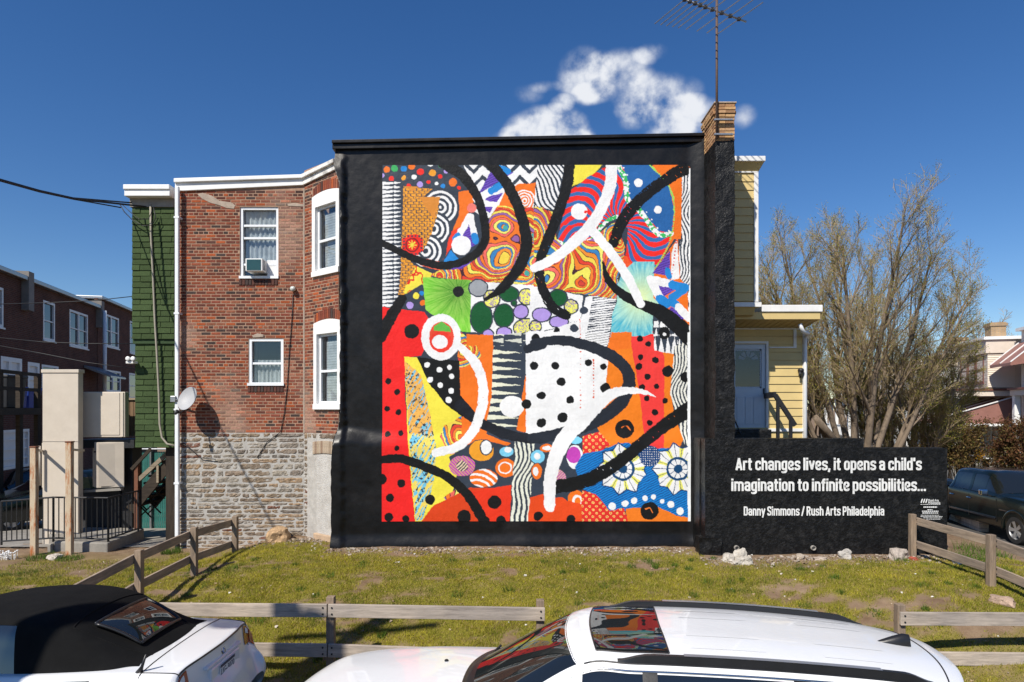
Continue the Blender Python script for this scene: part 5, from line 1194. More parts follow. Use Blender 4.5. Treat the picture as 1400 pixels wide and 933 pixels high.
rowB = facade_house('row_house', 'shaded dark brick rowhouse just left of the green house', aE + .03, aF, zG, zB, winsB, 'brick_dark', FL.pt(aE + 3, zG, -3))
q = MB(); FL.box(q, aS, aE - .08, zA - .02, zA + .14, -8, .22); q.build('gutter', M['grey_metal'], rowA, bevel=.02)
q = MB(); FL.box(q, aE + .08, aF, zB - .02, zB + .12, -8, .2); q.build('gutter', M['grey_metal'], rowB, bevel=.02)
for a in (aE - .3, aE + .22):
    pass
q = MB(); FL.box(q, aE - .17, aE + .17, zA - .9, zA + .34, -7, .24); q.build('party_parapet', M['cap_grey'], rowA)
am = FL.px(33, 375)[0]; q = MB(); FL.box(q, am - .2, am + .2, zA - 1.1, zA + .32, -7, .24); q.build('party_parapet', M['cap_grey'], rowA)
q = MB(); q.tube([FL.pt(aE - .05, zA - .1, .33), FL.pt(aE - .05, zA - 4.4, .33)], .085, 10); q.build('downspout', M['white_metal'], rowA, smooth=True)
aw = FL.rect(114, 512, 137, 521); q = MB(); q.prism([FL.pt(aw[0], aw[3] + .35, .02), FL.pt(aw[0], aw[3] - .1, 1.1), FL.pt(aw[0], aw[3] - .18, 1.1), FL.pt(aw[0], aw[3] + .25, .02)], FL.d * (aw[1] - aw[0])); q.build('awning', M['grey_metal'], rowA)
# deck on posts with railing, bins on it
deck = thing('wooden_deck', 'dark raised wooden deck on posts at the back of the far left rowhouse', 'deck', FL.pt(-1, zG, 1.5))
DO = 2.4
def FLo_(off):
    f = Fac(0, 0, FL.d.x, FL.d.y); f.n = FL.n; f.o = FL.o + FL.n * off; return f
zd = FLo_(DO).px(25, 558)[1]; d0, d1 = FLo_(DO).px(-60, 540)[0], FLo_(DO).px(56, 540)[0]
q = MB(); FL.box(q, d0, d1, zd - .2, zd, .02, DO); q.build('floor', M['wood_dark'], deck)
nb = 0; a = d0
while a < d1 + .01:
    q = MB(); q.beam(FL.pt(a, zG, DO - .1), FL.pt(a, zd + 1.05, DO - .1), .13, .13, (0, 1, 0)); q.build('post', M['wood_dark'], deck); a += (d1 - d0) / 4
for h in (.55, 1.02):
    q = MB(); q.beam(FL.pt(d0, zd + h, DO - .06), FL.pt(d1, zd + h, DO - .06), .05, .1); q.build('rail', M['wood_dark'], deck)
M['bin_blue'] = pm('bin_blue', (.01, .045, .30), .5, .1, 5, .05); M['bin_black'] = pm('bin_black', (.012, .012, .014), .5, .2, 5, .05)
def binn(name, label, u, wv, mat, h=.62, cat='bin', group=None):
    a = FLo_(1.5).px(u, 550)[0]; t = thing(name, label, cat, FL.pt(a, zd, 1.5), group); q = MB(); c = FL.pt(a, zd, 1.5)
    for (r0, z0, r1, z1) in ((wv * .42, 0, wv * .5, h),):
        q.hexa([c + Vector((sx * r0, sy * r0, z0)) for sx, sy in ((-1, -1), (1, -1), (1, 1), (-1, 1))] + [c + Vector((sx * r1, sy * r1, z1)) for sx, sy in ((-1, -1), (1, -1), (1, 1), (-1, 1))])
    q.build('tub', M[mat], t, bevel=.03)
    q = MB(); q.box(c + Vector((-wv * .53, -wv * .53, h - .04)), c + Vector((wv * .53, wv * .53, h + .04))); q.build('rim', M[mat], t, bevel=.02)
binn('recycling_bin', 'blue recycling bin on the far left deck, beside the black bin', 19, .52, 'bin_blue'); binn('recycling_bin', 'blue recycling bin on the far left deck, nearer the white door', 36, .6, 'bin_blue', .6); binn('rubbish_bin', 'black rubbish bin on the far left deck', 6, .8, 'bin_black', .95)
# thin wires crossing in front of the rows
for (pts, lab) in ((((0, 416), (70, 414), (130, 411), (186, 405)), 'thin wire slanting above the upper windows of the left rowhouses'), (((0, 462), (60, 468), (120, 470), (186, 470)), 'thin wire sagging below the upper windows of the left rowhouses'), (((0, 473), (60, 484), (120, 496), (189, 505)), 'thin wire slanting down towards the green house above the cabinets')):
    cable('wire', [P(u, v, 19) for u, v in pts], .012, lab, 'wire')
# ------------------------------------------------------------------ yellow house behind the pier
YU, YL = 13.7, 14.7
yellow_house = thing('yellow_house', 'pale yellow clapboard house end behind the black chimney pier', 'house', (5, 16, .6))
M['yellow'] = pm('yellow_siding', (.62, .47, .20), .6, .06, 3, .06, 50, dirt=(.50, .38, .17), damt=.3)
FU = Fac(4.05, YU, 1, 0); LU = XX(1036, YU) - 4.05
q = MB(); q.box((4.05, YU + .02, ZZ(415, YU)), (XX(1036, YU) - .01, YU + 3.4, ZZ(222, YU))); q.build('upper_body', M['yellow'], yellow_house)
def planks(Fw, a0, a1, z0, z1, n, parent, mat, holes=(), th=.016):
    h = (z1 - z0) / n
    for i in range(n):
        z = z0 + i * h; segs = [(a0, a1)]
        for (h0, h1, y0, y1) in holes:
            if y0 < z + h * .5 < y1: segs = [(p, q) for (p, q) in ((a0, min(h0, a1)), (max(h1, a0), a1)) if q - p > .03]
        for (p, q_) in segs:
            mb = MB(); mb.hexa([Fw.pt(p, z, .024), Fw.pt(q_, z, .024), Fw.pt(q_, z, 0), Fw.pt(p, z, 0), Fw.pt(p, z + h - .004, .006), Fw.pt(q_, z + h - .004, .006), Fw.pt(q_, z + h - .004, 0), Fw.pt(p, z + h - .004, 0)])
            mb.build('plank', M[mat], parent)
planks(FU, .1, LU - .09, ZZ(412, YU), ZZ(237, YU), 15, yellow_house, 'yellow')
q = MB(); FU.box(q, LU - .088, LU, ZZ(413, YU), ZZ(236, YU), -.05, .035); FU.box(q, .0, LU, ZZ(237, YU), ZZ(235, YU), -.02, .037); q.build('corner_trim', M['white_trim'], yellow_house)
q = MB()
c = [FU.pt(0, ZZ(236, YU), .03), FU.pt(LU, ZZ(236, YU), .03), FU.pt(LU, ZZ(236, YU), -2), FU.pt(0, ZZ(236, YU), -2), FU.pt(0, ZZ(224, YU), .14), FU.pt(LU + .09, ZZ(224, YU), .14), FU.pt(LU + .09, ZZ(224, YU), -2), FU.pt(0, ZZ(224, YU), -2)]
q.hexa(c); q.build('frieze', M['yellow'], yellow_house)
q = MB(); FU.box(q, 0, LU + .1, ZZ(224.5, YU), ZZ(217.5, YU), -2, .17); q.build('fascia', M['white_trim'], yellow_house, bevel=.01)
q = MB(); FU.box(q, 0, LU + .06, ZZ(420, YU), ZZ(414, YU), -.8, .05); q.build('band', M['white_trim'], yellow_house)
q = MB(); q.prism([FU.pt(0, ZZ(420, YU), .0), FU.pt(0, ZZ(420, YU), -1), FU.pt(0, ZZ(436, YU), -1), FU.pt(0, ZZ(430, YU), -.1)], (LU - .05, 0, 0)); q.build('bay_underside', M['yellow'], yellow_house)
# lower storey
FLo = Fac(4.05, YL, 1, 0); LL_ = XX(1098.5, YL) - 4.05
dr = FLo.rect(1000, 470, 1047, 585)
q = MB(); FLo.wall(q, 0, LL_, .5, ZZ(448, YL), [dr], .1); q.build('lower_sheathing', M['yellow'], yellow_house, fix=False)
q = MB(); q.box((4.06, YL + .5, .5), (XX(1098, YL) - .01, YL + 4, ZZ(430, YL))); q.build('lower_body', M['yellow'], yellow_house)
hp = 10.9 * YL / F; n_ = int((ZZ(449, YL) - .75) / hp)
planks(FLo, 0, LL_ - .03, ZZ(449, YL) - n_ * hp, ZZ(449, YL), n_, yellow_house, 'yellow', [(dr[0] - .05, dr[1] + .05, dr[2] - .2, dr[3] + .05)])
tr = MB(); FLo.box(tr, LL_ - .03, LL_ + .01, .6, ZZ(450, YL), -.05, .035); FLo.box(tr, 0, LL_ - .03, ZZ(451, YL), ZZ(449, YL), -.02, .04)
a1, z1 = FLo.px(1084, 455); a2, z2 = FLo.px(1088, 474.5); FLo.box(tr, a1 - .0, a2, z2, ZZ(451, YL), 0, .042); FLo.box(tr, dr[1] + .06, a2, z2 - .03, z2, 0, .043); tr.build('white_trim', M['white_trim'], yellow_house)
# flared eave
e0, e1 = FLo.px(1038, 430)[0], XX(1121, YL - .75) - 4.05; ef = YL - .75
q = MB(); zf0, zf1 = ZZ(437, ef), ZZ(427, ef); zw = ZZ(449, YL)
q.add([(4.05 + .0, ef, zf0), (4.05 + e1, ef, zf0), (4.05 + LL_ + .0, YL, zw), (4.05, YL, zw)], [(0, 1, 2, 3)]); q.add([(4.05 + e1, ef, zf0), (4.05 + e1, YL + 2, zf0), (4.05 + LL_, YL + 2, zw), (4.05 + LL_, YL, zw)], [(0, 1, 2, 3)])
q.build('soffit', M['yellow'], yellow_house, fix=False)
ns = 16
for i in range(ns + 1):
    t = i / ns; q = MB(); q.beam((lerp(4.1, 4.05 + e1 - .03, t), ef + .02, zf0 - .004), (lerp(4.1, 4.05 + LL_ - .02, t), YL - .02, zw - .004), .012, .012); q.build('soffit_seam', M['yellow'], yellow_house)
q = MB(); q.box((4.05, ef - .02, zf0), (4.05 + e1, ef + .03, zf1)); q.box((4.05 + e1 - .03, ef + .03, zf0), (4.05 + e1 + .02, YL + 2, zf1)); q.build('fascia', M['yellow'], yellow_house, bevel=.006)
q = MB(); q.box((XX(1040, ef), ef - .05, zf1), (4.05 + e1 + .04, YL + 2.2, ZZ(417.5, ef))); q.build('gutter', M['white_trim'], yellow_house, bevel=.012)
# storm door
door = MB(); a0, a1, z0, z1 = dr
for (p0, p1, q0, q1) in ((a0, a0 + .09, z0, z1), (a1 - .09, a1, z0, z1), (a0 + .09, a1 - .09, z1 - .12, z1), (a0 + .09, a1 - .09, lerp(z0, z1, .43), lerp(z0, z1, .47)), (a0 + .09, a1 - .09, z0, lerp(z0, z1, .43))): FLo.box(door, p0, p1, q0, q1, -.05, -.01)
M['door_white'] = pm('door_white', (.55, .62, .70), .4, .05, 4, .02)
do = door.build('door', M['door_white'], yellow_house)
q = MB(); FLo.box(q, a0 + .06, a1 - .06, lerp(z0, z1, .46), z1 - .09, -.055, -.045); q.build('pane', M['dark_glass'], do)
for i in range(3):
    p = lerp(a0 + .1, a1 - .1, i / 3) + .02; q = MB(); FLo.box(q, p, p + (a1 - a0 - .2) / 3 - .04, z0 + .08, lerp(z0, z1, .37), -.012, .0); q.build('panel', M['door_white'], do, bevel=.01)
cxd, czd = lerp(a0, a1, .5), z1 - .36
for i in range(5):
    t0, t1 = math.pi * (i + .1) / 5, math.pi * (i + .9) / 5; q = MB()
    q.prism([FLo.pt(cxd + r * math.cos(t) * 1.15, czd + r * math.sin(t), -.044) for (r, t) in ((.07, t0), (.19, t0), (.2, (t0 + t1) / 2), (.19, t1), (.07, t1))], FLo.n * .006); q.build('fanlight_piece', pm('frost', (.30, .36, .38), .3, .1, 5, 0) if i == 0 else bpy.data.materials['frost'], do)
ngl = 22                      # scalloped edge round the glass
for i in range(ngl):
    t = i / ngl
    for (aa, zz_) in ((a0 + .1, lerp(lerp(z0, z1, .47), z1 - .13, t)), (a1 - .1, lerp(lerp(z0, z1, .47), z1 - .13, t))):
        pass
sc_ = MB()
for i in range(18):
    z = lerp(lerp(z0, z1, .475), z1 - .13, i / 17); sc_.lathe([(0, -.006), (.028, -.006), (.028, 0)], 8, 'Y', FLo.pt(a1 - .095, z, -.042))
for i in range(14):
    a = lerp(a0 + .1, a1 - .1, i / 13); sc_.lathe([(0, -.006), (.028, -.006), (.028, 0)], 8, 'Y', FLo.pt(a, z1 - .13, -.042)); sc_.lathe([(0, -.006), (.028, -.006), (.028, 0)], 8, 'Y', FLo.pt(a, lerp(z0, z1, .475), -.042))
sc_.build('scalloped_edge', M['door_white'], do)
q = MB(); q.box(FLo.pt(a1 - .06, lerp(z0, z1, .40), .03), FLo.pt(a1 - .03, lerp(z0, z1, .47), -.01)); q.build('handle', M['dark_metal'], do, bevel=.006)
q = MB(); FLo.box(q, a0 - .05, a1, z1, z1 + .05, -.05, .03); FLo.box(q, a1, a1 + .05, z0, z1 + .05, -.05, .03); q.build('door_frame', M['white_trim'], yellow_house)
# downspout, wall lamp, steps with handrail
ds = MB(); xd = XX(1099, YL - .05) + .03; ds.tube([(XX(1093.5, ef + .1), ef + .1, ZZ(443, ef + .1)), (XX(1096, ef + .2), ef + .15, ZZ(452, ef)), (XX(1106, ef + .3), ef + .35, ZZ(456, ef + .3)), (XX(1110, ef + .4), YL - .15, ZZ(456.5, YL)), (xd, YL - .05, ZZ(463, YL)), (xd, YL - .05, ZZ(480, YL)), (xd, YL - .05, .7)], .042, 10); ds.build('downspout', M['white_metal'], yellow_house, smooth=True)
q = MB(); c = FLo.pt(*FLo.px(1092.5, 507), .05); q.lathe([(0, -.1), (.05, -.09), (.06, -.02), (.03, .06)], 14, 'Y', c); q.tube([c + Vector((-.02, -.06, -.02)), c + Vector((-.05, -.1, -.12))], .03, 8); q.tube([c, c + Vector((.02, .03, -.16))], .025, 8)
q.build('lamp', M['dark_metal'], yellow_house, smooth=True)
q = MB(); FLo.box(q, dr[1] + .02, LL_, ZZ(590, YL), ZZ(586, YL), 0, .05); q.build('water_table', M['white_trim'], yellow_house)
stoop = thing('door_stoop', 'black stoop and sloping black handrail at the yellow house door', 'stoop', (XX(1030, YL - .5), YL - .5, .75))
q = MB(); q.box((4.25, YL - .75, .6), (XX(1049, YL - .5), YL - .04, ZZ(586, YL))); q.build('landing', M['black_stucco'], stoop, bevel=.02)
q = MB(); q.box((XX(1049, YL - .5) + .01, YL - .75, .6), (XX(1064, YL - .5), YL - .04, ZZ(602, YL))); q.build('step', M['black_stucco'], stoop, bevel=.02)
hy = YL - .62; q = MB(); q.beam(P(1059.5, 540, hy), P(1087, 582, hy), .07, .09); q.build('handrail', M['dark_metal'], stoop)
for (u, v) in ((1063.5, 548), (1081, 574)):
    q = MB(); c = P(u, v, hy); q.beam(c, (c.x, hy, .7), .06, .06, (0, 1, 0)); q.build('rail_post', M['dark_metal'], stoop)
q = MB(); c = P(1059.5, 541, hy); q.beam(c + Vector((0, 0, .02)), c + Vector((0, .55, .0)), .06, .12); q.build('rail_return', M['dark_metal'], stoop)
q = MB(); q.tube([P(1001, 567, YL - .7), P(1013, 594, YL - .8)], .016, 8); q.build('thin_rail', M['dark_metal'], stoop)

# ------------------------------------------------------------------ row of houses along the right-hand street
RD = Vector(((950 - 700) / F, 1, 0)).normalized()
FR = Fac(XX(1350, 32), 32, RD.x, RD.y)
if FR.n.x > 0: FR.n = -FR.n
FR.o = FR.o - FR.n * 1.15
GR = -.3
M['siding_cream'] = pm('siding_cream', (.74, .64, .53), .7, .04, 3, .05); M['siding_beige'] = pm('siding_beige', (.66, .57, .48), .7, .05, 3, .05); M['siding_white'] = pm('siding_white', (.66, .66, .65), .7, .05, 3, .05, dirt=(.5, .49, .46), damt=.3); M['siding_grey'] = pm('siding_grey', (.46, .46, .46), .7, .05, 3, .05)
M['stone_face'] = brick_tex('stone_face', (.76, .69, .60), (.66, .58, .49), (.50, .45, .40), vec='YZ', bw=.42, rh=.16, ms=.02)
M['brown_red'] = pm('brown_red', (.17, .06, .045), .6, .12, 4, .1); M['awning_brown'] = pm('awning_brown', (.27, .125, .10), .55, .1, 4, .05); M['tan_brick'] = brick_tex('tan_brick', (.45, .30, .16), (.38, .25, .13), (.3, .24, .18), vec='HZ')
FN = Fac(0, 0, -FR.n.x, -FR.n.y)      # direction across the row
def clap(Fw, a0, a1, z0, z1, off, parent, mat, n, holes=()):
    """thin lapped boards across a wall"""
    h = (z1 - z0) / n; mb = MB()
    for i in range(n):
        z = z0 + i * h; segs = [(a0, a1)]
        for (h0, h1, y0, y1) in holes:
            if y0 < z + h / 2 < y1:
                ns_ = []
                for (p, q) in segs:
                    if q <= h0 or p >= h1: ns_.append((p, q)); continue
                    if p < h0: ns_.append((p, h0))
                    if q > h1: ns_.append((h1, q))
                segs = ns_
        for (p, q) in segs:
            mb.hexa([Fw.pt(p, z, off + .03), Fw.pt(q, z, off + .03), Fw.pt(q, z, off), Fw.pt(p, z, off), Fw.pt(p, z + h * .98, off + .008), Fw.pt(q, z + h * .98, off + .008), Fw.pt(q, z + h * .98, off), Fw.pt(p, z + h * .98, off)])
    return mb.build('clapboard', M[mat], parent, kind='stuff')
def street_house(label, a0, W, body, trim, bay_s=(.12, .62), porch=True, awn=False, roofz=7.05, upper_awn=False, loc=None, PO=2.6, bayface='stone_face', chim=False):
    """two storeys, projecting upper bay towards the street, porch below"""
    t = thing('street_house', label, 'house', FR.pt(a0 + W / 2, GR, -3), 'houses along the right-hand street')
    BO = 1.15; zf = 4.5; GH = 1.0; b0, b1 = a0 + W * bay_s[0], a0 + W * bay_s[1]
    q = MB(); FR.box(q, a0, a0 + W - .02, GR - .2, roofz - .1, -8, -.0); q.build('wall', M[body], t)
    q = MB(); FR.box(q, b0, b1, zf, roofz - .25, .002, BO); q.build('bay', M[bayface], t)
    q = MB(); FR.box(q, b0 - .1, b1 + .1, roofz - .85, roofz - .2, .0, BO + .1); q.build('bay_frieze', M['siding_beige'], t)
    q = MB(); FR.box(q, b0 - .2, b1 + .2, roofz - .2, roofz - .05, -8, BO + .22); FR.box(q, a0, a0 + W - .02, roofz - .2, roofz - .06, -8, .25); q.build('roof_edge', M['white_trim'], t)
    FO = Fac(0, 0, RD.x, RD.y); FO.n = FR.n; FO.o = FR.o + FR.n * BO
    m = 3; wz0, wz1 = zf + .3, zf + 1.62
    for i in range(m):
        p = lerp(b0 + .35, b1 - .35, i / m) + .05; q_ = lerp(b0 + .35, b1 - .35, (i + 1) / m) - .05
        FO.window((p, q_, wz0, wz1), t, frame=trim, fw=.07, inset=0, proud=.03, sill=True)
    r0 = a0 + W * .70; FR.window((r0, a0 + W * .92, wz0, wz1 - .1), t, frame=trim, fw=.07, inset=0, proud=.03)
    # ground floor windows and door
    FR.window((a0 + W * .1, a0 + W * .5, 1.9, 3.5), t, frame='white_trim', fw=.1, inset=0, proud=.03, mull=(.33, .67), rails=(.6,))
    FR.window((a0 + W * .66, a0 + W * .86, 1.3, 3.5), t, frame='white_trim', fw=.1, inset=0, proud=.03, rails=(.35,), sill=False, name='door')
    if porch:
        q = MB(); FR.box(q, a0, a0 + W - .1, zf - .38, zf - .12, .0, PO); q.build('porch_roof', M['siding_beige'], t)
        q = MB(); FR.box(q, a0 - .06, a0 + W - .04, zf - .12, zf - .02, .0, PO + .1); q.build('porch_roof_edge', M['brown_red'], t)
        q = MB(); FR.box(q, a0, a0 + W - .1, GR - .1, 1.25, .0, PO); q.build('porch_floor', M['concrete'], t)
        for a in (a0 + .15, a0 + W * .5, a0 + W - .3):
            q = MB(); FR.box(q, a - .12, a + .12, 1.25, zf - .38, PO - .3, PO - .06); q.build('porch_post', M['white_trim'], t)
        for k in range(14):
            a = lerp(a0 + .2, a0 + W * .62, k / 13); q = MB(); FR.box(q, a - .025, a + .025, 1.25, 2.05, PO - .2, PO - .15); q.build('baluster', M['white_trim'], t)
        q = MB(); FR.box(q, a0 + .2, a0 + W * .62, 2.05, 2.12, PO - .22, PO - .13); q.build('porch_rail', M['white_trim'], t)
    if awn:
        q = MB(); zA_, zB_ = zf - .45, zf - 1.62
        q.prism([FR.pt(a0 - .1, zA_, .05), FR.pt(a0 - .1, zB_, 3.6), FR.pt(a0 - .1, zB_ - .12, 3.6), FR.pt(a0 - .1, zB_ - .12, .05)], FR.d * (W - .1)); q.build('porch_awning', M['awning_brown'], t)
        for k in range(5):
            a = a0 - .12 + k * (W - .08) / 4; q = MB(); q.beam(FR.pt(a, zA_ + .04, .05), FR.pt(a, zB_ + .04, 3.6), .09, .05); q.build('awning_stripe', M['white_trim'], t)
        for k in range(24):
            a = a0 - .1 + k * (W - .1) / 24; q = MB(); FR.box(q, a + .01, a + (W - .1) / 24 - .01, zB_ - .26, zB_ - .1, 3.6, 3.63); q.build('scallop', M['white_trim'], t)
        for k in range(16):
            o_ = .1 + k * .22; q = MB(); q.prism([FR.pt(a0 - .1, zB_ - .22, o_), FR.pt(a0 - .1, zB_ - .22, o_ + .2), FR.pt(a0 - .1, zB_ - .1, o_ + .2), FR.pt(a0 - .1, zB_ - .1, o_)], FR.d * -.03); q.build('scallop', M['white_trim'], t)
        for a in (a0 - .05, a0 + W - .3):
            q = MB(); q.tube([FR.pt(a, GR, 3.55), FR.pt(a, zB_, 3.55)], .04, 8); q.build('awning_pole', M['white_trim'], t)
    if upper_awn:
        q = MB(); q.prism([FR.pt(r0 - .5, wz1 + .5, .05), FR.pt(r0 - .5, wz1 - .55, 1.25), FR.pt(r0 - .5, wz1 - .68, 1.25), FR.pt(r0 - .5, wz1 - .5, .05)], FR.d * (W * .22 + 1.0)); q.build('window_awning', M['awning_brown'], t)
        for k in range(3):
            a = r0 - .48 + k * (W * .22 + .96) / 2; q = MB(); q.beam(FR.pt(a, wz1 + .53, .05), FR.pt(a, wz1 - .52, 1.25), .06, .04); q.build('awning_stripe', M['white_trim'], t)
    if chim:
        q = MB(); FR.box(q, a0 + W - 1.2, a0 + W - .4, roofz - .1, roofz + 1.1, -1.2, -.5); FR.box(q, a0 + W - 1.26, a0 + W - .34, roofz + .9, roofz + 1.05, -1.26, -.44); q.build('chimney', M['tan_brick'], t)
    return t
aR = 0.0
W_ = 5.2
# R2 is the nearest (cut by the right frame edge), then on into the distance
street_house('cream clapboard house with brown window awning at the right frame edge', aR - W_ * 1.12, W_, 'siding_white', 'brown_red', upper_awn=True, roofz=7.35, awn=False, bay_s=(-.6, -.2), PO=.5)
h1 = street_house('cream rowhouse with stone faced bay window just right of the big tree', aR, W_, 'siding_beige', 'brown_red', bay_s=(.0, .72), chim=True, awn=True)
FS = Fac(0, 0, -FR.n.x, -FR.n.y); FS.o = FR.pt(0, 0, 1.15); FS.n = -FR.d
clap(FS, 0, 1.15, 4.55, 6.2, .005, h1, 'siding_cream', 16)
labs = ['white clapboard rowhouse seen through the right side of the big tree', 'white rowhouse with porch seen between the two tree trunks', 'grey sided rowhouse behind the big tree trunk', 'white rowhouse seen just right of the yellow house', 'farthest pale rowhouse right behind the yellow house corner', 'far pale rowhouse hidden mostly by the yellow house corner']
for i, lb_ in enumerate(labs):
    street_house(lb_, aR + W_ * (i + 1), W_, ['siding_white', 'siding_white', 'siding_grey', 'siding_white', 'siding_beige', 'siding_white'][i], 'white_trim', bay_s=(.1, .75), roofz=[6.8, 6.7, 6.7, 6.6, 6.5, 6.4][i], bayface='siding_white' if i != 2 else 'siding_grey', chim=(i in (0, 3)))
# a cross wall closing the far end of the street
# garden wall, iron fence, urn and hedges in front of the row
gwll = thing('garden_wall', 'low pale stone garden wall behind the dark pickup', 'wall', FR.pt(aR - 6, GR, 6.5))
q = MB(); FR.box(q, aR - 14, aR + 14, GR - .1, .97, 6.3, 6.55); q.build('wall_body', M['stone_face'], gwll); q = MB(); FR.box(q, aR - 14, aR + 14, .97, 1.05, 6.25, 6.6); q.build('coping', M['concrete'], gwll, bevel=.015)
yf = thing('yard_fence', 'black iron picket fence on the garden wall behind the pickup', 'fence', FR.pt(aR - 4, .43, 6.42))
for k in range(70):
    a = aR - 10 + k * .28; q = MB(); q.tube([FR.pt(a, 1.04, 6.42), FR.pt(a, 1.87, 6.42)], .016, 6); q.build('picket', M['dark_metal'], yf)
for z in (1.17, 1.77):
    q = MB(); q.tube([FR.pt(aR - 10, z, 6.42), FR.pt(aR - 10 + 69 * .28, z, 6.42)], .016, 6); q.build('rail', M['dark_metal'], yf)
# street lamp post far behind the wall
sl_ = thing('lamp_post', 'small black globe lamp post seen between the tree trunks', 'lamp', P(1199, 640, 27))
q = MB(); c = P(1199, 590, 27); q.tube([(c.x, 27, GR - .1), (c.x, 27, c.z)], .04, 8); q.build('pole', M['dark_metal'], sl_); q = MB(); q.lathe([(.05, -.05), (.17, .08), (.2, .22), (.12, .36), (0, .42)], 14, 'Z', c); q.build('lamp_head', M['dark_metal'], sl_, smooth=True)
# ------------------------------------------------------------------ foliage helpers
def leaf_mesh(name, pts, nrm, size, cols, mat, parent=None, jitter=1.0, **kw):
    """many small leaf quads (numpy) as one mesh"""
    pts = np.asarray(pts); n = len(pts); a = NR.normal(size=(n, 3)); a /= np.linalg.norm(a, axis=1)[:, None]
    b = np.cross(a, NR.normal(size=(n, 3))); b /= np.linalg.norm(b, axis=1)[:, None]
    s = (size * NR.uniform(.6, 1.3, n))[:, None]
    q = np.stack([pts - a * s, pts + b * s * .45, pts + a * s, pts - b * s * .45], 1).reshape(-1, 3)
    off = np.array(rootloc(parent)) if parent is not None else np.zeros(3)
    me = bpy.data.meshes.new(name); me.vertices.add(4 * n); me.vertices.foreach_set('co', (q - off).reshape(-1).astype(np.float32))
    me.loops.add(4 * n); me.loops.foreach_set('vertex_index', np.arange(4 * n, dtype=np.int32)); me.polygons.add(n); me.polygons.foreach_set('loop_start', np.arange(0, 4 * n, 4, dtype=np.int32))
    me.update(calc_edges=True); ca = me.color_attributes.new('Col', 'FLOAT_COLOR', 'POINT')
    cc = np.concatenate([np.asarray(cols), np.ones((n, 1))], 1); ca.data.foreach_set('color', np.repeat(cc, 4, 0).reshape(-1).astype(np.float32))
    me.materials.append(mat); o = bpy.data.objects.new(name, me); col.objects.link(o); o.parent = parent
    return tag(o, **kw)
def leaf_mat(name, tr=.3):
    m, nt, b = _mat(name); at = _n(nt, 'ShaderNodeAttribute', attribute_name='Col'); nt.links.new(at.outputs['Color'], b.inputs['Base Color']); b.inputs['Roughness'].default_value = .7; b.inputs['Specular IOR Level'].default_value = .2
    tl = _n(nt, 'ShaderNodeBsdfTranslucent'); nt.links.new(at.outputs['Color'], tl.inputs['Color']); ms = _n(nt, 'ShaderNodeMixShader'); ms.inputs[0].default_value = tr
    nt.links.new(b.outputs[0], ms.inputs[1]); nt.links.new(tl.outputs[0], ms.inputs[2]); nt.links.new(ms.outputs[0], nt.nodes['Material Output'].inputs['Surface']); return m
M['leaf'] = leaf_mat('leaf')
def hedge(label, u0, u1, v0, v1, Y, dep, n, pal_, seed, name='hedge', sz=.05):
    rs = np.random.RandomState(seed); t = thing(name, label, 'hedge', P((u0 + u1) / 2, v1, Y), 'brown leaved hedges before the right-hand houses')
    c = P((u0 + u1) / 2, (v0 + v1) / 2, Y); rx, rz = (u1 - u0) / 2 * Y / F, (v1 - v0) / 2 * Y / F
    cl = rs.uniform(-1, 1, (70, 3)) * np.array([rx * .85, dep * .8, rz * .85]); k = rs.randint(0, 70, n)
    p = cl[k] + rs.normal(size=(n, 3)) * np.array([.22, .22, .2]) * min(rx, 1.1) ; p = p + np.array(c); p[:, 2] = np.maximum(p[:, 2], GR - .1)
    pc = np.array(pal_)[rs.randint(0, len(pal_), n)] * rs.uniform(.6, 1.3, (n, 1)) * (.7 + .6 * rs.random_sample(70)[k])[:, None]
    leaf_mesh('leaves', p, None, sz, pc, M['leaf'], t)
    q = MB()
    for i in range(26):
        e = Vector(c) + Vector(cl[i]); b = Vector((c.x + R.uniform(-.6, .6) * rx, Y + R.uniform(-.3, .3), GR)); q.tube([b, b.lerp(e, .5) + Vector((R.uniform(-.1, .1), 0, .1)), e], [.03, .02, .008], 5)
    q.build('stems', M['wood_dark'], t)
brn = [(.10, .05, .02), (.13, .075, .025), (.16, .10, .03), (.08, .045, .018), (.09, .085, .022), (.20, .15, .05)]
hedge('tall brown leaved hedge right of the low lettered wall', 1292, 1338, 574, 640, 25.5, .9, 9000, brn, 1); hedge('big reddish brown hedge at the right frame edge above the pickup', 1362, 1412, 572, 648, 25, 1.0, 11000, [(.12, .05, .025), (.15, .07, .03), (.09, .045, .02), (.13, .10, .03)], 2)
hedge('dark shrub behind the right end of the lettered wall', 1268, 1300, 586, 632, 26.5, .8, 5000, brn, 4)
# urn and flowers behind the pickup
urn = thing('garden_table', 'small white garden table behind the iron fence at right', 'table', P(1348, 640, 26)); c = P(1348, 626, 26)
q = MB(); q.lathe([(0, .05), (.75, .05), (.75, 0), (0, 0)], 20, 'Z', c); q.build('table_top', M['white_plain'], urn); q = MB(); q.lathe([(.3, GR - c.z), (.12, -.6), (.1, 0)], 12, 'Z', c); q.build('pedestal', M['white_plain'], urn)
fl2 = thing('yellow_flower', 'single orange yellow flower spinner in the hedge above the pickup', 'flower', P(1338, 640, 25.2)); c = P(1338, 622, 25.2)
q = MB(); q.tube([(c.x, c.y, GR), c], .015, 6); q.build('stem', M['dark_metal'], fl2)
for i in range(8):
    t = i * math.pi / 4; q = MB(); d = Vector((math.cos(t), -.1, math.sin(t))); q.beam(c + d * .05, c + d * .2, .09, .03, (0, 1, 0)); q.build('petal', pm('petal_orange', (.75, .36, .02), .6, .1, 4, 0) if i == 0 else bpy.data.materials['petal_orange'], fl2)
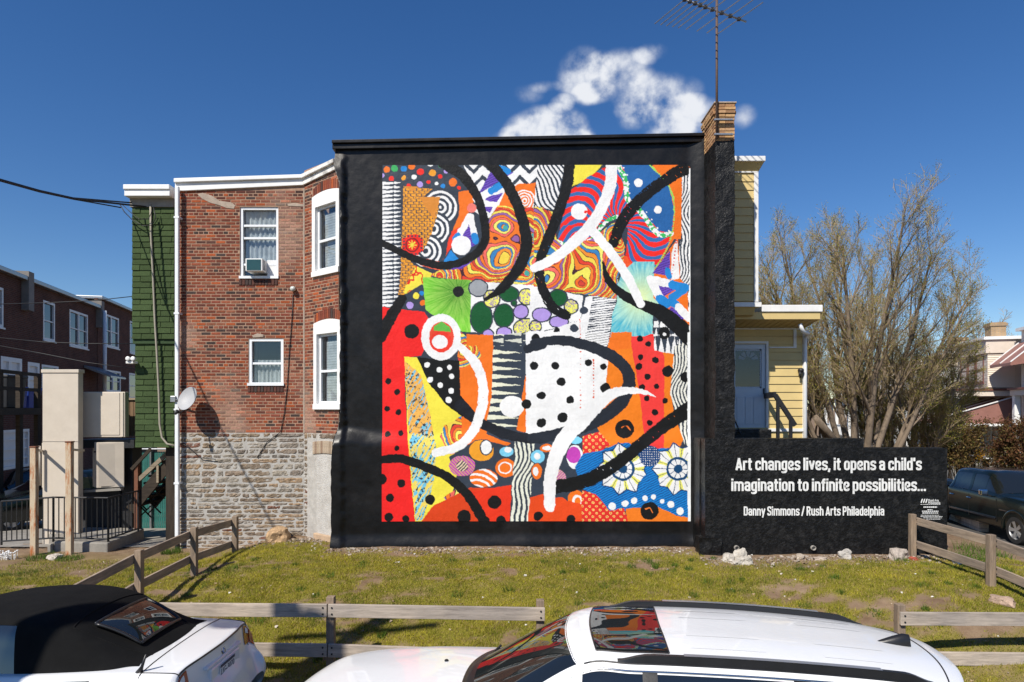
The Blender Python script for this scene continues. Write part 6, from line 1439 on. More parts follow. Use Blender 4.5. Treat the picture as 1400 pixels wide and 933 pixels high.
# ------------------------------------------------------------------ trees
M['bark'] = pm('bark', (.20, .155, .115), .9, .3, 9, .8, 30, stretch=(1, 1, .25), spec=.1); M['twig'] = pm('twig', (.34, .26, .155), .9, .2, 9, 0, spec=.1)
def tree(name, label, base, stems, seed, leaves, lv_cols, counts=(13, 8, 5), lens=(.40, .45, .5), angs=(.55, .6, .65), twig_r=.0045, lsize=.018, up=.22, bare=.34, cat='tree', group=None):
    """stems fork into long rising boughs, boughs into shoots, shoots into twigs"""
    rr = random.Random(seed); t = thing(name, label, cat, base, group)
    thick, thin, tips = MB(), MB(), []; last = len(counts)
    def grow(p, d, ln, r, lv):
        n = (7, 6, 4, 3)[lv]; pts = [Vector(p)]; rs = [r]; q = Vector(p); dd = Vector(d)
        for i in range(n):
            w = (.04, .08, .10, .12)[lv]
            dd = (dd + Vector((rr.gauss(0, w), rr.gauss(0, w), rr.gauss(0, w * .5) + up * (.10 if lv else .03)))).normalized(); q = q + dd * (ln / n); pts.append(Vector(q)); rs.append(max(twig_r * .7, r * (1 - .8 * (i + 1) / n)))
        (thick if lv < 2 else thin).tube(pts, rs, (9, 6, 4, 3)[lv], cap=False)
        if lv >= 2: tips.extend(pts[1:])
        if lv >= last: return
        k = counts[lv]
        for i in range(k):
            s = bare + (1 - bare) * (i + rr.random()) / k if lv == 0 else .18 + .8 * (i + rr.random()) / k
            j = min(n - 1, int(s * n)); b = pts[j].lerp(pts[j + 1], s * n - j); ax_ = (pts[j + 1] - pts[j]).normalized()
            a = Vector((rr.gauss(0, 1), rr.gauss(0, 1), rr.gauss(0, .3))); a = (a - ax_ * a.dot(ax_)).normalized(); th = angs[lv] * rr.uniform(.6, 1.3)
            nd = (ax_ * math.cos(th) + a * math.sin(th) + Vector((0, 0, up * .6))).normalized()
            grow(b, nd, ln * lens[lv] * rr.uniform(.7, 1.2) * (1.25 - .55 * s), max(twig_r, rs[j] * rr.uniform(.38, .6)), lv + 1)
    for (d, ln, r, p0) in stems: grow(Vector(base) + Vector(p0), Vector(d).normalized(), ln, r, 0)
    thick.build('trunk', M['bark'], t, smooth=True, fix=False); thin.build('twigs', M['twig'], t, fix=False)
    if leaves and tips:
        n = leaves; k = NR.randint(0, len(tips), n); tp = np.array([list(x) for x in tips])[k] + NR.normal(size=(n, 3)) * .05
        leaf_mesh('crown', tp, None, lsize, np.array(lv_cols)[NR.randint(0, len(lv_cols), n)] * NR.uniform(.6, 1.4, (n, 1)), M['leaf'], t)
    return t, len(tips)
TY = 19.0; tb = P(1172, 640, TY)
grn = [(.27, .27, .03), (.32, .30, .04), (.21, .23, .03), (.34, .30, .06)]
tb.z = 0
stems = []
for i in range(15):         # a fan of stems that together make the rounded crown
    t = (i + .5) / 7.5 - 1; t += R.uniform(-.04, .04)
    stems.append(((t * .56 - .03, (.22 if i % 2 else -.18) + R.uniform(-.08, .08), 1), 8.2 - 2.4 * abs(t) ** 1.6 + R.uniform(-.3, .3), .125 - .03 * abs(t), (t * .22, 0, .25 + .3 * abs(t))))
t1, n1 = tree('budding_tree', 'large many stemmed tree in thin green bud behind the low wall', tb, stems, 31, 90000, grn, counts=(15, 11, 8), lens=(.25, .42, .55))
tb2 = P(1246, 640, TY + 1.5); tb2.z = -.2
stems = [((.04, 0, 1), 4.8, .14, (0, 0, 0)), ((-.42, 0, 1), 4.0, .1, (0, 0, .9)), ((.30, .1, 1), 4.0, .1, (.05, 0, .8)), ((.15, -.3, 1), 4.2, .1, (0, 0, .9)), ((-.15, .3, 1), 4.4, .09, (0, 0, .9)), ((.5, -.1, 1), 2.9, .08, (.05, 0, 1.2)), ((-.75, .1, .9), 3.2, .08, (.0, 0, 1.2))]
t2, n2 = tree('budding_tree', 'smaller spreading tree in thin green bud, right of the large one', tb2, stems, 9, 60000, grn, counts=(17, 12, 9), lens=(.30, .45, .55), bare=.32, up=.2)
# sawn limb stubs at the foot of the large tree
q = MB(); q.tube([P(1148, 612, TY - .3), P(1131, 590, TY - .5), P(1114, 570, TY - .6)], [.11, .10, .085], 10); q.build('sawn_limb', M['bark'], t1, smooth=True)
tb3 = Vector((XX(1375, 60), 60, 0)); t3, n3 = tree('bare_tree', 'bare purple grey tree far behind the houses at right', tb3, [((0, 0, 1), 10.0, .3, (0, 0, 0)), ((.3, 0, 1), 9, .25, (0, 0, 1)), ((-.3, 0, 1), 9, .25, (0, 0, 1))], 12, 0, grn, counts=(12, 9, 5), twig_r=.015, angs=(.8, .8, .8))
print('tips', n1, n2, n3)
# ------------------------------------------------------------------ post-and-rail fences
M['rail_x'] = wood_mat('fence_wood_x', (.52, .45, .38), 'X', .55); M['rail_y'] = wood_mat('fence_wood_y', (.40, .32, .25), 'Y', .5); M['post_z'] = wood_mat('fence_wood_z', (.34, .26, .19), 'Z')
M['bolt'] = M['dark_metal']
def fence(label, posts, rails, axis, name='rail_fence', pw=.1, rh=.165):
    """posts: (x, y, ztop); rails: (p, q) centre points"""
    t = thing(name, label, 'fence', (posts[0][0], posts[0][1], gz(posts[0][0], posts[0][1])))
    for (x, y, zt) in posts:
        q = MB(); q.box((x - pw / 2, y - pw / 2, gz(x, y) - .25), (x + pw / 2, y + pw / 2, zt)); q.build('post', M['post_z'], t, bevel=.006)
    for (p, q_) in rails:
        q = MB(); q.beam(p, q_, .042, rh); ro = q.build('rail', M['rail_x' if axis == 'X' else 'rail_y'], t, bevel=.005)
        for e in (0, 1):
            d = (Vector(q_) - Vector(p)).normalized(); c = Vector(p) + d * .05 if e == 0 else Vector(q_) - d * .05
            for dz in (-.04, .04):
                b = MB(); n = Vector((0, -1, 0)) if axis == 'X' else Vector((-1 if p[0] > 0 else 1, 0, 0)); b.tube([c + Vector((0, 0, dz)) + n * .015, c + Vector((0, 0, dz)) + n * .028], .012, 8); b.build('bolt', M['bolt'], ro)
    return t
FY = 8.4
def rp(u, v, Y=FY, dy=-.073): return P(u, v, Y) + Vector((0, dy, 0))
pz = lambda u, v: (XX(u, FY), FY, ZZ(v, FY))
fence('grey post and rail fence along the street behind the white convertible', [pz(60, 812), pz(452.5, 815.5), pz(738.5, 820)],
      [(rp(20, 829.5), rp(449.5, 832.5)), (rp(451, 832.5), rp(744.5, 837.5)), (rp(20, 881), rp(449.5, 886.5)), (rp(451, 886.5), rp(744, 897))], 'X')
fence('grey post and rail fence along the street behind the tail of the white SUV', [pz(1230, 826), pz(1440, 828)], [(rp(1226, 843.5), rp(1437, 844.5)), (rp(1438, 844.5), rp(1560, 845)), (rp(1226, 897), rp(1437, 899)), (rp(1438, 899), rp(1560, 900))], 'X')
xl_ = -5.55
def side(x, ys, tops, lab, ro, dz=0.0):
    ps = [(x + o, y, z) for (o, y, z) in zip((0, 0, 0, 0, 0)[:len(ys)], ys, tops)]
    rs = []
    for i in range(len(ys) - 1):
        for h in (.13, .56):
            rs.append(((ps[i][0] + ro, ys[i], tops[i] - h), (ps[i + 1][0] + ro, ys[i + 1], tops[i + 1] - h)))
    return fence(lab, ps, rs, 'Y', rh=.135)
side(xl_, [13.2, 11.5, 9.8, 8.1], [ZZ(706, 13.2), ZZ(721, 11.5), ZZ(752, 9.8), ZZ(806, 8.1)], 'brown post and rail fence running from the stone wall towards the convertible', -.073)
side(7.42, [12.2, 10.2, 8.55], [ZZ(703, 12.2), ZZ(731, 10.2), ZZ(775, 8.55)], 'post and rail fence running from the lettered wall towards the street at right', .073)
# ------------------------------------------------------------------ rocks and rubble
M['rock'] = pm('rock', (1, 1, 1), .92, .3, 9, .9, 30, spec=.15, src='object', bdist=.03)
def rock(label, u, v, Y, w, h, cc, seed, group=None, d=None, name='rock'):
    x = XX(u, Y); z = gz(x, Y); bm = bmesh.new(); bmesh.ops.create_icosphere(bm, subdivisions=3, radius=1)
    for vv in bm.verts:
        c = vv.co.copy(); n = mnoise.noise(c * 1.3 + Vector((seed, 0, 0))); n2 = mnoise.noise(c * 3.7 + Vector((0, seed, 0)))
        k = 1 + .38 * n + .13 * n2; c = Vector((max(-.8, min(.8, c.x)), max(-.8, min(.8, c.y)), max(-.75, min(.8, c.z))))
        vv.co = Vector((c.x * k * w / 1.6, c.y * k * (d or w * .7) / 1.6, c.z * k * h * .72 + h * .3))
    me = bpy.data.meshes.new(name); bm.to_mesh(me); bm.free(); me.materials.append(M['rock'])
    o = bpy.data.objects.new(name, me); col.objects.link(o); o.location = (x, Y, z); o.rotation_euler = (0, 0, seed * 1.7); o.color = (*cc, 1)
    return tag(o, label, 'rock', group)
rock('big orange tinted boulder at the foot of the stone wall', 382, 752, 13.75, .56, .30, (.42, .28, .16), 1)
rock('small pale stone left of the big orange boulder', 329, 760, 13.5, .2, .09, (.40, .33, .25), 2)
rock('flat tan brick shaped stone beside the right fence', 1371, 815, 9.55, .32, .11, (.40, .29, .22), 3, d=.16)
rock('pale stone by the end post of the right fence, below the lettering', 1228, 768, 12.0, .34, .2, (.42, .36, .31), 4)
rock('small red brick shard by the right fence end post', 1249, 772, 11.9, .12, .06, (.36, .09, .06), 5)
for i, (u, v, w, h, lb_) in enumerate(((996, 765, .30, .16, 'left slab of the pale rubble heap at the foot of the lettered wall'), (1012, 758, .22, .26, 'tallest upright chunk of the pale rubble heap at the lettered wall'), (1024, 761, .16, .14, 'right chunk of the pale rubble heap at the lettered wall'), (1016, 770, .30, .14, 'front chunk of the pale rubble heap at the lettered wall'), (1004, 769, .16, .08, 'small flat chunk in the pale rubble heap at the lettered wall'))): rock(lb_, u, v, 12.05 - i * .05, w, h, (.48, .44, .38), 10 + i, 'pale rubble heap')
rock('lone pale stone halfway along the foot of the lettered wall', 1094, 765, 12.1, .18, .09, (.42, .35, .28), 21); rock('grey speckled stone right of the middle of the lettered wall foot', 1155, 764, 12.05, .22, .17, (.45, .42, .38), 22); rock('flat stone by the lettered wall foot, left of the speckled one', 1121, 766, 12.0, .22, .06, (.40, .33, .27), 24)
rock('flat white stone on the bare soil left of the plinth', 75, 757, 13.0, .26, .09, (.55, .49, .42), 23)
rock('white lump of rubble on the grass between the right fence posts', 1308, 752, 11.6, .14, .08, (.7, .68, .64), 25)
# loose gravel and grit at the foot of the walls
def scatter(n, fx, size, cols_, name, label, seed):
    rs = np.random.RandomState(seed); V = []; Fc = []; Cc = []
    base = np.array([(1, 1, -1), (1, -1, 1), (-1, 1, 1), (-1, -1, -1), (0, 0, 1.3), (.9, -.9, -.8)], float)
    for i in range(n):
        x, y = fx(rs); s = min(size * rs.lognormal(0, .45), size * 2.2); z = gz(x, y) + s * .3; a = rs.uniform(0, 6.28); ca, sa = math.cos(a), math.sin(a)
        b = base * (1 + rs.uniform(-.35, .35, base.shape)); b = b * s * np.array([1, .8, .55]); k = len(V)
        V += [(x + p[0] * ca - p[1] * sa, y + p[0] * sa + p[1] * ca, z + p[2]) for p in b]
        Fc += [(k, k + 1, k + 4), (k, k + 4, k + 2), (k + 4, k + 1, k + 3), (k + 2, k + 4, k + 3), (k, k + 2, k + 3), (k, k + 3, k + 5), (k, k + 5, k + 1), (k + 1, k + 5, k + 3)]
        c = np.array(cols_[rs.randint(len(cols_))]) * rs.uniform(.7, 1.2); Cc += [(*c, 1)] * 6
    m = MB(); m.v = V; m.f = Fc; m.m = [0] * len(Fc); m.build(name, M['brick_stuff'], None, cols=Cc, local=True, kind='stuff', label=label, cat='gravel')
def wallfoot(rs):
    x = rs.uniform(-5.3, 8.0)
    y = (12.3 if x > 3.5 else 13.0 if x > -3.7 else 13.9) - abs(rs.normal(0, .26)) - .02; return x, y
scatter(3000, wallfoot, .014, [(.27, .215, .165), (.23, .17, .12), (.31, .26, .21), (.18, .13, .09), (.36, .31, .26)], 'gravel', 'pale grit and gravel along the foot of the walls', 3)
scatter(520, lambda rs: (rs.uniform(-9, 8.8), rs.uniform(8.0, 13.0)), .011, [(.5, .44, .37), (.40, .31, .22), (.32, .23, .14), (.62, .6, .55)], 'grit', 'scattered bits of stone and litter in the lawn', 4)
# dry leaves and dandelions
for i, (u, v, Y) in enumerate(((1377, 772, 10.6), (1366, 768, 10.8))):
    x = XX(u, Y); z = gz(x, Y); t = thing('dandelion', ['larger yellow dandelion in the grass right of the fence', 'smaller yellow dandelion in the grass right of the fence'][i], 'flower', (x, Y, z))
    q = MB(); q.tube([(x, Y, z - .02), (x, Y, z + .07)], .004, 6); q.build('stem', pm('stem_green', (.08, .14, .03), .7, .1, 5, 0) if i == 0 else bpy.data.materials['stem_green'], t)
    q = MB(); q.lathe([(0, .0), (.022 - .007 * i, .012), (.018 - .006 * i, .022), (0, .026)], 14, 'Z', (x, Y, z + .065)); q.build('flower_head', pm('dandelion_yellow', (.8, .55, .01), .6, .1, 30, .3) if i == 0 else bpy.data.materials['dandelion_yellow'], t, smooth=True)
fl3 = thing('white_flowers', 'clump of small white flowers at the left frame edge by the railing', 'flower', (XX(6, 13), 13, gz(XX(6, 13), 13)))
cl = []; 
for i in range(34):
    x = XX(6, 13) + R.gauss(0, .14); y = 13 + R.gauss(0, .08); z = gz(x, y); h = R.uniform(.03, .14); q = MB(); q.lathe([(0, 0), (.022, .008), (.018, .02), (0, .024)], 8, 'Z', (x, y, z + h)); q.tube([(x, y, z - .02), (x, y, z + h)], .005, 5); q.build('blossom', M['white_plain'], fl3)
# ------------------------------------------------------------------ grass
def grass(n, x0, x1, y0, y1, hmin, hmax, seed, name, label, dens=None, keep=.15):
    rs = np.random.RandomState(seed); x = rs.uniform(x0, x1, n * 2); y = rs.uniform(y0, y1, n * 2)
    g = grassiness(x, y); ok = rs.random_sample(n * 2) < (g * (1 - keep) + keep * (g > .05) * .5)
    ok &= ~((x < -6.9) & (y > 12.9) & (x > -10)); wall = np.where(x > 3.5, 12.36, np.where(x < -3.5, 13.98, 13.05)); ok &= y < wall
    x, y = x[ok][:n], y[ok][:n]; m = len(x)
    z = gzn(x, y) + .05 * (fbm(x * 1.7, y * 1.7, 5) - .5) + .03 * (fbm(x * 6, y * 6, 8, 3) - .5) - .006
    hh_ = rs.uniform(hmin, hmax, m) * (.6 + .9 * fbm(x * 2.3, y * 2.3, 33, 3)); a = rs.uniform(0, 6.283, m); w = rs.uniform(.003, .0065, m); ln = rs.normal(0, .55, (m, 2)) * hh_[:, None]
    bx, by = np.cos(a) * w, np.sin(a) * w
    v = np.stack([np.stack([x - bx, y - by, z], -1), np.stack([x + bx, y + by, z], -1), np.stack([x + ln[:, 0], y + ln[:, 1], z + hh_], -1)], 1).reshape(-1, 3)
    t = np.clip(.5 + 1.7 * (.45 * fbm(x * .8, y * 1.2, 37, 3) + .55 * fbm(x * 4.5, y * 6.5, 39, 3) - .5), 0, 1)[:, None]; r = rs.random_sample((m, 1))
    c = np.array([.11, .15, .016]) * (1 - t) + np.array([.45, .39, .04]) * t; c = np.where(r < .22, np.array([.40, .29, .12]), c) * rs.uniform(.65, 1.35, (m, 1))
    me = bpy.data.meshes.new(name); me.vertices.add(3 * m); me.vertices.foreach_set('co', v.reshape(-1).astype(np.float32)); me.loops.add(3 * m); me.loops.foreach_set('vertex_index', np.arange(3 * m, dtype=np.int32))
    me.polygons.add(m); me.polygons.foreach_set('loop_start', np.arange(0, 3 * m, 3, dtype=np.int32)); me.update(calc_edges=True)
    ca = me.color_attributes.new('Col', 'FLOAT_COLOR', 'POINT'); ca.data.foreach_set('color', np.repeat(np.concatenate([c, np.ones((m, 1))], 1), 3, 0).reshape(-1).astype(np.float32))
    me.materials.append(M['leaf']); o = bpy.data.objects.new(name, me); col.objects.link(o); tag(o, label, 'grass', None, 'stuff')
grass(420000, -9.5, 9.8, 7.95, 13.9, .018, .05, 1, 'grass', 'short patchy spring grass covering the lot')
# taller tufts here and there
def tufts(spots, n, name, label, seed):
    rs = np.random.RandomState(seed); P_, C2 = [], []
    v = []; c = []
    for (x, y, r, h) in spots:
        for i in range(n):
            a = rs.uniform(0, 6.28); q = r * math.sqrt(rs.uniform(0, 1)); px_, py_ = x + q * math.cos(a), y + q * math.sin(a); z = gz(px_, py_) - .01; hh_ = h * rs.uniform(.5, 1.1); w = .006; b = rs.uniform(0, 6.28); l = rs.normal(0, .4, 2) * hh_
            v += [(px_ - w * math.cos(b), py_ - w * math.sin(b), z), (px_ + w * math.cos(b), py_ + w * math.sin(b), z), (px_ + l[0], py_ + l[1], z + hh_)]; k = rs.uniform(.7, 1.3); c += [(.09 * k, .15 * k, .02 * k, 1)] * 3
    m = MB(); m.v = v; m.f = [(i, i + 1, i + 2) for i in range(0, len(v), 3)]; m.m = [0] * len(m.f); m.build(name, M['leaf'], None, cols=c, local=True, fix=False, kind='stuff', label=label, cat='grass')
tufts([(R.uniform(-9, 8.8), R.uniform(8.1, 12.2), R.uniform(.05, .14), R.uniform(.06, .1)) for i in range(150)], 60, 'weeds', 'darker green weed tufts in the lawn', 5)
tufts([(XX(235, 13.6), 13.6, .22, .14), (XX(60, 13.1), 13.1, .3, .12), (XX(95, 13.0), 13.0, .25, .1), (XX(1330, 11.8), 11.9, .4, .2), (XX(1345, 12.6), 12.6, .5, .22)], 260, 'tall_weeds', 'taller green weeds at the edges of the lot', 6)
# ------------------------------------------------------------------ antenna and wires
an = thing('tv_antenna', 'long rooftop television antenna on a thin mast above the brick chimney', 'antenna', (XX(979.5, PY - .06), PY - .06, ZZ(192, PY)))
mx_ = XX(980, PY - .06); q = MB(); q.tube([(mx_, PY - .06, ZZ(192, PY)), (mx_, PY - .06, ZZ(2, PY))], .024, 8); q.build('mast', pm('rusty_mast', (.09, .055, .04), .7, .3, 9, .2), an, smooth=True)
b0 = Vector((XX(934, PY - .42), PY - .42, ZZ(-1, PY - .42))); b1 = Vector((XX(1020, PY + .28), PY + .28, 0)); b1.z = b0.z; q = MB(); q.tube([b0, b1], .018, 8); q.build('boom', M['grey_metal'], an, smooth=True)
bd_ = (b1 - b0).normalized(); el = Vector((bd_.y, -bd_.x, 0)).normalized()
for i, t in enumerate((.02, .10, .18, .26, .34, .45, .60, .74, .88)):
    c = b0.lerp(b1, t); ln = lerp(.85, .55, t); q = MB(); q.tube([c - el * ln, c + el * ln], .009, 6); q.build('element', M['grey_metal'], an)
    q = MB(); q.box(c + Vector((-.03, -.03, -.025)), c + Vector((.03, .03, .03))); q.build('clamp', M['dark_metal'], an)
for v in (166, 186):
    q = MB(); q.box((mx_ - .05, PY - .09, ZZ(v, PY) - .015), (mx_ + .3, PY - .04, ZZ(v, PY) + .015)); q.build('strap', M['grey_metal'], an)
WYY = 14.0
def sag(a, b, s, n=14): return [Vector(a).lerp(Vector(b), i / n) + Vector((0, 0, -s * 4 * (i / n) * (1 - i / n))) for i in range(n + 1)]
e0 = Vector((-22, 6.5, ZZ(245, 12.0) + 1.4)); far0 = P(0, 245, 12.6) 
ext = lambda p, q, k: Vector(p) + (Vector(p) - Vector(q)) * k
for (a, m, b, r, lab) in (((0, 245.5), (100, 271), (180, 277.5), .016, 'uppermost service cable reaching the green house from the left'), ((0, 246.5), (100, 272), (200, 283), .02, 'thick middle service cable reaching the green house from the left'), ((0, 247.5), (100, 272.5), (165, 284), .014, 'lowest service cable reaching the green house from the left')):
    A_, B_, C2 = P(*a, 11.0), P(*m, 12.8), P(*b, 14.1); E_ = ext(A_, B_, 2.2) + Vector((0, 0, .6))
    cable('service_cable', [E_, A_, A_.lerp(B_, .5) + Vector((0, 0, -.02)), B_, C2], r, lab, 'cable')
cable('service_cable', [P(u, v, 14.2) for (u, v) in ((163, 278), (170, 290), (180, 300), (195, 309), (208, 308), (213, 298), (210, 284))], .01, 'looping drip cable under the green house eave')
cable('service_cable', [P(u, v, 14.22) for (u, v) in ((166, 279), (178, 290), (190, 300), (203, 300), (208, 288))], .008, 'smaller inner drip cable loop under the green house eave')
# utility pole at the kerb left of the picture; its shadow crosses the convertible and the fence
up_ = thing('utility_pole', 'wooden utility pole at the kerb outside the left edge, casting the soft shadow bars', 'pole', (-7.2, 1.9, 0))
q = MB(); q.tube([(-7.2, 1.9, -.3), (-7.2, 1.9, 5), (-7.2, 1.9, 10.2)], [.19, .17, .14], 14); q.build('shaft', M['post_z'], up_, smooth=True)
q = MB(); q.beam((-8.3, 1.7, 9.6), (-6.1, 2.1, 9.6), .1, .12); q.build('crossarm', M['wood_dark'], up_)
q = MB(); q.lathe([(0, 0), (.24, .02), (.26, .4), (.25, .85), (0, .9)], 18, 'Z', (-6.85, 1.75, 8.0)); q.build('transformer', M['grey_metal'], up_, smooth=True)
# ------------------------------------------------------------------ vehicles: smooth skins through control points
def cr_w(t):
    return np.stack([-.5 * t + t ** 2 - .5 * t ** 3, 1 - 2.5 * t ** 2 + 1.5 * t ** 3, .5 * t + 2 * t ** 2 - 1.5 * t ** 3, -.5 * t ** 2 + .5 * t ** 3], -1)
def cr_eval(C, u, v):
    """tensor Catmull-Rom through grid C (n, m, 3) at parameter arrays u, v"""
    n, m = C.shape[:2]
    def prep(x, k):
        i = np.clip(np.floor(x).astype(int), 0, k - 2); t = x - i; ids = np.clip(np.stack([i - 1, i, i + 1, i + 2], -1), 0, k - 1); return ids, cr_w(t)
    iu, wu = prep(u, n); iv, wv = prep(v, m); out = np.zeros((len(u), len(v), 3))
    for a in range(4):
        for b in range(4): out += C[iu[:, a]][:, iv[:, b]] * (wu[:, a][:, None] * wv[:, b][None, :])[..., None]
    return out
def skin(C, u0, u1, v0, v1, nu, nv, off=0.0):
    p = cr_eval(C, np.linspace(u0, u1, nu), np.linspace(v0, v1, nv))
    if off:
        du = np.gradient(p, axis=0); dv = np.gradient(p, axis=1); n = np.cross(du, dv); n /= np.maximum(np.linalg.norm(n, axis=2), 1e-9)[..., None]; p = p + n * off
    return p
def mirror(half):
    """half rings (stations, k, 3) from near side to centre -> full rings; local y is lateral, near side negative"""
    h = np.array(half, float); f = h[:, ::-1][:, 1:].copy(); f[..., 1] *= -1; return np.concatenate([h, f], 1)
def patch(name, C, rng, res, mat, parent, off=0.0, smooth=True, **kw):
    mb = MB(); mb.grid(skin(C, *rng, *res, off)); return mb.build(name, mat, parent, smooth=smooth, local=True, fix=False, **kw)
def line_on(C, pts, r, name, mat, parent, off=0.002, n=40):
    u = np.interp(np.linspace(0, 1, n), np.linspace(0, 1, len(pts)), [p[0] for p in pts]); v = np.interp(np.linspace(0, 1, n), np.linspace(0, 1, len(pts)), [p[1] for p in pts])
    P3 = []
    for a, b in zip(u, v): P3.append(Vector(cr_eval(C, np.array([a]), np.array([b]))[0, 0]))
    mb = MB(); mb.tube(P3, r, 6); return mb.build(name, mat, parent, local=True, smooth=True)
def wheel(parent, x, y, r, w, side, name='wheel', spokes=5, rimmat='rim'):
    t = MB(); prof = [(r * .62, -w / 2), (r * .9, -w / 2), (r * .99, -w * .36), (r, -w * .2), (r, w * .2), (r * .99, w * .36), (r * .9, w / 2), (r * .62, w / 2)]
    t.lathe(prof, 36, 'Y', (x, y, r)); o = t.build(name, M['tyre'], parent, local=True, smooth=True, ang=40)
    m = MB(); s = side; m.lathe([(r * .64, w / 2 * s), (r * .6, w * .42 * s), (r * .58, w * .1 * s), (r * .1, w * .08 * s), (0, w * .08 * s)], 36, 'Y', (x, y, r))
    for i in range(spokes):
        for dd in (-.13, .13):
            a = 2 * math.pi * i / spokes + dd; m.beam((x + r * .1 * math.cos(a), y + w * .36 * s, r + r * .1 * math.sin(a)), (x + r * .61 * math.cos(a), y + w * .42 * s, r + r * .61 * math.sin(a)), .05, .035, (0, 1, 0))
    m.lathe([(0, w * .42 * s), (r * .14, w * .41 * s), (r * .16, w * .3 * s)], 16, 'Y', (x, y, r)); m.build('rim', M[rimmat], o, local=True)
    return o
M['tyre'] = pm('tyre', (.018, .018, .019), .8, .2, 20, .2, 80); M['rim'] = pm('rim', (.5, .51, .53), .35, .05, 4, 0, metallic=.7)
M['car_white'] = pm('car_white', (.74, .745, .75), .3, .02, 2, 0, coat=.65, rvar=.03, dirt=(.66, .655, .64), damt=.25, dscale=2.5)
M['car_black'] = pm('car_black', (.004, .008, .008), .22, .1, 2, 0, coat=.35, rvar=.03)
M['trim_black'] = pm('trim_black', (.012, .012, .013), .35, .1, 8, .05, 60)
M['car_glass'] = pm('car_glass', (.010, .012, .012), .015, .0, 2, 0, spec=1.0, rvar=0)
M['car_glass'].node_tree.nodes['Principled BSDF'].inputs['IOR'].default_value = 1.6
M['chrome'] = pm('chrome', (.6, .61, .62), .12, .03, 3, 0, metallic=1.0, rvar=.02)
M['canvas'] = pm('canvas', (.007, .007, .0073), .95, .25, 5, .35, 220, spec=.12, dirt=(.015, .0145, .0135), damt=.4, dscale=4)
M['lamp_red'] = pm('lamp_red', (.26, .012, .01), .12, .1, 9, 0, coat=.6); M['lamp_amber'] = pm('lamp_amber', (.45, .10, .015), .12, .1, 9, 0, coat=.6)

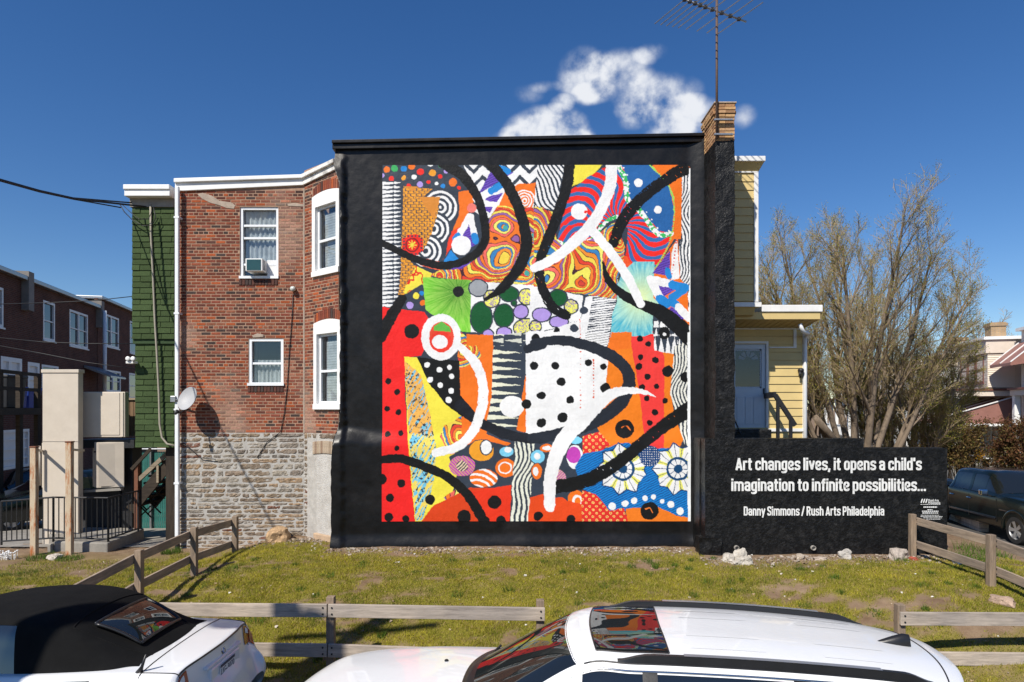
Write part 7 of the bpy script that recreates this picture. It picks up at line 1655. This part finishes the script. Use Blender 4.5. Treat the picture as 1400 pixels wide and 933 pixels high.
def suv(root):
    # half rings: rocker, waist, belt, window middle, window top, roof edge, roof mid, centre  -> (s, -t, z)
    def st(rows): return [(s, -t, z) for (s, t, z) in rows]
    H = [
     st([(-.28, .55, .32), (-.40, .70, .50), (-.42, .72, .66), (-.40, .66, .80), (-.41, .55, .87), (-.44, .40, .90), (-.47, .2, .91), (-.5, 0, .91)]),
     st([(-.1, .88, .28), (-.14, .95, .58), (-.14, .93, .84), (-.14, .83, 1.0), (-.16, .70, 1.05), (-.18, .48, 1.075), (-.2, .25, 1.09), (-.2, 0, 1.095)]),
     st([(.6, .96, .27), (.6, 1.0, .62), (.6, .97, .96), (.58, .88, 1.11), (.56, .74, 1.155), (.54, .5, 1.18), (.52, .26, 1.195), (.52, 0, 1.20)]),
     st([(1.45, .97, .27), (1.45, 1.0, .64), (1.45, .98, 1.02), (1.42, .90, 1.145), (1.34, .76, 1.20), (1.22, .55, 1.225), (1.14, .28, 1.24), (1.12, 0, 1.245)]),
     st([(1.62, .97, .27), (1.62, 1.0, .65), (1.62, .98, 1.05), (1.58, .91, 1.17), (1.48, .78, 1.225), (1.34, .57, 1.26), (1.25, .29, 1.28), (1.22, 0, 1.285)]),
     st([(2.02, .97, .27), (2.02, 1.0, .65), (2.02, .98, 1.08), (2.06, .84, 1.38), (2.08, .66, 1.60), (2.03, .54, 1.655), (1.98, .29, 1.685), (1.96, 0, 1.69)]),
     st([(2.5, .97, .27), (2.5, 1.0, .65), (2.5, .985, 1.10), (2.5, .85, 1.42), (2.5, .70, 1.655), (2.48, .58, 1.715), (2.46, .3, 1.75), (2.45, 0, 1.755)]),
     st([(3.3, .97, .27), (3.3, 1.0, .65), (3.3, .985, 1.11), (3.3, .85, 1.43), (3.3, .71, 1.67), (3.3, .59, 1.73), (3.3, .3, 1.765), (3.3, 0, 1.77)]),
     st([(4.1, .97, .27), (4.1, 1.0, .66), (4.1, .98, 1.12), (4.1, .84, 1.42), (4.1, .70, 1.655), (4.1, .58, 1.71), (4.1, .3, 1.745), (4.1, 0, 1.75)]),
     st([(4.65, .95, .27), (4.65, .99, .66), (4.65, .97, 1.12), (4.62, .82, 1.40), (4.60, .67, 1.62), (4.62, .55, 1.675), (4.66, .29, 1.71), (4.68, 0, 1.715)]),
     st([(5.0, .90, .3), (5.02, .96, .66), (4.98, .93, 1.10), (4.90, .78, 1.36), (4.86, .60, 1.575), (4.93, .50, 1.625), (5.0, .28, 1.66), (5.03, 0, 1.665)]),
     st([(5.10, .80, .34), (5.14, .88, .66), (5.06, .86, 1.06), (4.95, .72, 1.32), (4.87, .57, 1.52), (4.92, .48, 1.57), (4.98, .27, 1.605), (5.01, 0, 1.61)]),
     st([(5.14, .70, .36), (5.20, .8, .62), (5.12, .78, .98), (5.05, .68, 1.16), (4.98, .55, 1.30), (4.97, .46, 1.34), (4.97, .26, 1.36), (4.97, 0, 1.365)])]
    C = mirror(H); m = C.shape[1] - 1      # 15 columns, index 14
    C[..., 0] = np.where(C[..., 0] > 3.3, 3.3 + (C[..., 0] - 3.3) * .92, C[..., 0])
    W, G, T = M['car_white'], M['car_glass'], M['trim_black']
    # body: sides all along, hood, roof, tail; glass areas left out and filled by their own panes
    patch('hood', C, (0, 3, 3, m - 3), (36, 40), W, root)
    for (a, b) in ((0, 3), (m - 3, m)): patch('front_wing', C, (0, 3, a, b), (30, 24), W, root)
    patch('cowl', C, (3, 4, 3.2, m - 3.2), (10, 30), T, root)
    for (a, b) in ((0, 2.05), (m - 2.05, m)): patch('body_side', C, (3, 12, a, b), (80, 18), W, root)
    for (a, b) in ((2.05, 3.2), (m - 3.2, m - 2.05)): patch('cowl_corner', C, (3, 4, a, b), (6, 8), W, root)
    for (a, b) in ((2.05, 4.02), (m - 4.02, m - 2.05)):
        patch('side_glass', C, (4.15, 9.6, a + .1, b - .06), (80, 20), G, root, -.004)
        for (p, q) in ((4, 4.5), (6.05, 6.2), (7.35, 7.5), (9.2, 12)): patch('pillar', C, (p, q, a, b), (12, 18), W if p in (4, 9.2) else T, root, .001)
    for (a, b) in ((3.62, 4.45), (m - 4.45, m - 3.62)): patch('a_pillar', C, (4.0, 5.05, a, b), (14, 10), W, root, .003)
    patch('windscreen', C, (4, 5.02, 4.3, m - 4.3), (24, 40), G, root, .0)
    ro = patch('roof', C, (5, 9.5, 3.9, m - 3.9), (70, 60), W, root)
    patch('tailgate_spoiler', C, (9.53, 11, 3.9, m - 3.9), (30, 50), W, root)
    patch('rear_glass', C, (11, 12, 3.6, m - 3.6), (10, 40), G, root); patch('tail', C, (11, 12, 0, 3.6), (10, 20), W, root); patch('tail', C, (11, 12, m - 3.6, m), (10, 20), W, root)
    patch('sunroof', C, (5.42, 6.35, 5.2, m - 5.2), (22, 40), G, root, .004)
    for pts in (((5.42, 5.2), (5.42, m - 5.2)), ((6.35, 5.2), (6.35, m - 5.2)), ((5.42, 5.2), (6.35, 5.2)), ((5.42, m - 5.2), (6.35, m - 5.2))): line_on(C, pts, .008, 'sunroof_seal', T, ro)
    line_on(C, ((9.515, 3.9), (9.515, m - 3.9)), .006, 'seam', T, ro)
    for s_ in (0, 1):
        v = 4.62; vv = v if s_ == 0 else m - v
        line_on(C, ((5.1, 4.35 if s_ == 0 else m - 4.35), (9.5, 4.35 if s_ == 0 else m - 4.35)), .007, 'drip_channel', T, ro)
        line_on(C, ((4.6, 3.98 if s_ == 0 else m - 3.98), (9.4, 3.98 if s_ == 0 else m - 3.98)), .009, 'window_trim', M['chrome'], root)
        us_ = np.linspace(5.75, 9.15, 40); base = [Vector(cr_eval(C, np.array([a]), np.array([vv]))[0, 0]) for a in us_]
        mb = MB(); n = len(base)
        for i in range(n):
            t = i / (n - 1); h = .045 * sstep(0, .12, t) * sstep(1, .84, t) + .004; w = .026
            p = base[i]; mb.v += [tuple(p + Vector((0, -w, -.01))), tuple(p + Vector((0, -w * .7, h))), tuple(p + Vector((0, w * .7, h))), tuple(p + Vector((0, w, -.01)))]
            if i: b = 4 * (i - 1); mb.f += [(b, b + 4, b + 5, b + 1), (b + 1, b + 5, b + 6, b + 2), (b + 2, b + 6, b + 7, b + 3)]; mb.m += [0] * 3
        rr_ = mb.build('roof_rail', T, root, local=True, smooth=True, ang=50)
        k0, k1 = int(n * .2), int(n * .76); mb = MB()
        for j, i in enumerate(range(k0, k1)):
            p = base[i]; mb.v += [tuple(p + Vector((0, -.025, 0.056))), tuple(p + Vector((0, .022, 0.056)))]
            if j: b = 2 * (j - 1); mb.f += [(b, b + 2, b + 3, b + 1)]; mb.m += [0]
        mb.build('rail_strip', M['rim'], rr_, local=True)
    # pressed ribs in the roof
    for v in (5.6, 6.3, m - 6.3, m - 5.6):
        for (a, b) in ((6.55, 7.2), (7.75, 8.6)): patch('roof_rib', C, (a, b, v - .09, v + .09), (8, 5), W, ro, .003)
    # fin aerial
    p = Vector(cr_eval(C, np.array([8.95]), np.array([7.0]))[0, 0]); f = MB()
    prof = [(-.12, 0, .055), (.0, .058, .03), (.06, .075, .022), (.10, .072, .02), (.105, 0, .04)]
    pts = np.array([[(p.x + x, p.y - w * math.cos(a) - 0, p.z - .005 + h * math.sin(a) * 1.0) for a in np.linspace(0, math.pi, 11)] for (x, h, w) in [(-.14, .005, .005), (-.08, .03, .03), (.0, .062, .042), (.07, .085, .044), (.115, .08, .04), (.12, .0, .04)]])
    f.grid(pts); f.build('aerial_fin', T, root, local=True, smooth=True, ang=45)
    # wipers, washer jets, mirrors
    for (y0, y1) in ((-.55, .08), (.05, .62)):
        w = MB(); a = Vector((1.17 + abs(y0) * .2, y0, 1.25)); b = Vector((1.23 + abs(y1) * .2, y1, 1.275)); w.tube([a, b], .012, 6); w.build('wiper', T, root, local=True)
    for y in (-.32, .32):
        w = MB(); w.lathe([(.02, 0), (.016, .012), (0, .016)], 10, 'Z', (.9, y, 1.222)); w.build('washer_jet', T, root, local=True)
    for y in (-1, 1):
        mb = MB(); bm = bmesh.new(); bmesh.ops.create_icosphere(bm, subdivisions=3, radius=1, matrix=Matrix.Translation((1.72, y * 1.08, 1.14)) @ Matrix.Diagonal((.08, .13, .09, 1)));
        me = bpy.data.meshes.new('mirror'); bm.to_mesh(me); bm.free(); me.materials.append(W); me.polygons.foreach_set('use_smooth', [True] * len(me.polygons)); o = bpy.data.objects.new('mirror', me); col.objects.link(o); o.parent = root
        mb.beam((1.7, y * .94, 1.1), (1.72, y * 1.05, 1.12), .06, .04); mb.build('mirror_arm', T, root, local=True)
    for (x, y) in ((.75, -.86), (.75, .86), (3.9, -.86), (3.9, .86)): wheel(root, x, y, .38, .25, -1 if y < 0 else 1)
    for y in (-.75, .75):
        mb = MB(); mb.box((-.42, y - .14, .70), (-.15, y + .14, .84)); mb.build('headlight', M['chrome'], root, local=True, bevel=.02)
        mb = MB(); mb.box((4.76, y - .13, .85), (4.92, y + .13, 1.1)); mb.build('tail_light', M['lamp_red'], root, local=True, bevel=.03)
    fl = MB(); fl.box((-.1, -.9, .25), (4.7, .9, .5)); fl.build('underbody', T, root, local=True)
    inn = MB(); inn.box((1.7, -.85, .5), (4.6, .85, 1.05)); inn.build('cabin_floor', M['dark_void'], root, local=True)
SU = thing('white_suv', 'white SUV with black roof rails and sunroof parked in front of the fence', 'car', (-1.54, 5.72, .0), rz=math.radians(-5.0))
suv(SU); SU.rotation_euler = (math.radians(1.0), math.radians(1.2), math.radians(-6.0))

def convertible(root):
    def st(rows): return [(s, -t, z) for (s, t, z) in rows]
    # rocker, bumper line, waist, shoulder, deck edge, deck mid, centre
    H = [
     st([(.25, .5, .25), (.1, .6, .42), (.05, .66, .58), (.1, .6, .68), (.1, .45, .70), (.08, .25, .71), (.06, 0, .71)]),
     st([(.6, .83, .22), (.6, .86, .42), (.6, .86, .6), (.6, .78, .77), (.6, .6, .81), (.6, .3, .83), (.6, 0, .835)]),
     st([(1.3, .85, .22), (1.3, .875, .45), (1.3, .875, .65), (1.3, .82, .86), (1.3, .66, .91), (1.25, .33, .94), (1.22, 0, .945)]),
     st([(2.0, .85, .22), (2.0, .88, .45), (2.0, .88, .68), (2.0, .84, .90), (2.0, .70, .93), (2.0, .35, .93), (2.0, 0, .93)]),
     st([(3.0, .85, .22), (3.0, .88, .45), (3.0, .88, .70), (3.0, .83, .93), (3.0, .70, .965), (3.0, .35, .97), (3.0, 0, .97)]),
     st([(3.55, .85, .22), (3.55, .88, .46), (3.55, .875, .72), (3.55, .82, .945), (3.55, .68, .985), (3.55, .35, 1.0), (3.55, 0, 1.0)]),
     st([(3.95, .84, .24), (3.95, .87, .47), (3.95, .86, .73), (3.95, .79, .945), (3.95, .64, .985), (3.95, .34, 1.005), (3.95, 0, 1.01)]),
     st([(4.22, .82, .26), (4.24, .85, .48), (4.24, .835, .74), (4.23, .76, .935), (4.23, .62, .975), (4.25, .34, .995), (4.26, 0, 1.0)]),
     st([(4.33, .78, .28), (4.38, .82, .49), (4.35, .80, .74), (4.32, .73, .915), (4.33, .61, .965), (4.37, .34, .985), (4.39, 0, .99)]),
     st([(4.36, .74, .29), (4.43, .79, .49), (4.38, .77, .73), (4.34, .71, .86), (4.34, .60, .92), (4.38, .33, .935), (4.40, 0, .94)]),
     st([(4.40, .70, .30), (4.49, .76, .48), (4.42, .74, .66), (4.37, .69, .74), (4.37, .58, .76), (4.41, .32, .77), (4.43, 0, .775)]),
     st([(4.42, .66, .30), (4.53, .72, .42), (4.52, .70, .57), (4.47, .65, .615), (4.45, .56, .625), (4.49, .3, .63), (4.51, 0, .63)]),
     st([(4.40, .60, .30), (4.50, .66, .32), (4.54, .66, .40), (4.54, .62, .46), (4.53, .5, .47), (4.55, .3, .475), (4.56, 0, .475)])]
    C = mirror(H); m = C.shape[1] - 1
    W, T = M['car_white'], M['trim_black']
    patch('hood', C, (0, 2.2, 3, m - 3), (30, 30), W, root)
    for (a, b) in ((0, 3), (m - 3, m)): patch('body_side', C, (0, 10, a, b), (110, 24), W, root)
    patch('tonneau', C, (4.9, 6.25, 3, m - 3), (16, 40), W, root); patch('trunk_lid', C, (6.27, 8.2, 3, m - 3), (26, 40), W, root); patch('tail_panel', C, (8.2, 10.3, 3, m - 3), (26, 40), W, root)
    bp = patch('bumper', C, (10, 12, 0, m), (24, 60), W, root)
    patch('interior', C, (2.2, 4.9, 3, m - 3), (10, 12), M['dark_void'], root, -.25)
    for (a, b) in ((3, 4.1), (m - 4.1, m - 3)): patch('door_sill', C, (1.9, 5.0, a, b), (30, 8), W, root)
    lid = line_on(C, ((6.26, 3.2), (6.26, m - 3.2)), .006, 'lid_gap', T, root)
    for v in (3.45, m - 3.45): line_on(C, ((6.26, v), (8.4, v), (10.2, v + (.1 if v < 6 else -.1))), .0055, 'lid_gap', T, root)
    line_on(C, ((8.35, 3.5), (8.35, m - 3.5)), .009, 'spoiler_lip', T, root)
    line_on(C, ((3.0, 2.9), (5.2, 2.9)), .010, 'window_seal', T, root); line_on(C, ((3.0, m - 2.9), (5.2, m - 2.9)), .010, 'window_seal', T, root)
    # lamps wrap the corners
    for sgn in (0, 1):
        f = lambda a: a if sgn == 0 else m - a
        lo = patch('tail_light', C, (8.75, 10.05, min(f(2.35), f(4.1)), max(f(2.35), f(4.1))), (14, 18), M['lamp_red'], root, .006 if True else 0)
        patch('indicator', C, (8.78, 10.0, min(f(2.3), f(2.95)), max(f(2.3), f(2.95))), (10, 10), M['lamp_amber'], lo, .010); patch('reverse_lamp', C, (9.0, 9.4, min(f(3.2), f(3.85)), max(f(3.2), f(3.85))), (6, 8), M['white_plain'], lo, .010)
    # plate recess, handle bar, badge, plate
    hb = MB(); hb.beam((4.405, -.36, .86), (4.405, .36, .86), .05, .035, (0, 0, 1)); hb.build('plate_light_bar', W, root, local=True, bevel=.012)
    rc_ = MB(); rc_.box((4.37, -.31, .655), (4.436, .31, .84)); rc_.build('plate_recess', M['car_white'], root, local=True, bevel=.02)
    px_ = 4.441; tl = Vector((-.0, 0, 0))
    pl = MB(); pl.box((px_, -.155, .665), (px_ + .008, .155, .82)); plo = pl.build('licence_plate', M['white_plain'], root, local=True)
    ps = MB(); ps.box((px_ + .008, -.153, .667), (px_ + .0095, .153, .694)); ps.build('plate_band', pm('plate_yellow', (.72, .50, .02), .5, .05, 4, 0), plo, local=True)
    ps = MB(); ps.box((px_ + .008, -.153, .79), (px_ + .0095, .153, .818)); ps.build('plate_band', pm('plate_navy', (.02, .03, .08), .5, .05, 4, 0), plo, local=True)
    me = text_mesh('LJG-3070', .012); a = np.array([v.co[:] for v in me.vertices]); x0, x1, y0, y1 = a[:, 0].min(), a[:, 0].max(), a[:, 1].min(), a[:, 1].max()
    for v in me.vertices: v.co = (px_ + .0098, -.14 + (v.co.x - x0) / (x1 - x0) * .28, .70 + (v.co.y - y0) / (y1 - y0) * .082)
    me.materials.append(pm('plate_ink', (.02, .03, .09), .5, .05, 4, 0)); o = bpy.data.objects.new('plate_number', me); col.objects.link(o); o.parent = plo
    bc = Vector((4.395, 0, .905)); bn = Vector((.97, 0, .22)).normalized(); e1_ = Vector((0, 1, 0)); e2_ = bn.cross(e1_) * -1
    def sector(r0, r1, a0, a1, n, off):
        q = MB()
        pts = np.array([[bc + bn * off + e1_ * (r * math.cos(t)) + e2_ * (r * math.sin(t)) for t in np.linspace(a0, a1, n)] for r in (r0, r1)]); q.grid(pts); return q
    bo = sector(.001, .041, 0, 2 * math.pi, 28, .010).build('badge', M['dark_metal'], root, local=True, fix=False)
    sector(.037, .041, 0, 2 * math.pi, 28, .012).build('badge_ring', M['chrome'], bo, local=True, fix=False)
    bl = pm('badge_blue', (.02, .12, .45), .3, .05, 4, 0)
    for k in range(4): sector(.001, .025, k * math.pi / 2, (k + 1) * math.pi / 2, 8, .012).build('badge_quarter', bl if k % 2 else M['white_plain'], bo, local=True, fix=False)
    # soft top: bottom edge, side, shoulder seam, roof edge, roof mid, centre
    S = [
     st([(1.95, .70, .95), (1.92, .66, 1.08), (1.9, .60, 1.20), (1.86, .53, 1.285), (1.82, .28, 1.315), (1.80, 0, 1.32)]),
     st([(2.3, .71, .955), (2.28, .67, 1.12), (2.26, .62, 1.27), (2.25, .54, 1.36), (2.22, .28, 1.395), (2.2, 0, 1.40)]),
     st([(2.75, .73, .96), (2.72, .68, 1.14), (2.70, .63, 1.30), (2.70, .55, 1.385), (2.68, .28, 1.425), (2.67, 0, 1.43)]),
     st([(3.15, .745, .965), (3.1, .69, 1.13), (3.06, .63, 1.28), (3.04, .55, 1.36), (3.04, .28, 1.405), (3.04, 0, 1.41)]),
     st([(3.5, .735, .975), (3.42, .67, 1.10), (3.34, .60, 1.225), (3.28, .52, 1.305), (3.26, .27, 1.35), (3.26, 0, 1.36)]),
     st([(3.72, .70, .985), (3.65, .63, 1.06), (3.56, .56, 1.14), (3.5, .48, 1.195), (3.48, .25, 1.235), (3.48, 0, 1.24)]),
     st([(3.86, .64, .995), (3.80, .58, 1.02), (3.76, .50, 1.05), (3.74, .43, 1.075), (3.75, .23, 1.10), (3.76, 0, 1.105)]),
     st([(3.95, .62, .99), (3.93, .52, .996), (3.93, .44, 1.0), (3.94, .38, 1.003), (3.97, .2, 1.01), (3.98, 0, 1.012)])]
    CS = mirror(S); ms = CS.shape[1] - 1; K = M['canvas']
    so_ = patch('soft_top', CS, (0, 4.12, 3.0, ms - 3.0), (50, 40), K, root)
    for (a, b) in ((0, 3.0), (ms - 3.0, ms)):
        patch('soft_top_side', CS, (2.45, 7, a, b), (50, 22), K, root); patch('soft_top_side', CS, (0, 2.45, max(a, 2.35) if a == 0 else a, b if a == 0 else min(b, ms - 2.35)), (30, 8), K, root)
        patch('side_glass', CS, (.1, 2.45, a if a == 0 else ms - 2.35, 2.35 if a == 0 else b), (24, 18), M['car_glass'], root, -.006)
    patch('rear_panel', CS, (4.12, 7, 3.0, ms - 3.0), (34, 40), K, root)
    cs_ = [np.array(cr_eval(CS, np.array([a]), np.array([b]))[0, 0]) for (a, b) in ((4.65, 3.45), (4.65, ms - 3.45), (6.2, 3.45), (6.2, ms - 3.45))]
    gp = np.array([[(cs_[0] * (1 - t) + cs_[1] * t) * (1 - s) + (cs_[2] * (1 - t) + cs_[3] * t) * s + np.array((.04, 0, .075)) * (.55 + .45 * 4 * t * (1 - t)) * (.6 + .4 * 4 * s * (1 - s)) for t in np.linspace(0, 1, 24)] for s in np.linspace(0, 1, 12)])
    gg = MB(); gg.grid(gp); gg.build('rear_glass', M['car_glass'], root, smooth=True, local=True, fix=False)
    for e_ in (gp[0], gp[-1], gp[:, 0], gp[:, -1]): gg = MB(); gg.tube([Vector(x) for x in e_], .016, 6); gg.build('glass_seal', T, root, local=True, smooth=True)
    line_on(CS, ((4.12, 2.9), (4.12, ms - 2.9)), .009, 'canvas_seam', K, root)
    for v in (2.9, ms - 2.9): line_on(CS, ((4.12, v), (7, v)), .008, 'canvas_seam', K, root)
    ae = MB(); ae.tube([(4.0, -.71, .965), (4.03, -.715, 1.02), (4.07, -.72, 1.13)], [.03, .014, .008], 8); ae.build('roof_aerial', T, root, local=True, smooth=True)
    for (x, y) in ((.78, -.74), (.78, .74), (3.5, -.74), (3.5, .74)): wheel(root, x, y, .32, .21, -1 if y < 0 else 1)
    sc2 = MB(); sc2.prism([(1.35, -.68, .95), (1.36, -.68, .99), (1.9, -.55, 1.29), (1.88, -.55, 1.25)], (0, 1.3, 0)); sc2.build('windscreen', M['car_glass'], root, local=True)
    hd = MB(); hd.box((2.45, -.55, .6), (2.6, -.2, 1.08)); hd.build('seat', M['dark_void'], root, local=True, bevel=.05); hd = MB(); hd.box((2.45, .2, .6), (2.6, .55, 1.08)); hd.build('seat', M['dark_void'], root, local=True, bevel=.05)
    un = MB(); un.box((.3, -.78, .2), (4.2, .78, .45)); un.build('underbody', T, root, local=True)
CV = thing('convertible_car', 'white convertible with black soft top parked at the lower left', 'car', (-7.55, 6.75, .08), rz=math.radians(-1)); CV.scale = (1.05, 1.05, 1.05)
convertible(CV)

def pickup(root):
    """crew cab pickup, local x from front to rear, near side negative y"""
    K, T, G = M['car_black'], M['trim_black'], M['car_glass']
    def st(rows): return [(s, -t, z) for (s, t, z) in rows]
    H = [
     st([(.1, .80, .42), (.04, .86, .7), (.03, .86, .95), (.06, .82, 1.12), (.08, .6, 1.17), (.08, .3, 1.18), (.08, 0, 1.18)]),
     st([(.3, .96, .40), (.3, 1.0, .7), (.3, 1.0, 1.0), (.3, .94, 1.2), (.3, .7, 1.25), (.3, .35, 1.26), (.3, 0, 1.26)]),
     st([(1.2, .98, .40), (1.2, 1.01, .7), (1.2, 1.01, 1.05), (1.2, .95, 1.25), (1.2, .72, 1.30), (1.2, .36, 1.32), (1.2, 0, 1.32)]),
     st([(1.65, .98, .40), (1.65, 1.01, .7), (1.65, 1.01, 1.1), (1.62, .95, 1.27), (1.58, .74, 1.33), (1.52, .37, 1.35), (1.5, 0, 1.36)]),
     st([(2.35, .98, .40), (2.35, 1.01, .7), (2.35, 1.01, 1.14), (2.34, .92, 1.36), (2.32, .74, 1.80), (2.28, .40, 1.86), (2.26, 0, 1.87)]),
     st([(3.0, .98, .40), (3.0, 1.01, .7), (3.0, 1.01, 1.16), (3.0, .92, 1.38), (3.0, .76, 1.84), (3.0, .42, 1.90), (3.0, 0, 1.91)]),
     st([(3.75, .98, .40), (3.75, 1.01, .7), (3.75, 1.01, 1.17), (3.75, .92, 1.38), (3.78, .75, 1.82), (3.78, .42, 1.88), (3.78, 0, 1.89)]),
     st([(4.0, .98, .40), (4.0, 1.01, .7), (4.0, 1.01, 1.18), (4.0, .93, 1.34), (3.98, .74, 1.70), (3.98, .42, 1.76), (3.98, 0, 1.77)]),
     st([(4.08, .98, .40), (4.08, 1.01, .7), (4.08, 1.0, 1.17), (4.08, .95, 1.24), (4.08, .74, 1.25), (4.08, .42, 1.25), (4.08, 0, 1.25)])]
    C = mirror(H); m = C.shape[1] - 1
    patch('hood', C, (0, 3, 3, m - 3), (24, 30), K, root)
    for (a, b) in ((0, 3), (m - 3, m)): patch('front_wing', C, (0, 3, a, b), (20, 20), K, root)
    for (a, b) in ((0, 2.4), (m - 2.4, m)): patch('door_side', C, (3, 8, a, b), (50, 18), K, root)
    patch('windscreen', C, (3.02, 4, 3, m - 3), (16, 30), G, root, .002); patch('roof', C, (4, 6.4, 3.9, m - 3.9), (24, 30), K, root); patch('rear_screen', C, (6.4, 8, 3, m - 3), (16, 30), G, root)
    for (a, b) in ((2.4, 3.95), (m - 3.95, m - 2.4)):
        patch('side_glass', C, (3.55, 6.6, a + .1, b - .1), (40, 16), G, root, -.004)
        for (p, q) in ((3, 4.05), (4.95, 5.12), (6.3, 8)): patch('pillar', C, (p, q, a, b), (14, 14), K, root, .002 if p > 4 else .0)
        patch('roof_side', C, (4, 6.4, b - .12 if a < 4 else a - .02, b + .05 if a < 4 else a + .15), (24, 6), K, root, .002)
    for y in (-1.0, 1.0):
        bd = MB(); bd.box((4.12, y * 1.0, .5), (5.8, y * .92, 1.3)); bd.build('bed_side', K, root, local=True, bevel=.03)
        tr = MB(); tr.box((1.75, y * 1.025, .58), (4.0, y * 1.0, .63)); tr.build('side_moulding', M['chrome'], root, local=True)
        for x in (2.85, 3.72):
            h = MB(); h.tube([(x, y * 1.03, 1.04), (x + .1, y * 1.05, 1.045), (x + .2, y * 1.03, 1.04)], .02, 8); h.build('door_handle', M['chrome'], root, local=True)
        for x in (1.72, 2.98, 3.98):
            h = MB(); h.box((x, y * 1.018, .5), (x + .012, y * 1.0, 1.15)); h.build('door_gap', T, root, local=True)
        mi = MB(); mi.box((1.95, y * 1.08, 1.22), (2.08, y * 1.30, 1.40)); mi.build('mirror', M['chrome'], root, local=True, bevel=.035); mi = MB(); mi.beam((2.0, y * .98, 1.2), (2.02, y * 1.12, 1.25), .06, .05); mi.build('mirror_arm', T, root, local=True)
        ar = MB(); n = 18; ar.tube([(.95 + .52 * math.cos(t), y * 1.0, .40 + .52 * math.sin(t)) for t in np.linspace(-.1, math.pi + .1, n)], .045, 8); ar.build('wheel_arch', K, root, local=True, smooth=True)
        hl = MB(); hl.box((.02, y * .9, .85), (.35, y * .6, 1.08)); hl.build('headlight', M['chrome'], root, local=True, bevel=.03)
        em = MB(); em.box((1.25, y * 1.022, .86), (1.6, y * 1.01, .89)); em.build('emblem_strip', M['chrome'], root, local=True)
    gl = MB(); gl.box((.0, -.55, .72), (.06, .55, 1.08)); gl.build('grille', M['chrome'], root, local=True, bevel=.02); bu = MB(); bu.box((-.06, -.95, .42), (.2, .95, .66)); bu.build('front_bumper', M['chrome'], root, local=True, bevel=.05)
    for (x, y) in ((.95, -.88), (.95, .88), (4.75, -.88), (4.75, .88)): wheel(root, x, y, .40, .27, -1 if y < 0 else 1)
    un = MB(); un.box((.4, -.8, .32), (5.7, .8, .6)); un.build('chassis', T, root, local=True); bf = MB(); bf.box((4.1, -.92, .6), (5.8, .92, .75)); bf.build('bed_floor', T, root, local=True); tg = MB(); tg.box((5.74, -.92, .6), (5.82, .92, 1.28)); tg.build('tailgate', K, root, local=True)
# front towards the camera: local +x (rear) points away
PK = thing('pickup_truck', 'dark green black crew cab pickup parked beyond the lettered wall at right', 'truck', (14.75, 17.05, gz(13, 17.3)), rz=math.radians(90 - 4))
pickup(PK)
def sedan(root, paint):
    def st(rows): return [(s, -t, z) for (s, t, z) in rows]
    H = [st([(.1, .6, .3), (.05, .7, .45), (.05, .72, .6), (.08, .6, .68), (.06, .3, .7), (.05, 0, .7)]), st([(.6, .85, .25), (.6, .9, .5), (.6, .88, .68), (.6, .7, .8), (.6, .35, .84), (.6, 0, .85)]),
         st([(1.4, .87, .25), (1.4, .92, .5), (1.4, .91, .75), (1.4, .78, .92), (1.38, .4, .96), (1.36, 0, .97)]), st([(2.1, .87, .25), (2.1, .92, .5), (2.1, .92, .8), (2.1, .74, 1.15), (2.1, .5, 1.36), (2.08, 0, 1.40)]),
         st([(2.8, .87, .25), (2.8, .92, .5), (2.8, .92, .82), (2.8, .74, 1.2), (2.8, .52, 1.40), (2.8, 0, 1.45)]), st([(3.4, .87, .25), (3.4, .92, .5), (3.4, .91, .84), (3.4, .72, 1.16), (3.4, .5, 1.34), (3.4, 0, 1.39)]),
         st([(4.0, .86, .25), (4.0, .9, .5), (4.0, .89, .85), (4.02, .72, .98), (4.05, .4, 1.02), (4.06, 0, 1.03)]), st([(4.55, .8, .3), (4.6, .85, .5), (4.58, .83, .8), (4.5, .7, .93), (4.5, .4, .97), (4.5, 0, .98)]), st([(4.62, .7, .35), (4.7, .76, .5), (4.66, .74, .7), (4.6, .6, .8), (4.58, .3, .82), (4.58, 0, .83)])]
    C = mirror(H); m = C.shape[1] - 1; patch('body', C, (0, 2, 0, m), (24, 40), paint, root); patch('rear_body', C, (6, 8, 0, m), (24, 40), paint, root)
    for (a, b) in ((0, 2.1), (m - 2.1, m)): patch('door_side', C, (2, 6, a, b), (30, 12), paint, root)
    for (a, b) in ((2.1, 3.7), (m - 3.7, m - 2.1)): patch('side_glass', C, (2.1, 5.8, a, b), (30, 12), M['car_glass'], root, -.003); patch('pillar', C, (3.9, 4.05, a, b), (4, 12), paint, root, .003)
    patch('windscreen', C, (2, 3, 3, m - 3), (12, 24), M['car_glass'], root, .003); patch('roof', C, (3, 5, 3.6, m - 3.6), (16, 24), paint, root, .002); patch('rear_glass', C, (5, 6, 3, m - 3), (12, 24), M['car_glass'], root, .003)
    for (x, y) in ((.85, -.78), (.85, .78), (3.7, -.78), (3.7, .78)): wheel(root, x, y, .32, .2, -1 if y < 0 else 1)
    un = MB(); un.box((.3, -.75, .22), (4.4, .75, .5)); un.build('underbody', M['trim_black'], root, local=True)
S1 = thing('parked_sedan', 'black car at the left frame edge, the nearer one behind the iron railing', 'car', (-14.0, 16.6, gz(-12, 17.5) + .02), rz=math.radians(58)); sedan(S1, M['car_black'])
S2 = copy_tree(S1); S2.location = (-18.6, 21.5, gz(-16, 22) + .02); S2.rotation_euler = (0, 0, math.radians(70)); S2['label'] = 'black car under the far left deck, behind the nearer one'
